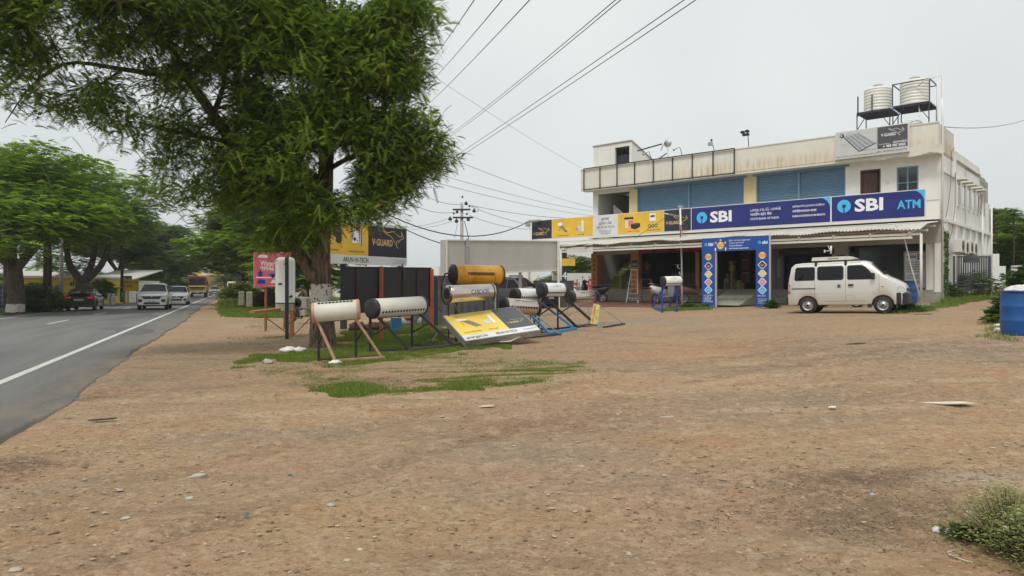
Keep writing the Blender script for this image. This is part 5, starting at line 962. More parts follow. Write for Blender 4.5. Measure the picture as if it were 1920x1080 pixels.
# pink water-wash sign
def draw_pink(f, W_, H_):
    f.rect(.03, W_-.03, .03, H_-.03, 'pinksign', 1); f.text('Water Wash', .22, H_*.63, .17, 'textwhite', 2, width=W_*.76, bold=.02); f.text('09946 84500', .22, H_*.49, .15, 'textwhite', 2, width=W_*.78, bold=.02)
    f.rect(.05, W_-.05, H_*.275, H_*.31, 'textwhite', 2); f.poly([(.55, H_*.34), (.50, H_*.40), (.72, H_*.41), (.86, H_*.46), (1.15, H_*.46), (1.30, H_*.41), (1.42, H_*.39), (1.42, H_*.34)], 'bluepaint', 3); f.disc(.70, H_*.34, .07, 'dark', 4, 10); f.disc(1.25, H_*.34, .07, 'dark', 4, 10)
    f.poly([(.16, H_*.32), (.13, H_*.42), (.20, H_*.48), (.30, H_*.44), (.30, H_*.32)], 'royal', 3); f.disc(.22, H_*.50, .04, 'skin', 4, 8); f.poly([(.10, H_*.12), (.14, H_*.24), (.40, H_*.22), (.42, H_*.12)], 'royal', 3); f.poly([(.6, H_*.13), (.7, H_*.24), (.95, H_*.22), (1.0, H_*.13)], 'textwhite', 3); f.poly([(.9, H_*.12), (.95, H_*.18), (1.3, H_*.17), (1.35, H_*.12)], 'maroon', 4)
    f.poly([(.55, H_*.05), (.55, H_*.075), (1.2, H_*.075), (1.2, H_*.10), (1.4, H_*.06), (1.2, H_*.03), (1.2, H_*.05)], 'tagyellow', 3); f.rect(.1, .5, .85*H_, .93*H_, 'textwhite', 2)
t, Pl, d, n, Wd = panel_sign('water_wash_sign', 'pink roadside sign advertising a water wash with a small blue car picture', 'sign', (at(477, 0, 24.5).x, 24.5), (at(545, 0, 25.6).x, 25.6), CZ-(HZ-0)*0-.03, CZ+.0, CZ+1.20, CZ+1.26, .06, ((.45, CZ, -.03), (1.2, CZ, -.03)), 'salmon', draw_pink, 'rust', .07)
# ------------------------------------------------------------------ cylinder heater on the wooden table, AC, black pole
tg = gp(547, 632); Yt = tg.y
ta = T('wooden_table', 'orange brown welded table frame carrying the tall white cylinder left of the trunk', 'table', tg); zt = CZ-(582-HZ)/FP*Yt
m = MB('tablewood'); a = at(477, 588, Yt-.6); b = at(600, 574, Yt+.6); dd = (b-a).normalized(); nn = Vector((-dd.y, dd.x, 0)); m.prism([(0, 0), ((b-a).length, 0), ((b-a).length, .07), (0, .07)], lambda p, q, r: a+dd*p+Vector((0, 0, q))+nn*r, .5, 0); m.build('table_top', ta, True)
m = MB('tablewood'); m.bar((tg.x, tg.y, tg.z-.05), (tg.x, tg.y+.02, zt), .11, .11); m.build('leg', ta, True); m = MB('tablewood'); m.bar(tg+Vector((-.05, 0, .05)), a+dd*.15+Vector((0, 0, 0)), .03); m.bar(tg+Vector((.05, 0, .05)), at(588, 590, Yt+.3), .03); m.build('brace', ta, True)
cy = T('heat_pump_cylinder', 'tall white hot water cylinder standing on the wooden table left of the trunk', 'water heater', at(535, 583, Yt+.15)+Vector((0, 0, .01))); R = 18/FP*Yt; m = MB('tankwhite'); m.lathe([(.01, 0), (R*.96, 0), (R, .02), (R, .22), (R*1.03, .225), (R*1.03, .245), (R*.99, .25), (R*.99, 1.47), (R*.93, 1.56), (R*.6, 1.61), (.01, 1.62)], n=32); m.build('casing', cy)
m = MB('dark'); m.lathe([(R*1.035, .215), (R*1.045, .23), (R*1.035, .245)], n=32); m.path([(R*.75, -R*.7, .42), (R*.95, -R*.95, .44)], .035, 10); m.box(-.12, .0, -R*.99, -R*.97, .78, .83); m.build('fittings', cy)
ac(at(566, 579.5, Yt+.25)+Vector((0, 0, .02)), math.radians(-28), 'white condenser unit standing on the wooden table beside the trunk', None, .62)
pb = gp(538, 636); t = T('black_pole', 'thin black square pole standing in front of the white cylinder', 'pole', pb); MB('navysteel').box(-.045, .045, -.035, .035, -.05, CZ-(482-HZ)/FP*pb.y-pb.z).build('shaft', t)
# ------------------------------------------------------------------ barrels
def barrel(p, R, H, lab, mat='drumblue'):
    t = T('plastic_barrel', lab, 'barrel', p, .4); pr = [(.01, .03), (R*.85, .02), (R*.93, 0), (R*.96, .03), (R*.97, H*.12), (R*1.0, H*.16), (R, H*.30), (R*1.015, H*.32), (R*1.015, H*.34), (R*1.0, H*.36), (R*1.005, H*.62), (R*1.02, H*.64), (R*1.02, H*.66), (R, H*.68), (R*.985, H*.90), (R*.99, H*.96), (R*1.03, H*.965), (R*1.03, H), (R*.95, H), (R*.94, H*.90), (R*.9, H*.5), (.01, H*.5)]
    MB(mat).lathe(pr, n=40).build('shell', t); return t
db = gp(1912, 628.5); R = 31/FP*db.y; H = 84/FP*db.y
barrel(db, R, H, 'large blue plastic drum heaped with a white sack at the right edge'); t = T('white_sack', 'crumpled white plastic sack stuffed into the open blue drum', 'sack', db+Vector((0, 0, H*.9)))
m = MB('sack'); m.blob((0, 0, .04), (R*.86, R*.86, .15), 22, 12, jit=.10, seed=3); m.blob((-.10, -.12, .10), (.13, .13, .10), 14, 9, jit=.2, seed=4); m.blob((.12, -.05, .12), (.15, .13, .09), 14, 9, jit=.2, seed=5); m.build('bag', t)
b2 = Bw(F(1705, None, -1.6), -1.6, 0); b2.z = gzf(b2.x, b2.y)+.0; barrel(b2, .30, .95, 'smaller blue plastic drum by the awning post behind the van')
pc = gp(1876, 622); t = T('striped_pipe', 'short thick pale striped pipe piece lying at the foot of the blue drum', 'pipe', pc); m = MB('offwhite'); m.path([(-.12, 0, .04), (.20, .03, .05)], .045, 12); m.path([(-.02, 0.0, .044), (.02, .0, .044)], .0465, 12, 'rust'); m.path([(.07, 0.01, .046), (.10, .015, .046)], .0465, 12, 'rust'); m.build('pipe', t)
# leaning bent pipe by the post
lp0 = gp(1727, 571)+Vector((.0, -.1, 0)); t = T('bent_pipe', 'bent white pipe leaning on the awning edge and down to the post foot', 'pipe', lp0); a = Bw(F(1665, None, -3.95), -3.95, 4.10); b = at(1693, 436, lp0.y+.3); m = MB('white'); m.path([a, a.lerp(b, .45)+Vector((0, 0, .14)), b, b.lerp(lp0, .5)+Vector((-.05, 0, 0)), lp0], .026, 8); m.build('pipe', t, True)
gpipe = gp(1700, 577); t = T('green_pipe', 'pale green pipe lying on the weeds in front of the corner', 'pipe', gpipe); MB('teal').path([(0, 0, .06), (1.6, .6, .08)], .03, 8, 'windblue').build('pipe', t)
# service pole with lamps
sp_ = gp(1279, 575); t = T('service_pole', 'white service pole rising through the awning with a street lamp arm and wires', 'pole', sp_); Y = sp_.y; h = CZ-(388-HZ)/FP*Y-sp_.z
m = MB('white'); m.path([(0, 0, -.05), (-.02, 0, 2.2), (-.10, 0, h)], .045, 10); m.build('shaft', t); q = MB('white').path([(-.28, 0, 0), (-.26, 0, .85)], .03, 8); q.path([(-.1, 0, 1.9), (-.22, 0, 1.95), (-.22, 0, 2.1)], .025, 6); q.path([(-.02, 0, 1.6), (-.14, 0, 1.65), (-.14, 0, 1.75)], .025, 6); q.build('bracket', t)
q = MB('galv'); q.path([(-.1, 0, h-.45), (-.45, -.1, h-.43)], .02, 6); q.path([(-.40, -.1, h-.43), (-.95, -.25, h-.36)], [.05, .03], 8); q.bbox(-.22, .02, -.05, .05, h-.04, h+.06, .01); q.build('lamp', t)
q = MB('rust'); [q.path([(-.1, 0, h-1.0-.1*i), (.12, .02*i, h-1.08-.06*i), (.28, .02, h-.92-.09*i)], .01, 5) for i in range(4)]; [q.path([(-.1+.02*i, -.05, h-.9), (-.12+.03*i, -.05, h-1.7)], .012, 5) for i in range(3)]; q.build('wires', t)
sp2 = Vector((at(992, 560, 42).x, 42, gzf(1, 42))); t = T('street_lamp', 'white lamp pole with a dark lamp head at the left end of the shop sign', 'street lamp', sp2); h2 = CZ-(415-HZ)/FP*42-sp2.z; MB('white').path([(0, 0, 0), (0, 0, h2)], .07, 10).build('pole', t); q = MB('greywall'); q.bbox(-.22, .08, -.1, .1, h2-.3, h2, .03); q.path([(0, 0, h2), (.7, .1, h2+.06)], [.1, .06], 8); q.build('lamp_head', t)
# small lamps under awning
for (u, v, lab) in ((1558, 430, 'small white lamp bracket hanging from the awning beam above the van'), (1442, 448, 'small white lamp bracket hanging from the awning beam beside the arch')):
    x = F(u, None, -3.55); t = T('lamp_bracket', lab, 'lamp', Bw(x, -3.55, 3.34), BROT, 'lamp brackets under the awning'); q = MB('white'); q.path([(0, 0, .0), (0, 0, -.34)], .045, 8); q.path([(0, 0, -.2), (-.22, -.05, -.22)], .015, 6); q.path([(-.12, -.03, .02), (0, 0, -.3)], .012, 6); q.box(-.26, -.22, -.09, -.01, -.28, -.16); q.build('bracket', t)
# ------------------------------------------------------------------ ladders, boxes, shop goods
def ladder(p, rz, Wt, Wb, H, D_, n, mat, lab, grp):
    t = T('step_ladder', lab, 'ladder', p, rz, grp); fr = MB(mat); fr.bar((-Wb/2, -D_/2, 0), (-Wt/2, -.02, H), .04, .03); fr.bar((Wb/2, -D_/2, 0), (Wt/2, -.02, H), .04, .03); fr.build('front_frame', t)
    rf = MB(mat); rf.bar((-Wb/2, D_/2, 0), (-Wt/2, .02, H), .035, .03); rf.bar((Wb/2, D_/2, 0), (Wt/2, .02, H), .035, .03); rf.bar((-Wb/2+.02, D_/2, .1), (Wb/2-.02, D_/2, .1), .03); rf.build('rear_frame', t)
    st = MB(mat)
    for i in range(1, n+1): k = i/(n+1); w_ = Wb+(Wt-Wb)*k; st.box(-w_/2, w_/2, -D_/2*(1-k)-.05, -D_/2*(1-k)+.05, H*k-.012, H*k+.012)
    st.build('steps', t); MB(mat).box(-Wt/2-.03, Wt/2+.03, -.10, .10, H, H+.03).build('top_platform', t); return t
la = Bw(F(1189, None, -2.2), -2.2, apz(-2.2)); ladder(la, BROT+.35, .30, .62, 1.75, 1.0, 6, 'galv', 'tall aluminium step ladder with a rod across the top by the stairs', 'step ladders on the forecourt')
t = T('metal_rod', 'thin metal rod lying across the top of the tall ladder', 'rod', la+Vector((0, 0, 1.80))); MB('galv').bar((-.7, .1, 0), (.25, -.1, -.01), .025).build('rod', t)
lb = Bw(F(1212, None, -2.3), -2.3, apz(-2.3)); ladder(lb, BROT+.1, .55, .82, 1.25, .8, 2, 'rust', 'shorter brown metal trestle ladder with a flat top', 'step ladders on the forecourt')
def carton(p, w_, d_, h, rz, lab, mat='cardboard', name='carton'):
    t = T(name, lab, 'box', p, rz, 'cartons stored in the shops'); m = MB(mat); m.bbox(-w_/2, w_/2, -d_/2, d_/2, 0, h, .006); m.build('box', t); MB('tagyellow').box(-.025, .025, -d_/2-.003, -d_/2-.001, 0, h).build('tape', t); MB('windblue').box(-w_*.30, -w_*.08, -d_/2-.004, -d_/2-.001, h*.25, h*.75).build('label_patch', t); return t
def sx(u, yo): return F(u, None, yo)
for (u, yo, z, w_, h, mat, lab) in ((1348, 2.5, 0, .35, .55, 'tagyellow', 'pale carton at the far left of the shop floor'), (1361, 2.4, 0, .60, .30, 'windblue', 'flat grey blue carton low on the shop floor'), (1361, 2.42, .31, .42, .28, 'offwhite', 'small white carton on the flat grey blue carton'), (1366, 2.6, .62, .45, .26, 'cardboard', 'brown carton topmost above the white carton'),
    (1374, 2.3, 0, .36, .62, 'cardboard', 'upright brown carton at the base of the tallest stack'), (1374, 2.32, .63, .26, .36, 'cardboard', 'narrow brown carton second in the tallest stack'), (1373, 2.34, 1.0, .24, .34, 'tagyellow', 'pale brown carton third in the tallest stack'), (1373, 2.36, 1.35, .3, .22, 'cardboard', 'open brown carton topmost of the tallest stack'), (1387, 2.2, 0, .60, .48, 'cardboard', 'wide brown carton right of the tallest stack'), (1353, 2.9, .56, .3, .22, 'tagyellow', 'small pale carton topmost at the left of the pile')):
    carton(Bw(sx(u, yo), yo, FZ+z), w_, .35, h, BROT+.05, lab, mat)
carton(Bw(sx(1178, .9), .9, FZ), .35, .3, .25, BROT, 'lower brown carton on the landing behind the ladder'); carton(Bw(sx(1178, .9), .9, FZ+.26), .3, .25, .2, BROT+.2, 'upper brown carton on the landing behind the ladder')
for i, z in enumerate((.35, 1.05, 1.75)):
    t = T('product_poster', ('lowest', 'middle', 'topmost')[i]+' red and black product poster on the shop side wall', 'poster', Bw(sx(1398, 2.0), 2.0, FZ+z), BROT, 'posters in a column inside the shop'); m = MB('maroon'); m.box(-.24, .24, 0, .02, 0, .60); m.build('sheet', t); f = Face((-.24, -.001, 0), (1, 0, 0), (0, 0, 1), MB('dark')); f.poly([(.06, .2), (.12, .42), (.38, .45), (.42, .25), (.25, .12)], 'dark', 1); f.scrawl(.05, .5, .36, .05, 'textgold', 1, 1, seed=i); f.mb.build('print', t)
rp = T('loading_ramp', 'pale concrete ramp leading up from the red forecourt into the middle shop', 'ramp', Bw(sx(1380, -2), -2.2, .665), BROT); m = MB('step'); m.prism([(-1.6, 0.08), (1.0, 0.08), (1.0, .80)], lambda a, b, d: Vector((d, a, b)), -.75, .95); m.build('slab', rp)
# objects stored upstairs in the stair bay
for (u, yo, z, s, lab) in ((1155, 1.0, 5.25, .55, 'dusty brown carton low in the open upstairs stair bay'), (1162, 1.1, 5.95, .6, 'grey brown carton stacked higher in the open upstairs stair bay')): carton(Bw(sx(u, yo), yo, z-.6), s, .4, s, BROT, lab)
# ------------------------------------------------------------------ two-wheelers
def wheel2(t, x, R, w_, spoke='galv', name='wheel', y=0):
    m = MB('rubber'); m.lathe([(R*.78, -w_/2), (R*.96, -w_/2), (R, -w_*.25), (R, w_*.25), (R*.96, w_/2), (R*.78, w_/2)], (x, y, R), (0, 1, 0), 24); o = m.build(name, t)
    q = MB(spoke); q.lathe([(R*.80, -w_*.3), (R*.80, w_*.3), (R*.7, w_*.3), (R*.7, -w_*.3), (R*.80, -w_*.3)], (x, y, R), (0, 1, 0), 20); q.lathe([(.05, -.06), (.05, .06), (.001, .06)], (x, y, R), (0, 1, 0), 10)
    for k in range(6): a = k*math.pi/3; q.bar((x, y, R), (x+math.cos(a)*R*.74, y, R+math.sin(a)*R*.74), .03, .02)
    q.build('rim', o)
def shell(prs, mat, n=14):                 # lofted fairing: list of (x,zc,hw,hh)
    m = MB(mat); vs = []; fs = []
    for (x, z, hw, hh) in prs:
        for j in range(n): a = 2*math.pi*j/n; c, s = math.cos(a), math.sin(a); vs.append((x, hw*math.copysign(abs(c)**.75, c), z+hh*math.copysign(abs(s)**.75, s)))
    for i in range(len(prs)-1):
        for j in range(n): fs.append((i*n+j, i*n+(j+1) % n, (i+1)*n+(j+1) % n, (i+1)*n+j))
    m.add(vs, fs, None, True); b = len(vs)-n; m.add(vs[:n], [tuple(range(n))[::-1]]); m.add(vs[b:], [tuple(range(n))]); return m
def scooter(p, rz, mat, lab, grp=None, s=1.0):
    t = T('scooter', lab, 'scooter', p, rz, grp); wheel2(t, -.62, .22, .10); wheel2(t, .62, .22, .09)
    shell([(-.92, .72, .05, .05), (-.85, .68, .13, .12), (-.65, .60, .18, .19), (-.35, .56, .19, .18), (-.05, .50, .16, .14), (.02, .42, .13, .08)], mat).build('rear_body', t)
    m = MB(mat); m.prism([(.0, .27), (.45, .27), (.50, .34), (.0, .34)], lambda a, b, d: Vector((a, d, b)), -.16, .16); m.build('floorboard', t)
    shell([(.34, .60, .20, .28), (.42, .62, .21, .33), (.50, .62, .15, .34), (.56, .60, .07, .24)], mat).build('front_apron', t); shell([(.44, .30, .05, .06), (.62, .42, .07, .05), (.80, .32, .05, .06)], mat).build('front_mudguard', t)
    shell([(.30, .98, .07, .05), (.38, 1.02, .12, .08), (.48, 1.0, .10, .08), (.52, .98, .05, .05)], mat).build('headlamp_cowl', t); MB('headlens').blob((.50, 0, 1.0), (.03, .07, .05)).build('headlight', t)
    q = MB('blackplastic'); q.path([(.34, -.34, 1.0), (.38, -.12, 1.03), (.38, .12, 1.03), (.34, .34, 1.0)], .018, 8); q.build('handlebar', t)
    for y in (-.28, .28): q = MB('blackplastic'); q.path([(.36, y, 1.02), (.34, y*1.15, 1.18)], .008, 5); q.blob((.33, y*1.2, 1.22), (.015, .06, .045)); q.build('mirror', t)
    shell([(-.80, .80, .08, .03), (-.70, .80, .15, .06), (-.35, .77, .17, .06), (-.12, .75, .13, .05), (-.05, .73, .06, .03)], 'blackplastic').build('seat', t); MB('redlens').blob((-.93, 0, .68), (.03, .09, .05)).build('tail_light', t); t.scale = (1.15, 1.15, 1.15); MB('galv').path([(-.8, -.17, .86), (-.95, -.14, .88), (-.95, .14, .88), (-.8, .17, .86)], .012, 6).build('grab_rail', t); return t
scooter(Bw(F(1110, None, -2.2), -2.2, apz(-2.2)), math.pi-.6, 'scooterblack', 'black scooter parked at the stair entrance under the phone number pillar', 'scooters parked at the shops')
scooter(Bw(F(1302, None, -2.2), -1.8, apz(-1.8)), BROT+.5, 'scooterpink', 'dusty pink scooter parked behind the white service pole', 'scooters parked at the shops')
scooter(Bw(F(1240, None, -2.4), -2.0, apz(-2.0)), BROT+1.3, 'carwhite', 'black and white scooter half hidden behind the small blue heater stand', 'scooters parked at the shops')
def motorcycle(p, rz, lab, mat='scooterblack'):
    t = T('motorcycle', lab, 'motorcycle', p, rz); wheel2(t, -.64, .30, .10); wheel2(t, .64, .30, .08); m = MB('blackpaint'); m.path([(.64, .0, .30), (.50, 0, .75), (.42, 0, .95)], .035, 8); m.path([(-.64, 0, .30), (-.1, 0, .38), (.30, 0, .45), (.42, 0, .85)], .03, 8); m.build('frame', t)
    shell([(-.05, .80, .08, .05), (.05, .84, .13, .11), (.25, .86, .14, .12), (.38, .84, .09, .09)], mat).build('fuel_tank', t); shell([(-.75, .86, .08, .03), (-.6, .82, .13, .05), (-.2, .78, .13, .05), (-.02, .79, .08, .04)], 'blackplastic').build('seat', t); MB('galv').bbox(-.12, .22, -.13, .13, .32, .62, .04).build('engine', t)
    MB('galv').path([(.15, -.14, .38), (-.3, -.16, .26), (-.85, -.16, .34)], .035, 8).build('exhaust', t); q = MB('blackplastic'); q.path([(.30, -.36, 1.02), (.40, -.1, 1.03), (.40, .1, 1.03), (.30, .36, 1.02)], .016, 8); q.build('handlebar', t); MB('headlens').blob((.52, 0, .88), (.06, .09, .09)).build('headlight', t); return t
mp_ = gp(570, 607); motorcycle(mp_, math.radians(170), 'black motorcycle half hidden behind the wooden table and trunk')
mp2 = Bw(F(1575, None, -4.9), -4.9, 0); mp2.z = gzf(mp2.x, mp2.y); motorcycle(mp2, BROT+math.pi, 'black motorcycle mostly hidden behind the silver van')
# ------------------------------------------------------------------ people
def skin_obj(name, pts, edges, rad, mat, parent, sub=1):
    me = D.meshes.new(name); me.from_pydata(pts, edges, []); o = D.objects.new(name, me); COL.objects.link(o); o.parent = parent
    o.modifiers.new('skin', 'SKIN'); sv = me.skin_vertices[0].data if me.skin_vertices else None
    if sv is None:
        bpy.context.view_layer.objects.active = o; bpy.ops.mesh.customdata_skin_add(); sv = me.skin_vertices[0].data
    for i, r in enumerate(rad): sv[i].radius = (r, r) if not isinstance(r, tuple) else r
    sv[0].use_root = True; md = o.modifiers.new('sub', 'SUBSURF'); md.levels = md.render_levels = sub
    dg = bpy.context.evaluated_depsgraph_get(); me2 = D.meshes.new_from_object(o.evaluated_get(dg)); o.modifiers.clear(); o.data = me2; me2.materials.clear(); me2.materials.append(MATS[mat]); me2.polygons.foreach_set('use_smooth', [True]*len(me2.polygons)); return o
def person(p, rz, J, shirt, pants, lab):
    """J: joint dict in local metres, facing +x"""
    t = T('person', lab, 'person', p, rz); ks = list(J); idx = {k: i for i, k in enumerate(ks)}; pts = [J[k] for k in ks]
    E = [('pelvis', 'waist'), ('waist', 'chest'), ('chest', 'neck'), ('neck', 'head'), ('head', 'crown')]
    R = {'pelvis': (.15, .11), 'waist': (.13, .10), 'chest': (.16, .11), 'neck': .055, 'head': (.075, .09), 'crown': (.05, .06)}
    for s in 'lr':
        E += [('chest', s+'sh'), (s+'sh', s+'el'), (s+'el', s+'wr'), (s+'wr', s+'pm'), ('pelvis', s+'hip'), (s+'hip', s+'kn'), (s+'kn', s+'an'), (s+'an', s+'toe')]
        R.update({s+'sh': .06, s+'el': .042, s+'wr': .028, s+'pm': (.035, .018), s+'hip': .09, s+'kn': .06, s+'an': .042, s+'toe': .035})
        for k in range(5):
            if s+'f%d' % k in J: E.append((s+'pm', s+'f%d' % k)); R[s+'f%d' % k] = .008
    skin_obj('body', pts, [(idx[a], idx[b]) for a, b in E], [R[k] for k in ks], 'skin', t, 1)
    def sub_(name, keys, ed, mat, add, tr=None):
        P = [J[k] if k in J else tr[k] for k in keys]; ii = {k: i for i, k in enumerate(keys)}; rr = []
        for k in keys:
            r = R.get(k, .05); rr.append(tuple(x+add for x in r) if isinstance(r, tuple) else r+add)
        skin_obj(name, P, [(ii[a], ii[b]) for a, b in ed], rr, mat, t, 1)
    V_ = lambda a, b, k: tuple(Vector(J[a]).lerp(Vector(J[b]), k)); tr = {}
    for s in 'lr': tr[s+'slv'] = V_(s+'sh', s+'el', .85); R[s+'slv'] = .048
    tr['hem'] = V_('pelvis', 'waist', -.2); R['hem'] = (.155, .12); tr['col'] = V_('chest', 'neck', .7); R['col'] = .055
    sub_('shirt', ['waist', 'hem', 'chest', 'col', 'lsh', 'lslv', 'rsh', 'rslv'], [('waist', 'hem'), ('waist', 'chest'), ('chest', 'col'), ('chest', 'lsh'), ('lsh', 'lslv'), ('chest', 'rsh'), ('rsh', 'rslv')], shirt, .018, tr)
    sub_('trousers', ['pelvis', 'lhip', 'lkn', 'lan', 'rhip', 'rkn', 'ran'], [('pelvis', 'lhip'), ('lhip', 'lkn'), ('lkn', 'lan'), ('pelvis', 'rhip'), ('rhip', 'rkn'), ('rkn', 'ran')], pants, .016, tr)
    h = Vector(J['head']); c = Vector(J['crown']); MB('hair').blob(h.lerp(c, .62)+Vector((-.02, 0, .02)), (.105, .09, .085), 14, 9, jit=.03).build('hair', t)
    q = MB('skin'); q.blob(h+Vector((.098, 0, -.005)), (.02, .014, .024)); q.blob(h+Vector((-.0, .085, 0)), (.018, .01, .03)); q.blob(h+Vector((-.0, -.085, 0)), (.018, .01, .03))
    for y in (-.032, .032): q.blob(h+Vector((.088, y, .025)), (.01, .014, .008), 8, 5, 'textwhite'); q.blob(h+Vector((.095, y, .025)), (.006, .007, .007), 8, 5, 'dark')
    q.blob(h+Vector((.088, 0, -.048)), (.012, .025, .007), 8, 5, 'maroon'); q.build('face', t); return t
def fingers(s, pm, d, J):
    pm = Vector(pm); d = Vector(d)
    for k in range(4): J[s+'f%d' % k] = tuple(pm+d*(.085-.008*abs(k-1.5))+Vector((.0, 0, 0))+Vector((.018*(k-1.5), .0, 0)))
    J[s+'f4'] = tuple(pm+d*.03+Vector((.05, 0, 0)))
J = {'pelvis': (0, 0, .92), 'waist': (0, 0, 1.08), 'chest': (.01, 0, 1.34), 'neck': (.01, 0, 1.50), 'head': (.03, 0, 1.58), 'crown': (.02, 0, 1.68)}
for s, y in (('l', 1), ('r', -1)):
    J.update({s+'sh': (0, .19*y, 1.42), s+'el': (.02, .27*y, 1.14), s+'wr': (.14, .26*y, .92), s+'pm': (.18, .25*y, .86), s+'hip': (0, .10*y, .88), s+'kn': (.03, .12*y, .48), s+'an': (0, .13*y, .08), s+'toe': (.15, .14*y, .03)}); fingers(s, (.18, .25*y, .86), (.2, 0, -.95), J)
person(Bw(F(1209, None, .6), .8, FZ), BROT+2.6, J, 'shirtred', 'jeans', 'person in a red shirt and blue jeans standing inside the dark shop')
J = {'pelvis': (0, 0, .86), 'waist': (.03, 0, 1.0), 'chest': (.10, 0, 1.25), 'neck': (.14, 0, 1.40), 'head': (.19, 0, 1.48), 'crown': (.19, 0, 1.58)}
for s, y in (('l', 1), ('r', -1)):
    J.update({s+'sh': (.10, .18*y, 1.33), s+'el': (.28, .27*y, 1.12), s+'wr': (.48, .28*y, 1.06), s+'pm': (.55, .27*y, 1.05), s+'hip': (.02, .11*y, .84), s+'kn': (.38, .18*y, .66), s+'an': (.25, .20*y, .25), s+'toe': (.38, .22*y, .20)})
    pm = Vector(J[s+'pm'])
    for k in range(4): J[s+'f%d' % k] = tuple(pm+Vector((.05-.006*abs(k-1.5), .018*(k-1.5), -.03)))
    J[s+'f4'] = tuple(pm+Vector((.02, -.045*y, -.02)))
person(mp_+Vector((.10, 0, .0)), math.radians(175), J, 'shirtdark', 'dark', 'person in a dark shirt sitting on the motorcycle behind the trunk')
# ------------------------------------------------------------------ gate, walls and pillars at the right
gt = T('slatted_gate', 'dark grey metal gate with upright slats beside the side wall', 'gate', at(1786, 548, 32.3), math.radians(3)); gw = (1861-1786)/FP*32.3; gh = 68/FP*32.3
z0 = gzf(gt.location.x, gt.location.y)-gt.location.z
m = MB('gateg'); m.box(0, gw, 0, .05, gh-.06, gh); m.box(0, .06, 0, .05, 0, gh-.061); m.box(gw-.07, gw, 0, .05, 0, gh-.061); m.build('frame', gt)
m = MB('gateg'); n_ = 17
for i in range(1, n_): xx = gw*i/n_; m.box(xx-.022, xx+.022, .01, .04, .55, gh-.061)
m.build('upright_slats', gt); m = MB('gateg')
for i in range(4): m.box(.061, gw-.071, .011, .041, .02+i*.135, .02+i*.135+.09)
m.box(gw*.27, gw*.70, -.012, .009, gh-.30, gh-.07); m.build('lower_slats', gt); m = MB('maroon'); m.box(-.2, -.06, -.04, .08, z0-.1, gh-.1); m.build('hinge_post', gt, label='rusty brown hinge post')
def wallbit(name, u0, u1, vt, vb, Y, lab, cat, mat='sidewall', th=.25, grp=None):
    a = at(u0, vb, Y); b = at(u1, vt, Y); t = T(name, lab, cat, (a.x, Y, a.z), 0, grp); MB(mat).bbox(0, b.x-a.x, 0, th, -.4, b.z-a.z, .01).build('block', t); return t
wallbit('gate_pillar', 1861, 1874, 476, 542, 33.5, 'white wall end standing just behind the grey gate', 'pillar', th=1.6); wallbit('boundary_pillar', 1874, 1886, 499, 538, 36, 'short white boundary pillar nearest the gate', 'pillar', grp='white boundary pillars'); wallbit('boundary_pillar', 1902, 1916, 498, 542, 34, 'short white boundary pillar at the right edge of the photo', 'pillar', grp='white boundary pillars')
# ------------------------------------------------------------------ litter and small things on the dirt
def rag(u, v, s, mat, lab, cat, name, fl=.35, seed=1, nb=3):
    p = gp(u, v); t = T(name, lab, cat, p); m = MB(mat); r = random.Random(seed)
    for i in range(nb): m.blob((r.uniform(-s, s)*.7, r.uniform(-s, s)*.4, s*fl*.5), (s*r.uniform(.45, .8), s*r.uniform(.35, .6), s*fl*r.uniform(.5, 1)), 11, 7, jit=.3, seed=seed+i)
    m.build('lump' if mat != 'sack' else 'bag', t); return t
rag(549, 660, .20, 'sack', 'dirty white plastic bag crumpled left of the tree foot', 'litter', 'plastic_bag', .45, 3, 4); rag(633, 683, .14, 'sack', 'torn white plastic bag at the foot of the pink bench frame', 'litter', 'plastic_bag', .45, 7, 4); rag(503, 682, .13, 'stone', 'pale flat stone lying in the grass left of the pink bench frame', 'stone', 'stone', .55, 11, 1)
rag(1769, 999, .045, 'plastic_white', 'crushed white wrapper lying left of the weeds in the foreground', 'litter', 'wrapper', .5, 15, 2); rag(1873, 612, .09, 'sack', 'small white plastic scrap just left of the blue drum', 'litter', 'plastic_scrap', .6, 21, 2)
def flat(u, v, pts, mat, lab, name, cat='litter', h=.012, rot=0, grp=None):
    p = gp(u, v); t = T(name, lab, cat, p+Vector((0, 0, .012)), rot, grp); m = MB(mat); m.prism(pts, lambda a, b, d: Vector((a, b, d+.01*math.sin(a*9))), 0, h); m.build('piece', t)
flat(1775, 759, [(-.35, .16), (-.1, .10), (.05, .06), (.22, .05), (.30, -.04), (.12, -.08), (-.05, -.02), (-.2, .07)], 'paper', 'long torn strip of tan cardboard lying on the dirt at right', 'cardboard_strip'); flat(1250, 785, [(-.09, .02), (.02, .035), (.09, .0), (.07, -.03), (-.05, -.02)], 'stone', 'thin pale broken tile lying alone in the middle of the dirt', 'tile_piece')
flat(912, 764, [(-.10, 0), (-.02, .04), (.10, .02), (.08, -.03), (-.05, -.03)], 'paper', 'small flattened pale paper scrap below the grass crescent', 'paper_scrap'); flat(191, 789, [(-.16, -.02), (0, .03), (.16, .03), (.14, -.01), (-.02, -.04)], 'blackplastic', 'black flat rubber strip near the road edge', 'rubber_strip'); flat(1605, 646, [(-.2, 0), (0, .05), (.2, .02), (.1, -.05)], 'dark', 'dark flat rubber scrap on the dirt in front of the van', 'rubber_scrap')
flat(1561, 766, [(-.05, 0), (0, .04), (.05, .01), (.02, -.03)], 'sack', 'tiny white scrap on the dirt right of the broken tile', 'paper_scrap'); flat(1730, 590, [(-.3, 0), (0, .08), (.35, .05), (.2, -.06)], 'dark', 'dark flat scrap under the front of the van', 'rubber_scrap')
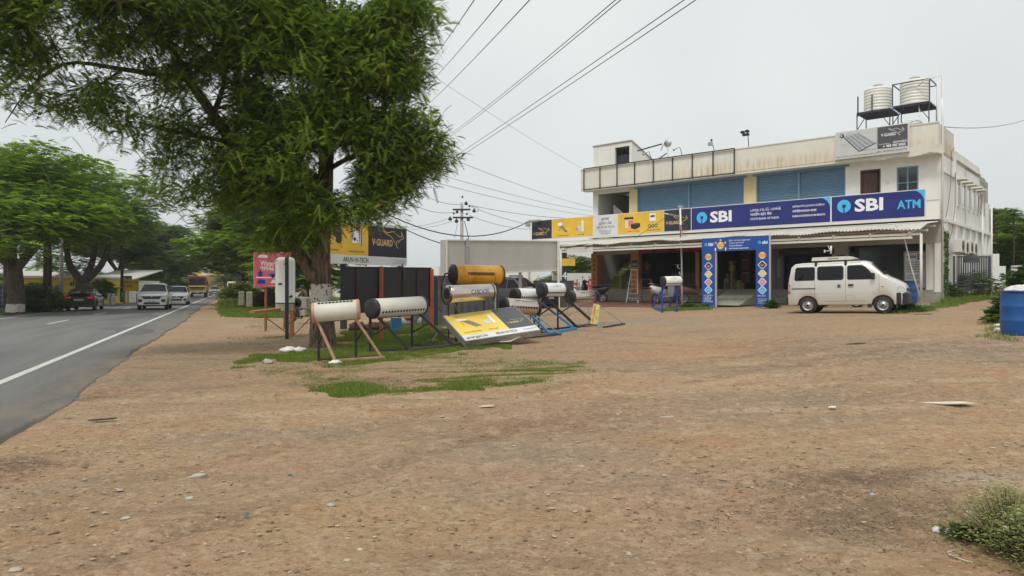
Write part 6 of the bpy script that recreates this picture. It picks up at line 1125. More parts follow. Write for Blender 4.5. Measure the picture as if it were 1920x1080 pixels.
for (u, v, lab) in ((543, 893, 'tiny green bottle cap on the dirt, the farther one'), (461, 968, 'tiny green bottle cap on the dirt, the nearer one')):
    p = gp(u, v); t = T('bottle_cap', lab, 'bottle cap', p+Vector((0, 0, .008)), 0, 'green bottle caps'); MB('teal').lathe([(.001, .012), (.013, .012), (.015, .008), (.016, 0)], n=14).build('cap', t)
SR_ = random.Random(4)
for i, (u, v, s, lab) in enumerate(((235, 973, .035, 'pale flat stone low at the left of the yard'), (355, 935, .04, 'pale buff stone slab left of centre in the foreground'), (650, 1052, .03, 'small buff stone near the bottom edge left of centre'), (370, 895, .07, 'sandy flat stone half sunk near the left'), (225, 920, .03, 'grey black stone near the left bottle cap'), (1636, 928, .03, 'dark small stone before the leaf litter'), (30, 1070, .04, 'buff stone in the bottom left corner'), (1090, 875, .03, 'small pale stone in the middle foreground'), (620, 948, .04, 'greenish flat stone right of the near bottle cap'), (830, 782, .035, 'dark brown stone below the grass crescent'), (1180, 1040, .03, 'small white stone near the bottom edge right of centre'))):
    p = gp(u, v); t = T('small_stone', lab, 'stone', p, SR_.random()*3, 'single stones lying on the dirt'); mat = 'greywall' if 'dark' in lab or 'grey' in lab else 'stone'; MB(mat).blob((0, 0, s*.12), (s, s*.7, s*.3), 10, 6, jit=.35, seed=i).build('rock', t)
t = T('dry_twig', 'pale curved dry twig lying left of the weeds', 'twig', gp(1810, 1050)); MB('paper').path([(-.05, .09, .012), (-.07, .03, .02), (-.04, -.03, .015), (0, -.07, .012)], .003, 5).path([(-.05, .09, .012), (.03, .12, .014)], .0025, 5).build('stick', t)
# ------------------------------------------------------------------ vehicles
def lerpn(x, P): return float(np.interp(x, [p[0] for p in P], [p[1] for p in P]))
def vehicle(name, lab, cat, p, rz, S, grp=None, detail=2):
    """S: L,W, top[(x,z)], belt[(x,z)], wid[(x,k)], sill, wheels (xr,xf,R), th tumblehome, paint"""
    t = T(name, lab, cat, p, rz, grp); Lh = S['L']/2; W = S['W']/2; xr, xf, R = S['wheels']; sill = S['sill']; ar = R*1.20; th = S.get('th', .22)
    xs = set(np.linspace(-Lh, Lh, 40 if detail > 1 else 24).round(3))
    for c in (xr, xf):
        for k in range(13): xs.add(round(c-ar+2*ar*k/12, 3))
    for q in S['top']: xs.add(round(q[0], 3))
    xs = sorted(x for x in xs if -Lh <= x <= Lh)
    def zb(x):
        z = sill
        for c in (xr, xf):
            d = abs(x-c)
            if d < ar: z = max(z, R+math.sqrt(max(ar*ar-d*d, 0))*.98)
        return z
    def ring(x):
        zt = lerpn(x, S['top']); bl = min(lerpn(x, S['belt']), zt-.02); w_ = W*lerpn(x, S['wid']); b = min(zb(x), bl-.02); g = max(zt-bl-.02, 0); gl = g > .12
        wr = w_-th*g; mid = b+(bl-b)*.45
        r = [(w_*.965, b), (w_*.99, b+.04), (w_, mid), (w_*.992, bl-(bl-b)*.25), (w_*.975, bl)]
        if g > .03: r += [(w_*.975-th*g*.5-.005, bl+g*.5), (wr*.975-.01, zt-.09 if g > .2 else bl+g*.75), (wr*.95-.04, zt-.035 if g > .1 else bl+g*.9)]
        else: r += [(w_*.97, bl+.003), (w_*.965, bl+.006), (w_*.95, bl+.01)]
        r += [((wr if g > .03 else w_)*.82, zt-.006), ((wr if g > .03 else w_)*.5, zt+.012), (0, zt+.02)]
        return r
    rings = [ring(x) for x in xs]; k = len(rings[0]); vs = []; fs = []
    for x, r in zip(xs, rings):
        for (y, z) in r: vs.append((x, -y, z))
        for (y, z) in r[-2::-1]: vs.append((x, y, z))
    n = 2*k-1
    for i in range(len(xs)-1):
        for j in range(n-1): fs.append((i*n+j, (i+1)*n+j, (i+1)*n+j+1, i*n+j+1))
    m = MB(S['paint']); m.add(vs, fs, None, True); b0 = len(vs)-n; m.add(vs[:n], [tuple(range(n))[::-1]]); m.add(vs[b0:], [tuple(range(n))]); body = m.build('body', t)
    def side(x, z):
        r = ring(x); return float(np.interp(z, [q[1] for q in r], [q[0] for q in r]))
    def spoly(pts, mat, off=.006, s=-1, sub=3):      # polygon draped on the side
        P = []
        for i in range(len(pts)):
            a, b = pts[i], pts[(i+1) % len(pts)]
            for k_ in range(sub): P.append((a[0]+(b[0]-a[0])*k_/sub, a[1]+(b[1]-a[1])*k_/sub))
        return [(x, s*(side(x, z)+off), z) for x, z in P], mat
    for win in S['windows']:
        for s in (-1, 1):
            P, mt = spoly(win, 'glass', .012, s); c = Vector([sum(q[i] for q in P)/len(P) for i in range(3)]); q = MB('glass'); q.add(P+[c], [(i, (i+1) % len(P), len(P)) for i in range(len(P))], 'glass', False)
            if detail > 1:
                Q = [(x, y*1.0+s*.001, z) for x, y, z in P]; fr = [((x-c.x)*1.07+c.x, s*(side(x, z)+.006), (z-c.z)*1.12+c.z) for x, y, z in P]; q.add(fr+[c-Vector((0, s*.004, 0))], [(i, (i+1) % len(fr), len(fr)) for i in range(len(fr))], 'blackplastic')
            q.build('side_window', t)
    def top_panel(x0, x1, k0, k1, name, mat='glass', lift=.018, nseg=6):
        q = MB(mat); vs = []; fs = []
        for i in range(nseg+1):
            x = x0+(x1-x0)*i/nseg; zt = lerpn(x, S['top']); g = zt-lerpn(x, S['belt']); w_ = (W*lerpn(x, S['wid'])-max(0, th*g))*(k0+(k1-k0)*i/nseg)
            for y, dz in ((-1, -.012), (-.82, 0), (-.5, .012), (0, .02), (.5, .012), (.82, 0), (1, -.012)): vs.append((x, y*w_, zt+dz+lift))
        for i in range(nseg):
            for j in range(6): fs.append((i*7+j, (i+1)*7+j, (i+1)*7+j+1, i*7+j+1))
        q.add(vs, fs, None, True); return q.build(name, t)
    if 'ws' in S: top_panel(S['ws'][0], S['ws'][1], .90, .86, 'windscreen')
    if 'rw' in S: top_panel(S['rw'][0], S['rw'][1], .84, .88, 'rear_window')
    q = MB('dark'); q.box(-Lh*.93, Lh*.93, -W*.80, W*.80, sill-.02, sill+.12); 
    for c in (xr, xf): q.box(c-ar*1.02, c+ar*1.02, -W*.90, W*.90, sill+.1, R+ar*1.0)
    q.build('underbody', t)
    for c in (xr, xf):
        for s in (-1, 1):
            y = s*(W-.12); tw = .10; q = MB('rubber'); q.lathe([(R*.62, -tw), (R*.93, -tw*.95), (R, -tw*.6), (R, tw*.6), (R*.93, tw*.95), (R*.62, tw)], (c, y, R), (0, 1, 0), 28); wh = q.build('wheel', t)
            q = MB('galv' if S.get('steel') else 'steel'); q.lathe([(R*.66, tw*.9), (R*.62, tw*.78), (R*.56, tw*.55), (R*.40, tw*.45), (R*.36, tw*.75), (R*.2, tw*.8), (R*.17, tw*.95), (.001, tw*.97)], (c, y, R), (0, s, 0), 28)
            for k_ in range(10): a = k_*math.pi/5; cc = Vector((c+math.cos(a)*R*.48, y+s*(tw*.52), R+math.sin(a)*R*.48)); q.lathe([(.001, 0), (R*.055, 0)], cc, (0, s, 0), 8, 'dark')
            q.lathe([(R*.14, tw*.97), (R*.12, tw*1.02), (.001, tw*1.03)], (c, y, R), (0, s, 0), 12, 'dark'); q.build('rim', wh)
            q = MB('dark'); pts = []
            for k_ in range(17): a = math.pi*k_/16; pts.append((c+math.cos(a)*ar*.985, a))
            vs = []; 
            for x, a in pts: z = R+math.sin(a)*ar*.975; z = max(z, sill); vs += [(x, s*(W*lerpn(x, S['wid'])*.955), z), (x, s*(W*.62), z)]
            q.add(vs, [(2*i, 2*i+2, 2*i+3, 2*i+1) for i in range(16)], None, True); q.build('wheel_arch', t)
    return t, side, spoly, ring
def sidepart(t, name, spoly, pts, mat, off=.008, both=True, sub=3):
    for s in ((-1, 1) if both else (-1,)):
        P, _ = spoly(pts, mat, off, s, sub); c = Vector([sum(q[i] for q in P)/len(P) for i in range(3)]); MB(mat).add(P+[c], [(i, (i+1) % len(P), len(P)) for i in range(len(P))]).build(name, t)
def mirrors(t, x, z, W, mat): 
    for s in (-1, 1): MB(mat).bbox(x-.06, x+.06, s*(W+.10)-.09, s*(W+.10)+.09, z-.07, z+.07, .025).build('wing_mirror', t)
# the silver van: front axle toward the right, parallel to the facade
pr_, pf_ = Vector((10.45, 25.0, 0))+Vector((.34, .51, 0)), Vector((12.40, 23.70, 0))+Vector((.34, .51, 0)); dirv = (pf_-pr_).normalized(); vrz = math.atan2(dirv.y, dirv.x); mid = (pr_+pf_)/2
slope = 0.03; mid.z = gzf(mid.x, mid.y)-.005
XR_, XF_ = -1.19, 1.16
VS = dict(L=3.68, W=1.50, sill=.30, wheels=(XR_, XF_, .285), th=.13, paint='vansilver', steel=True,
    top=[(-1.84, .95), (-1.82, 1.25), (-1.74, 1.64), (-1.62, 1.745), (-1.4, 1.77), (0, 1.79), (.60, 1.785), (.76, 1.74), (.86, 1.66), (1.28, 1.26), (1.36, 1.215), (1.55, 1.12), (1.76, .99), (1.83, .88), (1.86, .72)],
    belt=[(-1.84, .93), (-1.80, 1.12), (1.1, 1.14), (1.28, 1.12), (1.5, .98), (1.7, .86), (1.86, .68)], wid=[(-1.84, .95), (-1.7, .985), (-1.4, 1), (1.35, 1), (1.62, .95), (1.78, .87), (1.86, .78)],
    windows=[[(-1.60, 1.22), (-1.56, 1.17), (-1.0, 1.17), (-.96, 1.22), (-.96, 1.55), (-1.01, 1.60), (-1.52, 1.60), (-1.57, 1.55)], [(-.84, 1.22), (-.79, 1.17), (-.10, 1.17), (-.05, 1.22), (-.05, 1.56), (-.10, 1.61), (-.79, 1.61), (-.84, 1.56)], [(.11, 1.20), (.15, 1.17), (.90, 1.17), (.88, 1.24), (.62, 1.54), (.54, 1.61), (.15, 1.61), (.11, 1.57)]], ws=(1.25, .84), rw=None)
VS.pop('rw')
van, side, spoly, ring = vehicle('van', 'silver beige van parked side-on in front of the bank under a roof sign', 'van', mid, vrz, VS)
van.rotation_euler = (0, math.radians(-1.2), vrz)
def line(pts, name='panel_gap', mat='dark', w_=.007): 
    P = []
    for (a, b) in zip(pts[:-1], pts[1:]): P += [(a, b)]
    for s in (-1, 1):
        q = MB(mat)
        for a, b in P:
            for k in range(6):
                x0, z0 = a[0]+(b[0]-a[0])*k/6, a[1]+(b[1]-a[1])*k/6; x1, z1 = a[0]+(b[0]-a[0])*(k+1)/6, a[1]+(b[1]-a[1])*(k+1)/6
                q.bar((x0, s*(side(x0, z0)+.001), z0), (x1, s*(side(x1, z1)+.001), z1), w_, w_)
        q.build(name, van)
line([(-.95, 1.68), (-.95, .42)]); line([(.04, 1.70), (.04, .42)]); line([(1.06, 1.30), (1.06, .60), (.98, .45)]); line([(-.95, .42), (.9, .42)], w_=.006)
line([(-1.70, .87), (-.93, .87)], 'slide_rail', 'blackplastic', .03); line([(-1.72, .71), (1.62, .71)], 'side_crease', 'vansilver', .014); line([(-1.6, 1.70), (.5, 1.72)], 'roof_gutter', 'vansilver', .018)
sidepart(van, 'door_handle', spoly, [(-.24, .88), (-.24, 1.0), (-.10, 1.0), (-.10, .88)], 'steel', .010); sidepart(van, 'door_handle', spoly, [(-.20, .89), (-.20, .99), (-.14, .99), (-.14, .89)], 'dark', .014)
sidepart(van, 'door_handle', spoly, [(.12, .93), (.12, 1.0), (.28, 1.0), (.28, .93)], 'dark', .012); sidepart(van, 'door_handle', spoly, [(.12, .885), (.12, .92), (.28, .92), (.28, .885)], 'steel', .014)
sidepart(van, 'side_repeater', spoly, [(1.13, .88), (1.13, .905), (1.20, .905), (1.20, .88)], 'redlens', .01); sidepart(van, 'tail_light', spoly, [(-1.838, .70), (-1.835, 1.03), (-1.775, 1.03), (-1.755, .70)], 'redlens', .012)
sidepart(van, 'headlight', spoly, [(1.58, .73), (1.60, .88), (1.68, .92), (1.76, .88), (1.82, .78), (1.82, .73)], 'headlens', .012)
m = MB('blackplastic'); m.bbox(1.60, 1.90, -.67, .67, .28, .70, .05); m.bbox(1.54, 1.70, -.73, .73, .30, .69, .03); m.build('front_bumper', van); m = MB('blackplastic'); m.bbox(-1.92, -1.80, -.70, .70, .32, .58, .03); m.path([(-1.9, .3, .36), (-2.0, .3, .36), (-2.06, .3, .39)], .02, 6); m.build('rear_bumper', van)
m = MB('blackplastic'); m.bbox(1.76, 1.875, -.42, .42, .74, .84, .02); m.build('grille', van)
for s in (-1, 1): q = MB('blackplastic'); q.bbox(.82, .95, s*.82-.06, s*.82+.06, 1.16, 1.36, .03); q.bar((.88, s*.72, 1.24), (.90, s*.80, 1.26), .04); q.build('wing_mirror', van); q = MB('blackplastic'); q.add([(.70, s*.735, .30), (.83, s*.735, .52), (.83, s*.735, .20), (.70, s*.735, .20)], [(0, 1, 2, 3)]); q.build('mud_flap', van)
line([(.13, 1.625), (.54, 1.63), (.66, 1.55), (.90, 1.27)], 'rain_visor', 'blackplastic', .03)
MB('blackplastic').path([(.30, .0, 1.80), (.18, .0, 2.0)], .004, 5).path([(.52, -.55, 1.76), (.20, -.57, 2.10)], .005, 5).build('aerial', van)
q = MB('dark'); q.path([(1.12, -.45, 1.44), (1.24, -.10, 1.33)], .012, 5); q.path([(1.12, .1, 1.45), (1.24, .45, 1.33)], .012, 5); q.build('wiper', van); line([(.06, .63), (.24, .63), (.30, .56), (.30, .45)], 'fuel_flap', 'dark', .004)
q = MB('blackplastic'); q.box(-.95, -.87, -.64, .64, 1.77, 1.838); q.box(.0, .08, -.64, .64, 1.77, 1.84)
for x in (-.91, .04): 
    for s in (-1, 1): q.bbox(x-.04, x+.04, s*.64-.02, s*.64+.02, 1.64, 1.83, .008)
q.build('roof_rack', van)
rs = T('roof_sign', 'small pale sign board strapped flat on the roof of the silver van', 'sign', wmat(van) @ Vector((0, 0, 1.845)), vrz); rs.rotation_euler = van.rotation_euler
m = MB('offwhite'); m.prism([(-1.10, 0), (.16, 0), (.34, .04), (.14, .12), (-1.06, .12)], lambda a, b, d: Vector((a, d, b)), -.42, .42); m.build('board', rs); q = MB('textblack'); Face((-.55, -.424, .035), (1, 0, 0), (0, 0, 1), q).text('GEN-KOONS', 0, .0, .05, 'textblack', 1, width=.34, bold=.02); q.build('lettering', rs)
# ---- road vehicles
def sedan(kind):
    if kind == 'suv': return dict(L=4.3, W=1.80, sill=.32, wheels=(-1.30, 1.30, .35), th=.35, top=[(-2.15, .95), (-2.08, 1.12), (-1.75, 1.55), (-1.4, 1.64), (0, 1.665), (.35, 1.62), (1.0, 1.13), (1.4, 1.06), (1.95, .98), (2.10, .88), (2.15, .78)], belt=[(-2.15, .92), (-1.8, 1.06), (.9, 1.0), (1.2, 1.0), (2.0, .90), (2.15, .74)], wid=[(-2.15, .86), (-1.95, .95), (-1.5, 1), (1.5, 1), (1.95, .93), (2.15, .82)], windows=[[(-1.65, 1.12), (-.95, 1.08), (-.95, 1.50), (-1.5, 1.46)], [(-.88, 1.08), (-.05, 1.06), (-.05, 1.52), (-.88, 1.52)], [(.02, 1.06), (.85, 1.06), (.35, 1.50), (.02, 1.52)]], ws=(.98, .38), rw=(-2.05, -1.78))
    if kind == 'hatch': return dict(L=3.85, W=1.72, sill=.26, wheels=(-1.22, 1.22, .31), th=.35, top=[(-1.92, .85), (-1.86, 1.02), (-1.62, 1.38), (-1.2, 1.50), (0, 1.53), (.3, 1.48), (.95, 1.02), (1.3, .96), (1.75, .86), (1.92, .70)], belt=[(-1.92, .82), (-1.6, .98), (.9, .92), (1.2, .92), (1.8, .80), (1.92, .66)], wid=[(-1.92, .86), (-1.7, .95), (-1.3, 1), (1.3, 1), (1.7, .93), (1.92, .80)], windows=[[(-1.45, 1.03), (-.8, 1.0), (-.8, 1.38), (-1.3, 1.34)], [(-.73, 1.0), (-.02, .98), (-.02, 1.40), (-.73, 1.40)], [(.05, .98), (.8, .98), (.35, 1.36), (.05, 1.40)]], ws=(.92, .32), rw=(-1.84, -1.64))
    return dict(L=4.35, W=1.74, sill=.25, wheels=(-1.30, 1.30, .32), th=.38, top=[(-2.17, .85), (-2.12, 1.06), (-1.70, 1.09), (-1.05, 1.40), (-.3, 1.46), (.2, 1.42), (.95, .98), (1.4, .92), (2.0, .80), (2.17, .66)], belt=[(-2.17, .82), (-1.8, 1.0), (.9, .92), (1.2, .90), (2.0, .74), (2.17, .62)], wid=[(-2.17, .86), (-1.95, .95), (-1.5, 1), (1.5, 1), (1.95, .93), (2.17, .80)], windows=[[(-1.25, 1.03), (-.7, 1.0), (-.7, 1.36), (-1.0, 1.32)], [(-.63, 1.0), (.05, .98), (.05, 1.38), (-.63, 1.38)], [(.12, .98), (.8, .96), (.32, 1.32), (.12, 1.36)]], ws=(.92, .24), rw=(-1.68, -1.08))
RH = math.atan2(RDY, RDX)
def fascia(t, S, front, kind):
    L2 = S['L']/2; sg = 1 if front else -1; x = sg*L2; W = S['W']/2; q = MB('blackplastic')
    def plate(z, h=.11, w_=.26): k = MB('signwhite'); k.box(x+sg*.045-.008, x+sg*.045+.008, -w_, w_, z, z+h); k.build('number_plate', t); k = MB('textblack'); f = Face((x+sg*.054, -.2*sg, z+.02), (0, sg, 0), (0, 0, 1), k); f.scrawl(.0, .0, .4, h*.6, 'textblack', 1, 1, seed=3); k.build('plate_print', t)
    if front:
        zb = .80 if kind == 'suv' else .64
        P = [(-W*.62, zb+.05), (-W*.50, zb-.10), (W*.50, zb-.10), (W*.62, zb+.05), (W*.5, zb+.09), (-W*.5, zb+.09)]; q.prism(P, lambda a, b, d: Vector((x+d*sg, a, b)), -.10, .03); q.build('grille', t); MB('steel').bar((x+sg*.035, -W*.5, zb+.075), (x+sg*.035, W*.5, zb+.075), .02, .025).build('chrome_strip', t); MB('steel').lathe([(.001, .045), (.05, .045), (.055, .03)], (x, 0, zb+.02), (sg, 0, 0), 12).build('badge', t)
        for s in (-1, 1): MB('headlens').bbox(x-.18, x+.005, s*W*.68-.13, s*W*.68+.13, zb+.02, zb+.13, .02).build('headlight', t); MB('blackplastic').bbox(x-.08, x+.02, s*W*.72-.11, s*W*.72+.11, zb-.30, zb-.12, .02).build('fog_lamp', t)
        MB('blackplastic').bbox(x-.1, x+.03, -W*.5, W*.5, .36, .48, .02).build('lower_grille', t); MB('blackplastic').bbox(x-.3, x-.01, -W*.86, W*.86, .24, .33, .02).build('skirt', t); plate(.50)
    else:
        for s in (-1, 1): MB('redlens').bbox(x-.02, x+.12, s*W*.72-.16, s*W*.72+.16, .78, .92, .02).build('tail_light', t)
        MB('blackplastic').bbox(x-.02, x+.2, -W*.9, W*.9, .25, .40, .03).build('rear_bumper', t); plate(.66)
    q = MB('dark'); q.box(-.02, .02, -.02, .02, .5, .52); return
def rcar(kind, off, s, front_to_cam, paint, lab, grp=None, detail=1, sc=1.0):
    S = sedan(kind); S['paint'] = paint; p = roadpt(off, s, .062 if abs(off+6.9) < 3 else .055); rz = RH+(math.pi if front_to_cam else 0); t, side, sp, rg = vehicle('car', lab, 'car', p, rz, S, grp, detail); fascia(t, S, front_to_cam, kind); mirrors(t, S['ws'][0]-.12, S['belt'][2][1]+.05, S['W']/2, paint); t.scale = (sc, sc, sc)
    if not front_to_cam:
        for ch in [o for o in D.objects if o.parent == t and o.name.startswith('tail_light')]: ch.data.materials[0] = MATS['brake']
    return t
bm = mk('brake', (.5, .01, .01), .3, var=0); bm.node_tree.nodes['Principled BSDF'].inputs['Emission Color'].default_value = (1, .03, .02, 1); bm.node_tree.nodes['Principled BSDF'].inputs['Emission Strength'].default_value = .12
def ro(u, Y): k = (u-960)/FP; X = k*Y; return roadoff(X, Y), -.365*X+.931*Y
o, s = ro(160, 47.5); rcar('sedan', o, s, False, 'carblack', 'black car with lit red tail lights driving away on the left of the road', detail=2)
o, s = ro(291, 49.5); rcar('suv', o, s, True, 'carwhite', 'large white car coming toward the camera, nearest in its lane', detail=2, sc=1.06)
o, s = ro(334, 62); rcar('hatch', o, s, True, 'carwhite', 'white hatchback following close behind the large white car', sc=1.05)
o, s = ro(415, 124); rcar('suv', -3.0, s+2, True, 'cargrey', 'distant grey car at the right edge of the road beside the lorry')
# lorry
def lorry(p, lab):
    t = T('lorry', lab, 'lorry', p, RH+math.pi); W = 1.18
    m = MB('busorange'); m.bbox(2.6, 3.9, -W, W, .75, 1.75, .05); m.build('cab', t); m = MB('busred'); m.bbox(2.55, 3.86, -W*.99, W*.99, 1.755, 3.05, .06); m.bbox(2.5, 3.8, -W*.96, W*.96, 3.06, 3.35, .05, 'offwhite'); m.build('cab_roof', t)
    q = MB('glass'); q.box(3.861, 3.875, -W*.88, -.04, 1.85, 2.75); q.box(3.861, 3.875, .04, W*.88, 1.85, 2.75); q.build('windscreen', t); q = MB('tagyellow'); q.bbox(3.9, 3.96, -W*.98, W*.98, 1.55, 1.72, .01); q.bbox(3.9, 3.97, -W, W, .78, 1.0, .01, 'tagyellow'); q.build('trim_band', t)
    q = MB('dark'); q.box(3.9, 3.93, -W*.85, W*.85, 1.35, 1.52); q.build('grille', t); MB('teal').box(3.90, 3.94, -W*.7, W*.7, 1.08, 1.25).build('painted_panel', t)
    MB('signwhite').box(3.97, 3.985, -.25, .25, .68, .80).build('number_plate', t)
    for s in (-1, 1): MB('headlens').box(3.96, 3.99, s*W*.82-.1, s*W*.82+.1, 1.08, 1.25).build('headlight', t); MB('blackplastic').bbox(3.6, 3.72, s*(W+.18)-.1, s*(W+.18)+.1, 1.9, 2.4, .02).build('wing_mirror', t)
    m = MB('busred'); m.bbox(-4.0, 2.4, -W*1.03, W*1.03, 1.05, 2.9, .04); m.build('load_body', t)
    for x in (3.0, -2.2, -3.3):
        for s in (-1, 1): MB('rubber').lathe([(.25, -.14), (.48, -.14), (.5, -.1), (.5, .1), (.48, .14), (.25, .14)], (x, s*(W-.16), .5), (0, 1, 0), 20).build('wheel', t)
    MB('dark').box(-3.9, 3.7, -.5, .5, .5, 1.04).build('chassis', t); return t
o, s = ro(393, 108); lorry(roadpt(-4.9, s, .05), 'orange and dark red lorry coming toward the camera far down the road')
# white minibus, blue tanker, small yellow lorry, orange auto
t = T('minibus', 'white minibus beside the orange lorry far down the road', 'minibus', roadpt(-8.2, ro(374, 128)[1], .06), RH+math.pi); shell([(-2.4, 1.3, .8, .8), (-2.2, 1.3, .92, 1.0), (1.4, 1.3, .92, 1.0), (2.0, 1.05, .9, .75), (2.45, .85, .82, .5)], 'carwhite', 20).build('body', t); MB('glass').add([(1.55, -.8, 2.1), (1.55, .8, 2.1), (2.12, .82, 1.45), (2.12, -.82, 1.45)], [(0, 1, 2, 3)]).build('windscreen', t); MB('dark').box(2.40, 2.47, -.6, .6, .62, .82).build('grille', t)
for x in (-1.5, 1.5):
    for s_ in (-1, 1): MB('rubber').lathe([(.15, -.1), (.34, -.1), (.34, .1), (.15, .1)], (x, s_*.8, .34), (0, 1, 0), 16).build('wheel', t)
t = T('tanker_lorry', 'blue water tanker lorry far down the left lane of the road', 'tanker', roadpt(-9.0, 132, .055), RH+.06); MB('tankerblue').lathe([(.01, -2.6), (.8, -2.55), (1.0, -2.4), (1.0, 2.3), (.8, 2.4), (.01, 2.45)], (-1.2, 0, 1.75), (1, 0, 0), 24).build('tank', t); MB('tankerblue').bbox(1.5, 3.0, -1.05, 1.05, .8, 2.6, .08).build('cab', t); MB('dark').box(-3.9, 2.8, -.6, .6, .5, .8).build('chassis', t); MB('tankerblue').bbox(-3.95, -3.8, -1.0, 1.0, .5, .8, .02).build('rear_bumper', t)
for x in (-3.0, -2.0, 2.1):
    for s_ in (-1, 1): MB('rubber').lathe([(.2, -.13), (.47, -.13), (.47, .13), (.2, .13)], (x, s_*.92, .47), (0, 1, 0), 18).build('wheel', t)
t = T('small_lorry', 'small orange yellow lorry ahead of the blue tanker at the road side', 'lorry', roadpt(-10.2, 108, .05), RH+.1); MB('busorange').bbox(-3.0, .6, -1.0, 1.0, .9, 2.0, .04).build('load_body', t); MB('tagyellow').bbox(.7, 2.4, -.95, .95, .7, 2.3, .08).build('cab', t); MB('dark').box(-2.9, 2.2, -.5, .5, .45, .89).build('chassis', t); q = MB('redlens'); q.box(-3.03, -3.0, -.95, -.75, .92, 1.05); q.box(-3.03, -3.0, .75, .95, .92, 1.05); q.build('tail_light', t)
for x in (-2.0, 1.5):
    for s_ in (-1, 1): MB('rubber').lathe([(.2, -.12), (.42, -.12), (.42, .12), (.2, .12)], (x, s_*.85, .42), (0, 1, 0), 16).build('wheel', t)
t = T('auto_rickshaw', 'yellow and blue three-wheeled vehicle parked on the right verge far away', 'auto rickshaw', at(434, 549.5, 118)+Vector((0, 0, -.1)), RH+math.pi); MB('busorange').bbox(-1.2, 1.2, -.65, .65, .35, 1.1, .08).build('body', t); MB('tagyellow').bbox(-1.2, 1.0, -.66, .66, 1.12, 2.0, .12).build('canopy', t); MB('royal').add([(1.22, -.5, 1.1), (1.22, .5, 1.1), (1.05, .48, 1.75), (1.05, -.48, 1.75)], [(0, 1, 2, 3)]).build('windscreen', t)
for (x, y) in ((1.0, 0), (-.8, .6), (-.8, -.6)): MB('rubber').lathe([(.1, -.06), (.22, -.06), (.22, .06), (.1, .06)], (x, y, .22), (0, 1, 0), 14).build('wheel', t)
# cars parked behind the tanks
def pcar(kind, u, Y, rz, paint, lab, dz=0):
    S = sedan(kind); S['paint'] = paint; p = at(u, 540, Y); p.z = gzf(p.x, p.y)+dz; t, _, _, _ = vehicle('car', lab, 'car', p, rz, S, None, 1); fascia(t, S, True, kind); return t
mk('cardark', (.045, .047, .05), .25, .3, var=0, coat=.5); pcar('suv', 965, 38, math.radians(-30), 'cardark', 'dark grey car parked behind the white tanks under the blank billboard', .1); pcar('hatch', 1075, 47, math.radians(-35), 'carwhite', 'white car parked behind the black scooter left of the stair entrance', -.28)
# ------------------------------------------------------------------ trees
def fronds(C, Rc, n_per, flen, pairs, droop, seed, wl=.30, lw=.20, flat=.55, up=.2):
    """pinnate sprays: C (N,3) cluster centres, Rc spread; returns (tri verts, tint)"""
    r = np.random.default_rng(seed); N_ = len(C); n = N_*n_per; cen = np.repeat(C, n_per, 0)
    off = r.normal(0, 1, (n, 3)); off /= np.linalg.norm(off, axis=1)[:, None]+1e-6; off *= (r.random(n)**.5)[:, None]; off[:, 2] *= flat
    P0 = cen+off*np.repeat(Rc, n_per)[:, None] if np.ndim(Rc) else cen+off*Rc
    h = off[:, :2]+r.normal(0, .45, (n, 2)); h /= np.linalg.norm(h, axis=1)[:, None]+1e-6
    l = flen*r.uniform(.65, 1.25, n); dn = droop*r.uniform(.3, 1.3, n); upv = up*r.uniform(0, 1, n) if up < .45 or up == .5 else up*r.normal(.15, .8, n)
    d = np.stack([h[:, 0], h[:, 1], upv], 1); side = np.stack([-h[:, 1], h[:, 0], r.normal(0, .35, n)], 1)
    tri = []; tint = np.clip(r.normal(.45, .2, n)+np.repeat(r.normal(0, .17, N_), n_per), 0, 1); tt = []
    for k in range(pairs):
        s = (k+.6)/pairs; base = P0+d*(l*s)[:, None]; base[:, 2] -= dn*l*s*s; w_ = wl*l*(1-.55*abs(s-.45)*1.6)
        for sg in (-1, 1):
            tip = base+side*(sg*w_)[:, None]+d*(l*.16)[:, None]; tip[:, 2] -= .35*w_*dn+.02*l; e = d*(l*lw/pairs*1.3)[:, None]
            tri.append(np.stack([base-e, base+e, tip+e*.5], 1)); tt.append(tint)
    V = np.concatenate(tri).reshape(-1, 3); return V, np.repeat(np.concatenate(tt), 3)
def blob_pts(blobs, n, seed, edge=.55):
    """blobs: (centre, (rx,ry,rz), weight)"""
    r = np.random.default_rng(seed); W_ = np.array([b[2]*b[1][0]*b[1][1]*b[1][2] for b in blobs])**.75; W_ /= W_.sum(); C = []
    for b, w_ in zip(blobs, W_):
        k = max(3, int(n*w_)); d = r.normal(0, 1, (k, 3)); d /= np.linalg.norm(d, axis=1)[:, None]; rr = (edge+(1-edge)*r.random(k)**.7); C.append(np.array(b[0])+d*rr[:, None]*np.array(b[1]))
    return np.concatenate(C)
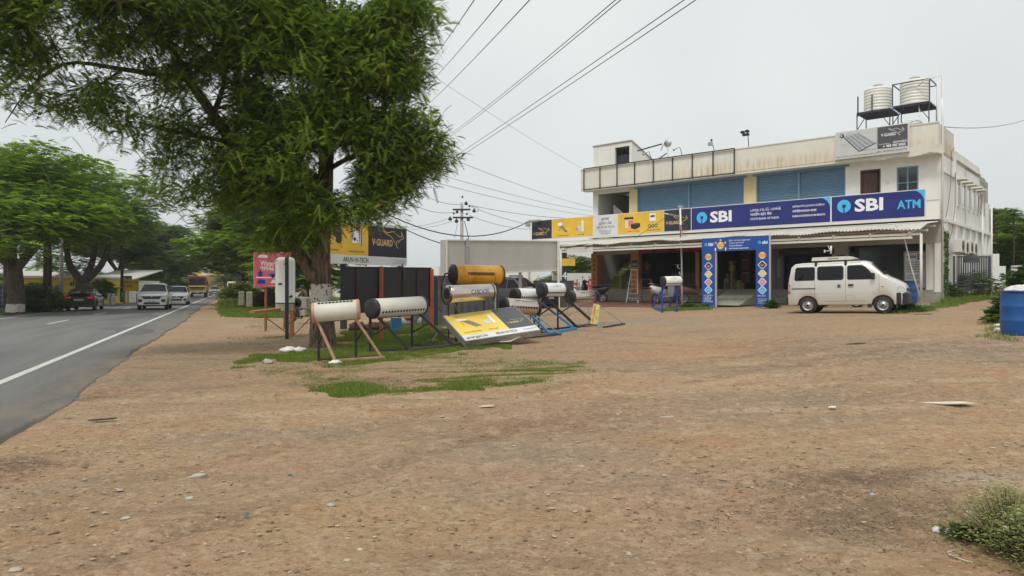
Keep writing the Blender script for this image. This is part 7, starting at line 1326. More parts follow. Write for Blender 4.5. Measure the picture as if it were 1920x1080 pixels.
def tree(lab, base, limbs, blobs, ncl, n_per, flen, pairs, droop, leaf, bark, seed, spread=.5, name='tree', grp=None, twigs=.3, keep=None, cat='tree', wl=.30, edge=.55, lw=.2, segs=10, flat=.55, up=.2):
    t = T(name, lab, cat, base, 0, grp); m = MB(bark); S = []
    for pts, r0, r1 in limbs:
        pts = [Vector(p) for p in pts]; Q = []
        for i in range(len(pts)-1):
            k = 4
            for j in range(k):
                f = j/k; a = pts[max(i-1, 0)]; b = pts[i]; c = pts[i+1]; d_ = pts[min(i+2, len(pts)-1)]; Q.append(.5*((2*b)+(c-a)*f+(2*a-5*b+4*c-d_)*f*f+(3*b-a-3*c+d_)*f**3))
        Q.append(pts[-1]); n = len(Q); rs = [r0+(r1-r0)*(i/(n-1))**.8 for i in range(n)]; m.path(Q, rs, segs, jit=.10)
        S += [(tuple(q), r_) for q, r_ in zip(Q, rs)]
    SP = np.array([s[0] for s in S]); C = blob_pts(blobs, ncl, seed, edge)
    if keep is not None: C = C[keep(C)]
    r = random.Random(seed); hubs = C[::max(1, len(C)//60)]
    for h in hubs:
        j = int(np.argmin(((SP-h)**2).sum(1)*(1+.5*(SP[:, 2] > h[2]))));
        a = Vector(SP[j]); b = Vector(h); L_ = (b-a).length; mid = a.lerp(b, .5)+Vector((r.uniform(-.1, .1)*L_, r.uniform(-.1, .1)*L_, .12*L_)); r_ = min(S[j][1]*.6, .012+.014*L_); m.path([a, a.lerp(mid, .6), mid, b], [r_, r_*.8, r_*.6, r_*.25], 5)
    k = int(len(C)*twigs)
    for h in C[np.random.default_rng(seed).permutation(len(C))[:k]]:
        j = int(np.argmin(((hubs-h)**2).sum(1))); a = Vector(hubs[j]); b = Vector(h); m.path([a, a.lerp(b, .5)+Vector((0, 0, .06)), b], [.014, .010, .005], 3, caps=False)
    m.build('trunk', t, True)
    V, ti = fronds(C, spread, n_per, flen, pairs, droop, seed+1, wl=wl, lw=lw, flat=flat, up=up); mesh_np('crown', V, 3, len(V)//3, leaf, ti, t); return t
def pb(u, v, Y, ru, rv, ry=None, w_=1.0): k = Y/FP; return (tuple(at(u, v, Y)), (ru*k, ry or ru*k, rv*k), w_)
# main tamarind
def trunk_detail(t):
    pass
bt = gp(606, 650); Yt_ = bt.y
def A(u, v, Y=None): return at(u, v, Y or Yt_)
limbs = [([A(606, 662), A(606, 654), A(606, 642), A(605, 620), A(605, 600), A(604, 580), A(604, 560), A(603, 540), A(602, 510), A(603, 460), A(606, 420), A(610, 370), A(612, 300), A(618, 220), A(612, 120, Yt_-.5), A(600, 0, Yt_-.8), A(590, -150, Yt_-1)], .37, .13),
 ([A(588, 525), A(568, 485), A(545, 450), A(530, 400), A(520, 340), A(500, 280)], .17, .06), ([A(610, 350), A(560, 320, Yt_-.3), A(500, 300, Yt_-.8), A(440, 268, Yt_-1.2), A(400, 215, Yt_-1.5), A(355, 150, Yt_-1.9), A(320, 90, Yt_-2.3), A(270, 20, Yt_-3)], .19, .07),
 ([A(400, 215, Yt_-1.5), A(420, 150, Yt_-1.5), A(400, 90, Yt_-1.5)], .07, .03), ([A(440, 268, Yt_-1.2), A(340, 250, Yt_-1.6), A(260, 230, Yt_-2)], .06, .02), ([A(355, 150, Yt_-1.9), A(230, 130, Yt_-2.6), A(120, 120, Yt_-3.2), A(40, 180, Yt_-3.6)], .07, .015), ([A(120, 120, Yt_-3.2), A(60, 160, Yt_-3.4), A(10, 230, Yt_-3.6)], .03, .008), ([A(230, 130, Yt_-2.6), A(170, 170, Yt_-2.8), A(110, 210, Yt_-3.0)], .025, .006),
 ([A(616, 230), A(680, 160, Yt_-.4), A(740, 60, Yt_-.8), A(790, -40, Yt_-1)], .11, .04), ([A(612, 320), A(670, 290, Yt_-.4), A(740, 280, Yt_-.6), A(800, 290, Yt_-.6)], .07, .02), ([A(606, 380), A(650, 370, Yt_-.5), A(700, 370, Yt_-.8)], .05, .02)]
Yb = Yt_-1.0
blobs = [pb(590, 150, Yb, 150, 150, 2.0, 1.1), pb(690, 130, Yb-.3, 95, 120, 1.5), pb(700, 250, Yb-.2, 100, 85, 1.3, 1.1), pb(770, 290, Yb, 75, 52, 1.0, .9), pb(600, 310, Yb-.7, 130, 90, 1.3, 1.1), pb(640, 380, Yb-.6, 90, 40, 1.0, .9), pb(520, 380, Yb-.2, 75, 60, 1.0, .9), pb(520, 425, Yb+.4, 62, 48, .9, .9), pb(570, 400, Yb-.9, 60, 30, .6, .7), pb(490, 390, Yb, 60, 45, .9, .6), pb(695, 325, Yb-.3, 70, 50, .9, 1.2), pb(480, 280, Yb-.4, 90, 70, 1.2, .8), pb(720, 370, Yb-.4, 62, 45, .8, .7),
 pb(450, 60, Yb-.7, 150, 110, 1.9, 1.1), pb(430, 190, Yb-.5, 110, 80, 1.3, .55), pb(300, 40, Yb-1.6, 150, 90, 1.8, 1.15), pb(150, 30, Yb-2.2, 150, 100, 1.8, 1.1), pb(30, 40, Yb-2.6, 110, 100, 1.6, .9), pb(380, 320, Yb-.3, 100, 85, 1.2, .8), pb(300, 260, Yb-.8, 80, 60, 1.0, .45), pb(280, 180, Yb-1.5, 110, 60, 1.2, .5), pb(170, 190, Yb-2.0, 80, 55, 1.0, .35), pb(50, 160, Yb-2.5, 90, 60, 1.0, .4), pb(780, 15, Yb-.6, 75, 32, 1.0, .8), pb(800, 220, Yb-.5, 30, 55, .5, .3), pb(740, 90, Yb-.6, 55, 90, .9, .7), pb(350, 360, Yb+.2, 70, 45, .9, .35),
 pb(450, -130, Yb-.5, 300, 60, 2.0, .35)]
def keepm(C):
    u = 960+FP*C[:, 0]/C[:, 1]; v = HZ-FP*(C[:, 2]-CZ)/C[:, 1]; q = vnoise(u/60+3, v/48, 79); q2 = vnoise(u/20, v/17, 78); return ((q > .25) & (q2 > np.where(u < 450, .53, .36))) | (v < -30)
tm = tree('huge feathery tamarind tree with a white-banded trunk standing among the water heaters', bt, limbs, blobs, 7600, 21, .21, 7, .55, 'leaf_main', 'bark', 21, spread=.40, twigs=.12, name='tamarind_tree', wl=.25, segs=30, keep=keepm, lw=.37, flat=.8, up=.7, edge=.45)
# root flare and bark knobs
for i in range(0):
    a = i*.7+.2; c, s = math.cos(a), math.sin(a); m.path([bt+Vector((c*.22, s*.22, .55)), bt+Vector((c*.34, s*.34, .18)), bt+Vector((c*.50, s*.50, -.06))], [.14, .13, .07], 8, jit=.2)
m = MB('bark'); m.blob(A(585, 515, Yt_-.26), (.10, .08, .16), 12, 9, jit=.2, seed=3); m.build('bark_knot', tm, True)
# roadside trees on the left
def rtree(lab, off, s, H, Rr, seed, leaf='leaf_bright', name='roadside_tree', n=900, trunk=.4, grp=None, fork=False, low=.38, npf=9, fl=.55, bark='bark_lime', lean=0, lift=0, spread=.8):
    b = roadpt(off, s); b.z = gzf(b.x, b.y)-.05; r = random.Random(seed); limbs = []
    if fork:
        f = b+Vector((0, 0, H*.16)); limbs.append(([b, b+Vector((.05, 0, H*.08)), f], trunk, trunk*.9))
        for dx, k in ((-.32, .30), (.16, .45), (.38, .42)): limbs.append(([f, f+Vector((dx*H*.30, .2, H*.12)), f+Vector((dx*H*.42, .4, H*.28)), f+Vector((dx*H*.5, .2, H*k))], trunk*.55, trunk*.2))
    else:
        f = b+Vector((lean*.3, 0, H*.26)); limbs.append(([b, b+Vector((.08, 0, H*.12)), f], trunk, trunk*.75))
        for i in range(6): a = i*1.05+r.random(); limbs.append(([f-Vector((0, 0, .2)), f+Vector((math.cos(a)*Rr*.28, math.sin(a)*Rr*.28, H*.16)), f+Vector((math.cos(a)*Rr*.60, math.sin(a)*Rr*.6, H*(.30+.1*r.random())))], trunk*.48, trunk*.12))
    bl = []
    for i in range(15):
        a = r.random()*6.28; q = r.random()**.5*.78; z = low+(.92-low)*r.random()*(1-.35*q); c = b+Vector((math.cos(a)*q*Rr+lean*(z-.3), math.sin(a)*q*Rr, H*z+lift)); s_ = Rr*(.30+.16*r.random()); bl.append((tuple(c), (s_, s_, s_*.55), 1))
    bl.append((tuple(b+Vector((lean*.4, 0, H*.62))), (Rr*.62, Rr*.62, H*.26), 1.0))
    return tree(lab, b, limbs, bl, n, npf, fl, 4, .35, leaf, bark, seed, spread=spread, name=name, grp=grp, twigs=.08, wl=.30, lw=.5, segs=12, flat=.35)
G1 = 'trees lining the far side of the road'
def so_(u, Y): return ro(u, Y)
o, s = so_(28, 41); rtree('bright green tree with a thick lime-washed trunk at the left edge of the photo', o, s, 10.4, 6.0, 31, trunk=.48, grp=G1, n=1500, low=.42)
o, s = so_(155, 58); rtree('bright green tree with a dark forked trunk behind the black car', o, s, 12.3, 6.6, 32, trunk=.62, fork=True, grp=G1, n=1500, low=.45, bark='bark_dark')
o, s = so_(92, 60); rtree('taller green tree rising behind the first two roadside trees at left', o-3, s, 15.6, 4.6, 33, leaf='leaf_bright', trunk=.35, grp=G1, n=1100, low=.5)
o, s = so_(232, 78); rtree('mid green tree with its crown over the sheds left of the road', o-.5, s, 12.8, 6.5, 34, leaf='leaf_deep', trunk=.35, grp=G1, n=1100, low=.32, fl=.7)
o, s = so_(285, 95); rtree('dark green low-branched tree behind the large white car', o-.3, s, 12.0, 6.0, 35, leaf='leaf_deep', trunk=.4, grp=G1, n=1000, low=.30, fl=.8)
o, s = so_(305, 122); rtree('dark green tree farthest along the left of the road', o-.3, s, 12.0, 6.0, 36, leaf='leaf_deep', trunk=.4, grp=G1, n=900, low=.30, fl=1.0)
o, s = so_(-60, 52); rtree('green tree half cut off by the left edge of the photo', o-2, s, 10, 6, 37, leaf='leaf_deep', trunk=.35, grp=G1, n=600, low=.30)
G2 = 'trees lining the near side of the road beyond the trunk'
for (u, Y, dof, H, R_, sd, lf, lab, lo, n) in ((458, 66, 1.5, 13.5, 4.2, 41, 'leaf_olive', 'olive green tree overhanging the road just right of the far lorry', .24, 1500), (505, 52, 3, 12.0, 5.0, 42, 'leaf_bright', 'fresh green tree behind the pink sign', .18, 1300), (475, 96, 1.5, 14, 5.6, 43, 'leaf_deep', 'dark tree farther down the right side of the road', .24, 1000), (458, 150, 2.0, 11, 6.0, 44, 'leaf_deep', 'distant dark green tree at the end of the right verge', .22, 700), (575, 44, 3, 7.5, 3.2, 45, 'leaf_bright', 'small yellow green tree between the pink sign and the big trunk', .22, 600)):
    o, s = ro(u, Y); rtree(lab, o+dof*.0, s, H, R_, sd, leaf=lf, trunk=.34 if H > 8 else .12, grp=G2, n=n, low=lo, fl=.6 if Y < 80 else .85, bark='bark_dark')
# far wood closing the road
def mass(lab, u0, u1, vt, Y, n, seed, leaf='leaf_far', name='distant_woodland', fl=2.6, kind='stuff', depth=25):
    bl = [pb(u0+(u1-u0)*(i+.5)/9, vt+(545-vt)*.55+random.Random(seed+i).uniform(-4, 4), Y, (u1-u0)/12, (545-vt)*.5, depth) for i in range(9)]; C = blob_pts(bl, n, seed, .3); V, ti = fronds(C, fl*.8, 7, fl, 4, .3, seed, wl=.4, lw=.7)
    o = mesh_np(name, V, 3, len(V)//3, leaf, ti); o['kind'] = kind; o['label'] = lab; o['category'] = 'woodland'
mass('hazy grey green wood far beyond the end of the road', 330, 500, 505, 330, 1500, 51); mass('hazy low treeline on the horizon behind the white sheds', 700, 1120, 524, 300, 1300, 52, fl=2.2); mass('dark green scrub and trees massed behind the gate at the right', 1850, 1990, 432, 62, 1600, 53, 'leaf_deep', 'scrub_woodland', .9, depth=8); mass('low green scrub behind the yellow building at the left', -60, 330, 512, 110, 1300, 54, 'leaf_deep', 'scrub_woodland', 1.2, depth=8)
def ftree(lab, u, vb, Y, H, R_, seed, leaf, n=500, fl=.4, low=.2, grp=None, bark='bark_dark', tr=.12, name='tree', spread=.5):
    k = at(u, vb, Y); o = roadoff(k.x, k.y); s = -.365*k.x+.931*k.y; t = rtree(lab, o, s, H, R_, seed, leaf=leaf, trunk=tr, grp=grp, n=n, low=low, fl=fl, bark=bark, name=name, spread=spread); return t
ftree('round dark green tree between the blank billboard and the stair entrance', 1080, 545, 58, 4.2, 2.1, 61, 'leaf_deep', 420, .4, .3); ftree('small light green bush-like tree below the blank billboard', 1035, 545, 60, 2.3, 1.4, 62, 'leaf_olive', 220, .35, .25)
ftree('leafy green tree behind the rear corner of the white building', 1876, 540, 48, 6.4, 2.4, 63, 'leaf_olive', 700, .4, .3); ftree('green tree at the right edge behind the boundary pillars', 1925, 540, 46, 5.4, 3.0, 64, 'leaf_bright', 700, .4, .2)
# umbrella-leaved sapling at right
p = at(1900, 520, 44); t = T('sapling', 'tall thin sapling with drooping star-like leaf tufts against the sky at right', 'sapling', (p.x, p.y, gzf(p.x, p.y))); zt = CZ-(405-HZ)/FP*44; MB('bark_dark').path([(p.x, p.y, gzf(p.x, p.y)), (p.x+.05, p.y, zt-1), (p.x+.0, p.y, zt+.3)], [.05, .04, .02], 6).build('trunk', t, True)
r = np.random.default_rng(70); C = np.array([(p.x+dx, p.y+dy, zt+dz) for dx, dy, dz in ((0, 0, .35), (-.35, 0, .1), (.35, .1, .15), (0, 0, -.25), (.25, 0, -.2), (-.25, .2, -.15))]); V, ti = fronds(C, .12, 16, .55, 5, .7, 70, wl=.16, lw=.9); mesh_np('crown', V, 3, len(V)//3, 'leaf_deep', ti, t)
# coconut palm behind the yellow building
def palm(lab, u, vtop, Y, seed, fl=2.6):
    p = at(u, 545, Y); zt = CZ-(vtop-HZ)/FP*Y; t = T('palm_tree', lab, 'palm tree', (p.x, p.y, gzf(p.x, p.y)), 0, 'palms behind the sheds'); MB('bark_dark').path([(p.x, p.y, 0), (p.x+.2, p.y, zt*.5), (p.x+.1, p.y, zt)], [.18, .14, .11], 8).build('trunk', t, True)
    r = random.Random(seed); V = []; 
    for i in range(16):
        a = i*.393+r.random()*.3; el = r.uniform(-.2, .9); d = Vector((math.cos(a)*math.cos(el), math.sin(a)*math.cos(el), math.sin(el))); sd_ = Vector((-math.sin(a), math.cos(a), 0)); o = Vector((p.x+.1, p.y, zt)); pr_ = o
        for k in range(18):
            s = (k+1)/18; c = o+d*fl*s+Vector((0, 0, -1.1*fl*s*s*.6)); w_ = fl*.22*(1-abs(s-.4)*.9)
            for sg in (-1, 1): V += [c-d*.03, c+d*.05, c+sd_*sg*w_+d*.15+Vector((0, 0, -w_*.5))]
    mesh_np('crown', np.array([tuple(v) for v in V]), 3, len(V)//3, 'leaf_olive', np.random.default_rng(seed).random(len(V)//3).repeat(3), t)
palm('coconut palm showing pale fronds behind the yellow building', 95, 497, 85, 71); palm('coconut palm farther right behind the yellow building', 68, 500, 95, 72)
# shrubs
def shrub(lab, u, v, H, R_, n, seed, leaf='shrub_leaf', fl=.10, cat='shrub', name='shrub', pairs=4, per=10, grp=None, lw=.8, wl=.3, Y=None, stem=.006):
    p = gp(u, v) if Y is None else at(u, v, Y); t = T(name, lab, cat, p, 0, grp); r = np.random.default_rng(seed); C = np.stack([r.normal(0, R_*.5, n), r.normal(0, R_*.5, n), H*r.uniform(.12, 1, n)*(1)], 1); C[:, 2] *= np.clip(1.15-.5*np.hypot(C[:, 0], C[:, 1])/R_, .3, 1); C += np.array(p)
    m = MB('bark_dark'); 
    for c in C[::2]: b = Vector((p.x+(c[0]-p.x)*.25, p.y+(c[1]-p.y)*.25, p.z)); c = Vector(c); m.path([b, b.lerp(c, .55)+Vector((0, 0, .04*H)), c], [stem, stem*.8, stem*.5], 3, caps=False)
    m.build('stem', t, True); V, ti = fronds(C, R_*.22, per, fl, pairs, .35, seed, wl=wl, lw=lw, flat=.8, up=.5); mesh_np('foliage', V, 3, len(V)//3, leaf, ti, t)
shrub('bushy pale green weed clump in the bottom right corner', 1893, 1022, .36, .26, 900, 81, 'weed_leaf', .019, 'weeds', 'weed_clump', 3, 6, lw=.6, wl=.25, stem=.0016); shrub('smaller dark leafed weed at the left foot of the weed clump', 1815, 1010, .08, .12, 220, 82, 'shrub_leaf', .016, 'weeds', 'weed_clump', 3, 8, stem=.0012)
shrub('second pale weed tuft cut off by the bottom right corner', 1945, 1062, .32, .22, 500, 83, 'weed_leaf', .018, 'weeds', 'weed_clump', 3, 8, stem=.0012)
shrub('large-leaved green shrub leaning from behind the blue drum', 1897, 604, .6, .32, 60, 84, 'shrub_leaf', .22, lw=1.5, wl=.35, per=8); shrub('low dark green weeds left of the blue drum', 1876, 606, .25, .28, 80, 85, 'leaf_deep', .12)
shrub('dark green creeper bush growing through the slatted gate', 1822, 546, .9, 1.0, 130, 86, 'leaf_deep', .16, Y=33.0, per=9); shrub('weeds at the foot of the corner pillar and gate', 1775, 562, .7, .6, 120, 87, 'leaf_deep', .16); shrub('bright hedge bush at the right edge behind the drum', 1930, 545, 1.0, .9, 200, 88, 'shrub_leaf', .2, Y=30, per=9)
shrub('green weeds growing at the right foot of the blue arch', 1447, 578, .35, .32, 90, 89, 'shrub_leaf', .09); shrub('green weeds growing at the foot of the service pole', 1290, 579, .22, .5, 110, 90, 'shrub_leaf', .09); shrub('small weeds at the left foot of the blue arch', 1322, 578, .2, .2, 40, 91, 'shrub_leaf', .08); shrub('weeds in front of the van bumper by the corner post', 1702, 584, .3, .5, 120, 92, 'shrub_leaf', .10)
shrub('tall grassy bush below the pink sign', 500, 578, 1.2, .8, 260, 93, 'leaf_olive', .3, per=10); shrub('tangled bush beside the lime-washed trunk at the left', 70, 585, 1.9, 1.2, 170, 94, 'leaf_olive', .35, Y=46); shrub('scrubby bush left of the black car', 62, 584, 1.6, 1.2, 220, 95, 'leaf_deep', .35, Y=44); shrub('leafy bush behind the black car by the shed', 192, 560, 1.5, .8, 160, 96, 'leaf_bright', .4, Y=60)
shrub('low bush on the right verge beyond the road', 455, 560, 1.2, 1.3, 160, 97, 'leaf_olive', .4, Y=60)
# ------------------------------------------------------------------ poles and wires
def wire(pts, r, lab, sag=.0, grp='overhead power lines', name='power_line', cat='power line', mat='insul'):
    a, b = Vector(pts[0]), Vector(pts[-1]); t = D.objects.new(name, None); m = MB(mat); Q = [a.lerp(b, i/14)+Vector((0, 0, -4*sag*(i/14)*(1-i/14))) for i in range(15)]; m.path(Q, r, 5)
    D.objects.remove(t); o = m.build(name); tag(o, lab, cat, grp); return o
LN = (('leftmost steep power line crossing the sky above the tamarind edge', (893, -5, 11), (770, 160, 38)), ('second steep power line from the left in the sky', (946, -5, 11), (768, 192, 38)), ('third steep power line from the left in the sky', (998, -5, 11), (765, 228, 38)), ('left wire of the middle pair of long power lines', (1160, -5, 12), (820, 268, 40)), ('right wire of the middle pair of long power lines', (1170, -5, 12), (815, 276, 40)), ('left wire of the rightmost pair of long power lines', (1290, -5, 12), (745, 360, 45)), ('right wire of the rightmost pair of long power lines', (1312, -5, 12), (740, 368, 45)))
for lab, a, b in LN: wire([at(*a), at(*b)], .0085, lab, .12)
pY = 52.0
pole = T('utility_pole', 'concrete utility pole with two crossarms and black insulators behind the blank billboard', 'utility pole', (at(866, 540, pY).x, pY, gzf(at(866, 540, pY).x, pY))); zt = CZ-(380-HZ)/FP*pY; k = pY/FP; px = at(866, 540, pY).x
MB('concrete').path([(px, pY, .1), (px, pY, zt)], [.16, .10], 10).build('shaft', pole, True)
for (v, u0, u1) in ((393, 849, 882), (408, 849, 887)): z = CZ-(v-HZ)/FP*pY; MB('blackpaint').bar(at(u0, v, pY-.15), at(u1, v, pY-.15), .1, .12).build('crossarm', pole, True)
for (u, v, r_) in ((867, 369, .09), (874, 381, .15), (880, 386, .09), (889, 395, .15), (857, 397, .13), (851, 400, .09), (844, 410, .16), (856, 414, .16), (878, 411, .15), (875.5, 401, .09)):
    c = at(u, v, pY-.15); q = MB('insul'); q.lathe([(.01, -r_), (r_*.7, -r_*.8), (r_, -r_*.3), (r_*.6, -.02), (r_*.95, .1*r_), (r_*.5, r_*.5), (.02, r_)], c, (0, 0, 1), 12); q.build('insulator', pole, True)
q = MB('blackpaint'); q.path([at(871, 415, pY), at(879, 448, pY-.5)], .03, 5); q.path([at(858, 419, pY), at(852, 447, pY+.3)], .015, 4); q.path([at(882, 386, pY), at(897, 390, pY), at(897, 397, pY), at(889, 396, pY)], .015, 4); q.build('stay', pole, True)
LN2 = (('thin line sloping from the tree past the pole top', (790, 362, 48), (864, 383, pY)), ('lower thin line sloping from the tree to the crossarm', (775, 383, 48), (850, 398, pY)), ('upper thin line from the pole down to the shop sign', (883, 385, pY), (1100, 410, 60)), ('second thin line from the pole toward the shop sign', (883, 388, pY), (1040, 428, 60)), ('third thin line from the pole toward the shop sign', (880, 404, pY), (1000, 430, 60)),
 ('long sky line passing above the pole to the building, highest', (828, 290, 40), (1115, 390, 70)), ('long sky line passing above the pole to the building, second', (800, 320, 40), (1115, 397, 70)), ('long sky line passing above the pole to the building, third', (790, 335, 40), (1115, 405, 70)), ('thin line falling left from the lower crossarm insulator', (838, 411, pY), (740, 425, 70)), ('lowest thin line falling left from the crossarm insulator', (848, 415, pY), (740, 430, 70)), ('faint line crossing high behind the other wires', (790, 128, 60), (1090, 315, 90)))
for i, (lab, a, b) in enumerate(LN2): wire([at(*a), at(*b)], .016 if i < 5 else .014, lab, .25)
wire([at(700, 388, 30), at(992, 415, 41.8)], .028, 'thick black cable sagging from the tree to the street lamp pole', 1.05, None, 'sagging_cable', 'cable'); wire([at(700, 395, 28), at(826, 456, 26)], .018, 'black cable running from the tree down to the blank billboard', .12, None, 'sagging_cable', 'cable')
wire([Bw(XR+.1, 0, PT-.1), at(1930, 222, 44)], .016, 'single cable running right from the top corner of the building', .25, None, 'sagging_cable', 'cable'); wire([at(1190, 447, 33), at(1273, 390, sp_.y)], .010, 'thin wire slanting across the shop sign to the service pole', 0, None, 'thin_wire', 'wire')
for (u, v, Y, vt, lab, mt) in ((84, 578, 44, 395, 'dark slim pole nearest the lime-washed trunk', 'bark_dark'), (92, 575, 45.5, 400, 'second dark slim pole with a dark base', 'bark_dark'), (114, 573, 47, 425, 'pale slim pole right of the two dark ones', 'concrete'), (228, 560, 62, 440, 'dark pole by the sheds left of the white car', 'bark_dark')):
    p = at(u, v, Y); t = T('roadside_pole', lab, 'pole', p, 0, 'poles beside the left of the road'); h = (v-vt)/FP*Y; MB(mt).path([(0, 0, -.3), (.05, 0, h*.5), (.02, 0, h)], [.14, .12, .10], 8).build('shaft', t); MB('teal').path([(0, 0, -.25), (0, 0, .55)], .155, 10).build('painted_base', t)
# ------------------------------------------------------------------ buildings left of the road and beyond
def bbox_w(name, lab, cat, u0, u1, vt, vb, Y, dep, mat, grp=None, rz=0, extra=None):
    a = at(u0, vb, Y); b = at(u1, vt, Y); t = T(name, lab, cat, (a.x, Y, gzf(a.x, Y)), rz, grp); h = b.z-gzf(a.x, Y); w_ = b.x-a.x; MB(mat).box(0, w_, 0, dep, -.4, h).build('wall', t)
    if extra: extra(t, w_, h, dep)
    return t
def yb(t, w_, h, dep):
    MB('signwhite').box(-.2, w_+.2, -.25, dep, h, h+.18).build('roof', t); q = MB('gateg'); q.box(w_*.60, w_*.68, -.03, -.001, h*.30, h*.72); q.build('window', t); q = MB('textblack'); Face((w_*.86, -.002, h*.72), (1, 0, 0), (0, 0, 1), q).text('sha', 0, 0, .42, 'textblack', 1, width=.95, bold=.04); q.build('lettering', t); MB('gateg').box(w_*.42, w_*.47, -.03, -.001, h*.3, h*.7).build('window', t)
bbox_w('yellow_building', 'bright yellow single storey building behind the black car', 'building', 36, 146, 521, 575, 62, 8, 'yellowwall', extra=yb)
def sh(t, w_, h, dep):
    q = MB('roofsheet'); q.prism([(-.8, h-.1), (dep, h+1.1), (dep, h+1.18), (-.8, h)], lambda a, b, d: Vector((d, a, b)), -.4, w_+.4); q.build('roof', t)
    q = MB('darkwall'); q.box(w_*.25, w_*.9, -.03, -.001, 0, h-.25); q.build('opening', t)
    for x in (0.05, w_*.33, w_*.66, w_-.05): MB('greywall').box(x-.06, x+.06, -.7, -.58, -.2, h-.05).build('post', t)
bbox_w('roadside_shed', 'open dark shed with a pale sheet roof right of the black car', 'shed', 165, 242, 526, 562, 70, 6, 'offwhite', extra=sh); bbox_w('white_shed', 'pale long shed roof behind the yellow building', 'shed', 40, 110, 508, 540, 80, 8, 'sidewall')
def yb2(t, w_, h, dep): pass
t = T('yellow_notice', 'yellow roadside board by the sheds left of the large white car', 'board', at(246, 566, 66)); m = MB('yellowwall'); m.box(-.9, .7, 0, .06, 1.0, 2.1); m.build('board', t); q = MB('textblack'); f = Face((-.8, -.002, 1.75), (1, 0, 0), (0, 0, 1), q); f.scrawl(0, 0, 1.4, .2, 'textblack', 1, 2, 1.9, seed=6); q.build('lettering', t); [MB('bark_dark').box(x-.04, x+.04, .01, .05, -.3, 1.0).build('leg', t) for x in (-.7, .5)]
t = T('hanging_board', 'small dark board with white lettering hanging at the shed front', 'board', at(237, 549, 67)); m = MB('signblack'); m.box(-.5, .5, 0, .05, .2, 1.6); m.build('board', t); q = MB('textwhite'); f = Face((-.4, -.002, 1.2), (1, 0, 0), (0, 0, 1), q); f.scrawl(0, 0, .8, .22, 'textwhite', 1, 2, 1.7, 5); f.rect(.1, .6, -.75, -.6, 'salmon', 1); q.build('lettering', t)
for i, (u, lab) in enumerate(((203, 'left of two pale stone posts at the shed front'), (211, 'right of two pale stone posts at the shed front'))): wallbit('stone_post', u-1.6, u+1.6, 550, 563, 58, lab, 'post', mat='concrete', th=.3, grp='stone posts at the shed')
t = T('mesh_fence', 'blue and white mesh fence panel at the far left edge by the trunk', 'fence', at(-12, 583, 43)); m = MB('navy'); m.box(-.5, .62, 0, .03, -.2, 1.5); m.build('panel', t); q = MB('galv'); [q.box(-.5, .62, -.01, -.001, .1+i*.28, .115+i*.28) for i in range(5)]; [q.box(-.45+i*.25, -.435+i*.25, -.013, -.011, -.2, 1.5) for i in range(5)]; q.build('wire_mesh', t)
# painted shops at the end of the road
def face_text(t, w_, h, body, mt, y0, hh, k=.8, x=.1): q = MB(mt); Face((w_*x, -.01, y0), (1, 0, 0), (0, 0, 1), q).text(body, 0, 0, hh, mt, 1, width=w_*k, bold=.03); q.build('lettering', t)
def e1_(t, w_, h, d_): face_text(t, w_, h, 'பிரபு', 'rust', h-2.0, 1.2, .42, .05); face_text(t, w_, h, 'MOBILES', 'rust', h-1.2, .5, .3, .62)
def e2_(t, w_, h, d_): face_text(t, w_, h, 'சங்கர்', 'maroon', h-2.6, 1.0, .45, .1); MB('maroon').box(0, w_*.6, -.05, -.001, h-1.2, h-.6).build('band', t)
bbox_w('yellow_shop', 'tall yellow and white hoarding building at the far end of the road', 'building', 359, 397, 508, 545, 190, 8, 'yellowwall', extra=e1_); bbox_w('orange_shop', 'orange painted shop front in front of the yellow hoarding', 'building', 352, 379, 516, 545, 175, 8, 'orangewall', extra=e2_); bbox_w('white_block', 'small white block between the yellow hoarding and the lorry', 'building', 378, 386, 512, 545, 180, 4, 'offwhite')
ftree('round green tree in front of the orange shop at the road end', 370, 545, 165, 3.6, 3.0, 66, 'leaf_bright', 160, .8, .2, name='roadside_tree', spread=.9)
# white sheds and walls behind the tanks
def rib(t, w_, h, d_):
    q = MB('sidewall'); [q.box(i*.5, i*.5+.06, -.04, -.001, .5, h-.05) for i in range(int(w_/.5))]; q.build('ribs', t)
bbox_w('white_warehouse', 'long white ribbed warehouse seen beneath the yellow billboard', 'building', 628, 733, 490, 540, 95, 12, 'white', extra=rib); bbox_w('low_warehouse', 'low white warehouse between the yellow billboard and the blank billboard', 'building', 733, 823, 500, 540, 110, 10, 'sidewall')
def bandx(t, w_, h, d_): MB('gateg').box(w_*.3, w_*.62, -.05, -.001, h*.62, h*.86).build('window_band', t)
bbox_w('white_compound', 'low white building with a dark window band behind the orange tank', 'building', 930, 1012, 508, 545, 75, 8, 'sidewall', extra=bandx); bbox_w('compound_wall', 'low pale compound wall stretching behind the black board', 'wall', 700, 1000, 529, 545, 60, .3, 'sidewall')
def bwin(t, w_, h, d_): MB('bluebuilding').box(w_*.42, w_*.66, -.05, -.001, h*.15, h*.62).build('blue_shutter', t)
bbox_w('white_house', 'white house with a blue shutter behind the round dark tree', 'building', 1056, 1125, 452, 545, 66, 8, 'white', extra=bwin)
def tw(t, w_, h, d_):
    q = MB('textred'); f = Face((w_*.13, -.01, h*.45), (1, 0, 0), (0, 0, 1), q); f.text('டாக்டர்.இ', 0, 0, .62, 'textred', 1, width=w_*.86, bold=.05); f.text('கண் மருத்துவமனை', w_*.3, -.75, .35, 'textred', 1, width=w_*.55, bold=.03); q.build('lettering', t)
bbox_w('painted_wall', 'white wall painted with large red lettering left of the orange pillar', 'wall', 1055, 1113, 512, 548, 50, .3, 'white', extra=tw)
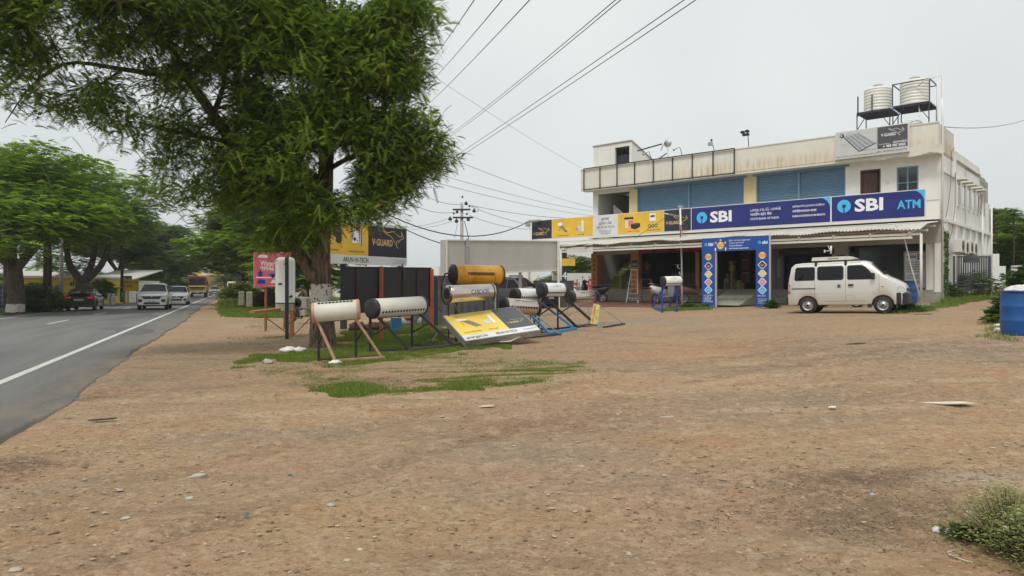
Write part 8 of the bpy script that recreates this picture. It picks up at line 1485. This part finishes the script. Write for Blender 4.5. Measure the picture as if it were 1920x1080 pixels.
def ds(t, w_, h, d_): q = MB('textwhite'); f = Face((w_*.2, -.01, h-2.0), (1, 0, 0), (0, 0, 1), q); f.text('4', 0, 0, .5, 'textwhite', 1); f.rect(-.1, .9, .9, 1.4, 'signyellow', 1); q.build('lettering', t)
bbox_w('dark_board', 'tall dark notice board with a yellow corner behind the billboard post', 'board', 1051, 1063, 468, 545, 48, .2, 'signblack', extra=ds); bbox_w('dark_low_wall', 'long low black wall behind the white kangaroo tank', 'wall', 1000, 1076, 526, 550, 38, .2, 'darkwall'); bbox_w('small_white_hut', 'small white hut with dark openings left of the painted wall', 'building', 1037, 1058, 506, 545, 58, 3, 'offwhite')
for (u, vt, lab, mt) in ((950, 520, 'white stone post with a red top behind the orange tank', 'white'), (954, 522, 'plain white stone post beside the red-topped one', 'white')):
    p = at(u, 555, 38); t = T('kerb_post', lab, 'post', p, 0, 'small white posts behind the tanks'); h = (555-vt)/FP*38; MB('white').box(-.05, .05, -.05, .05, -.3, h).build('shaft', t)
    if 'red' in lab: MB('salmon').box(-.055, .055, -.055, .055, h-.25, h+.002).build('top', t)
# wrapped vehicle / blue bin behind the bench frames
p = gp(740, 622); t = T('blue_bin', 'small bright blue plastic bin on the grass behind the black bench frame', 'bin', p+Vector((0, .3, 0))); MB('bluepaint').bbox(-.16, .16, -.12, .12, 0, .40, .02).build('body', t); MB('windblue').bbox(-.17, .17, -.13, .13, .40, .44, .01).build('rim', t)
p = gp(690, 620); t = T('scrap_pile', 'dark heap of scrap and stones on the grass behind the pink bench frame', 'scrap', p); m = MB('dirtpile'); [m.blob((random.Random(i).uniform(-.6, .6), random.Random(i+9).uniform(-.2, .2), .12), (.22, .18, .16), 9, 6, jit=.35, seed=i) for i in range(6)]; m.build('heap', t)
p = gp(770, 612); t = T('broken_concrete', 'rusty broken concrete pipe lying in the grass under the black frame', 'rubble', p); MB('concrete').path([(-.35, 0, .18), (.4, .05, .18)], .17, 14).build('pipe', t); MB('rust').blob((.0, -.1, .30), (.25, .1, .07), 9, 6, jit=.4).build('rust_cap', t)
p = gp(812, 640); t = T('steel_foot', 'small white metal foot bracket lying by the leaning sign', 'bracket', p); m = MB('galv'); m.bar((-.15, .0, .03), (.12, -.1, .03), .09, .03); m.bar((0, -.03, .04), (.25, .2, .45), .03); m.build('bracket', t)
mk('mossy', (.22, .21, .13), .9, var=.3, scale=5, col2=(.34, .33, .27), bump=.4, bscale=10)
# garden verge stones and milestone on the right of the far road
for (u, v, Y, lab) in ((453, 566, 50, 'weathered yellowish milestone on the grassy verge'), (468, 568, 47, 'mossy broken stone beside the milestone on the verge')): p = at(u, v, Y); t = T('verge_stone', lab, 'stone', p, .3, 'stones on the right verge'); MB('mossy').bbox(-.20, .20, -.15, .15, -.3, .75 if 'mile' in lab else .5, .06).build('block', t)
t = T('verge_cart', 'dark covered cart parked on the right verge far down the road', 'cart', at(447, 552, 75)); m = MB('dark'); m.bbox(-.9, .9, -.5, .5, .6, 1.1, .06); m.build('tarpaulin', t); q = MB('greywall'); [q.box(x-.04, x+.04, -.04, .04, -.2, .6) for x in (-.7, .7)]; q.build('leg', t)

hz = MB('white'); hz.box(-905, 905, -305, 1505, -1.2, 30); ho = hz.build('haze'); ho['kind'] = 'stuff'
hm = D.materials.new('haze_air'); hm.use_nodes = True; hn = hm.node_tree; hn.nodes.clear(); hout = N(hn, 'ShaderNodeOutputMaterial'); hv = N(hn, 'ShaderNodeVolumePrincipled'); hv.inputs['Color'].default_value = (.93, .95, .96, 1); hv.inputs['Density'].default_value = .00055; hv.inputs['Anisotropy'].default_value = .2
L(hn, hv.outputs[0], hout.inputs['Volume']); ho.data.materials.clear(); ho.data.materials.append(hm)
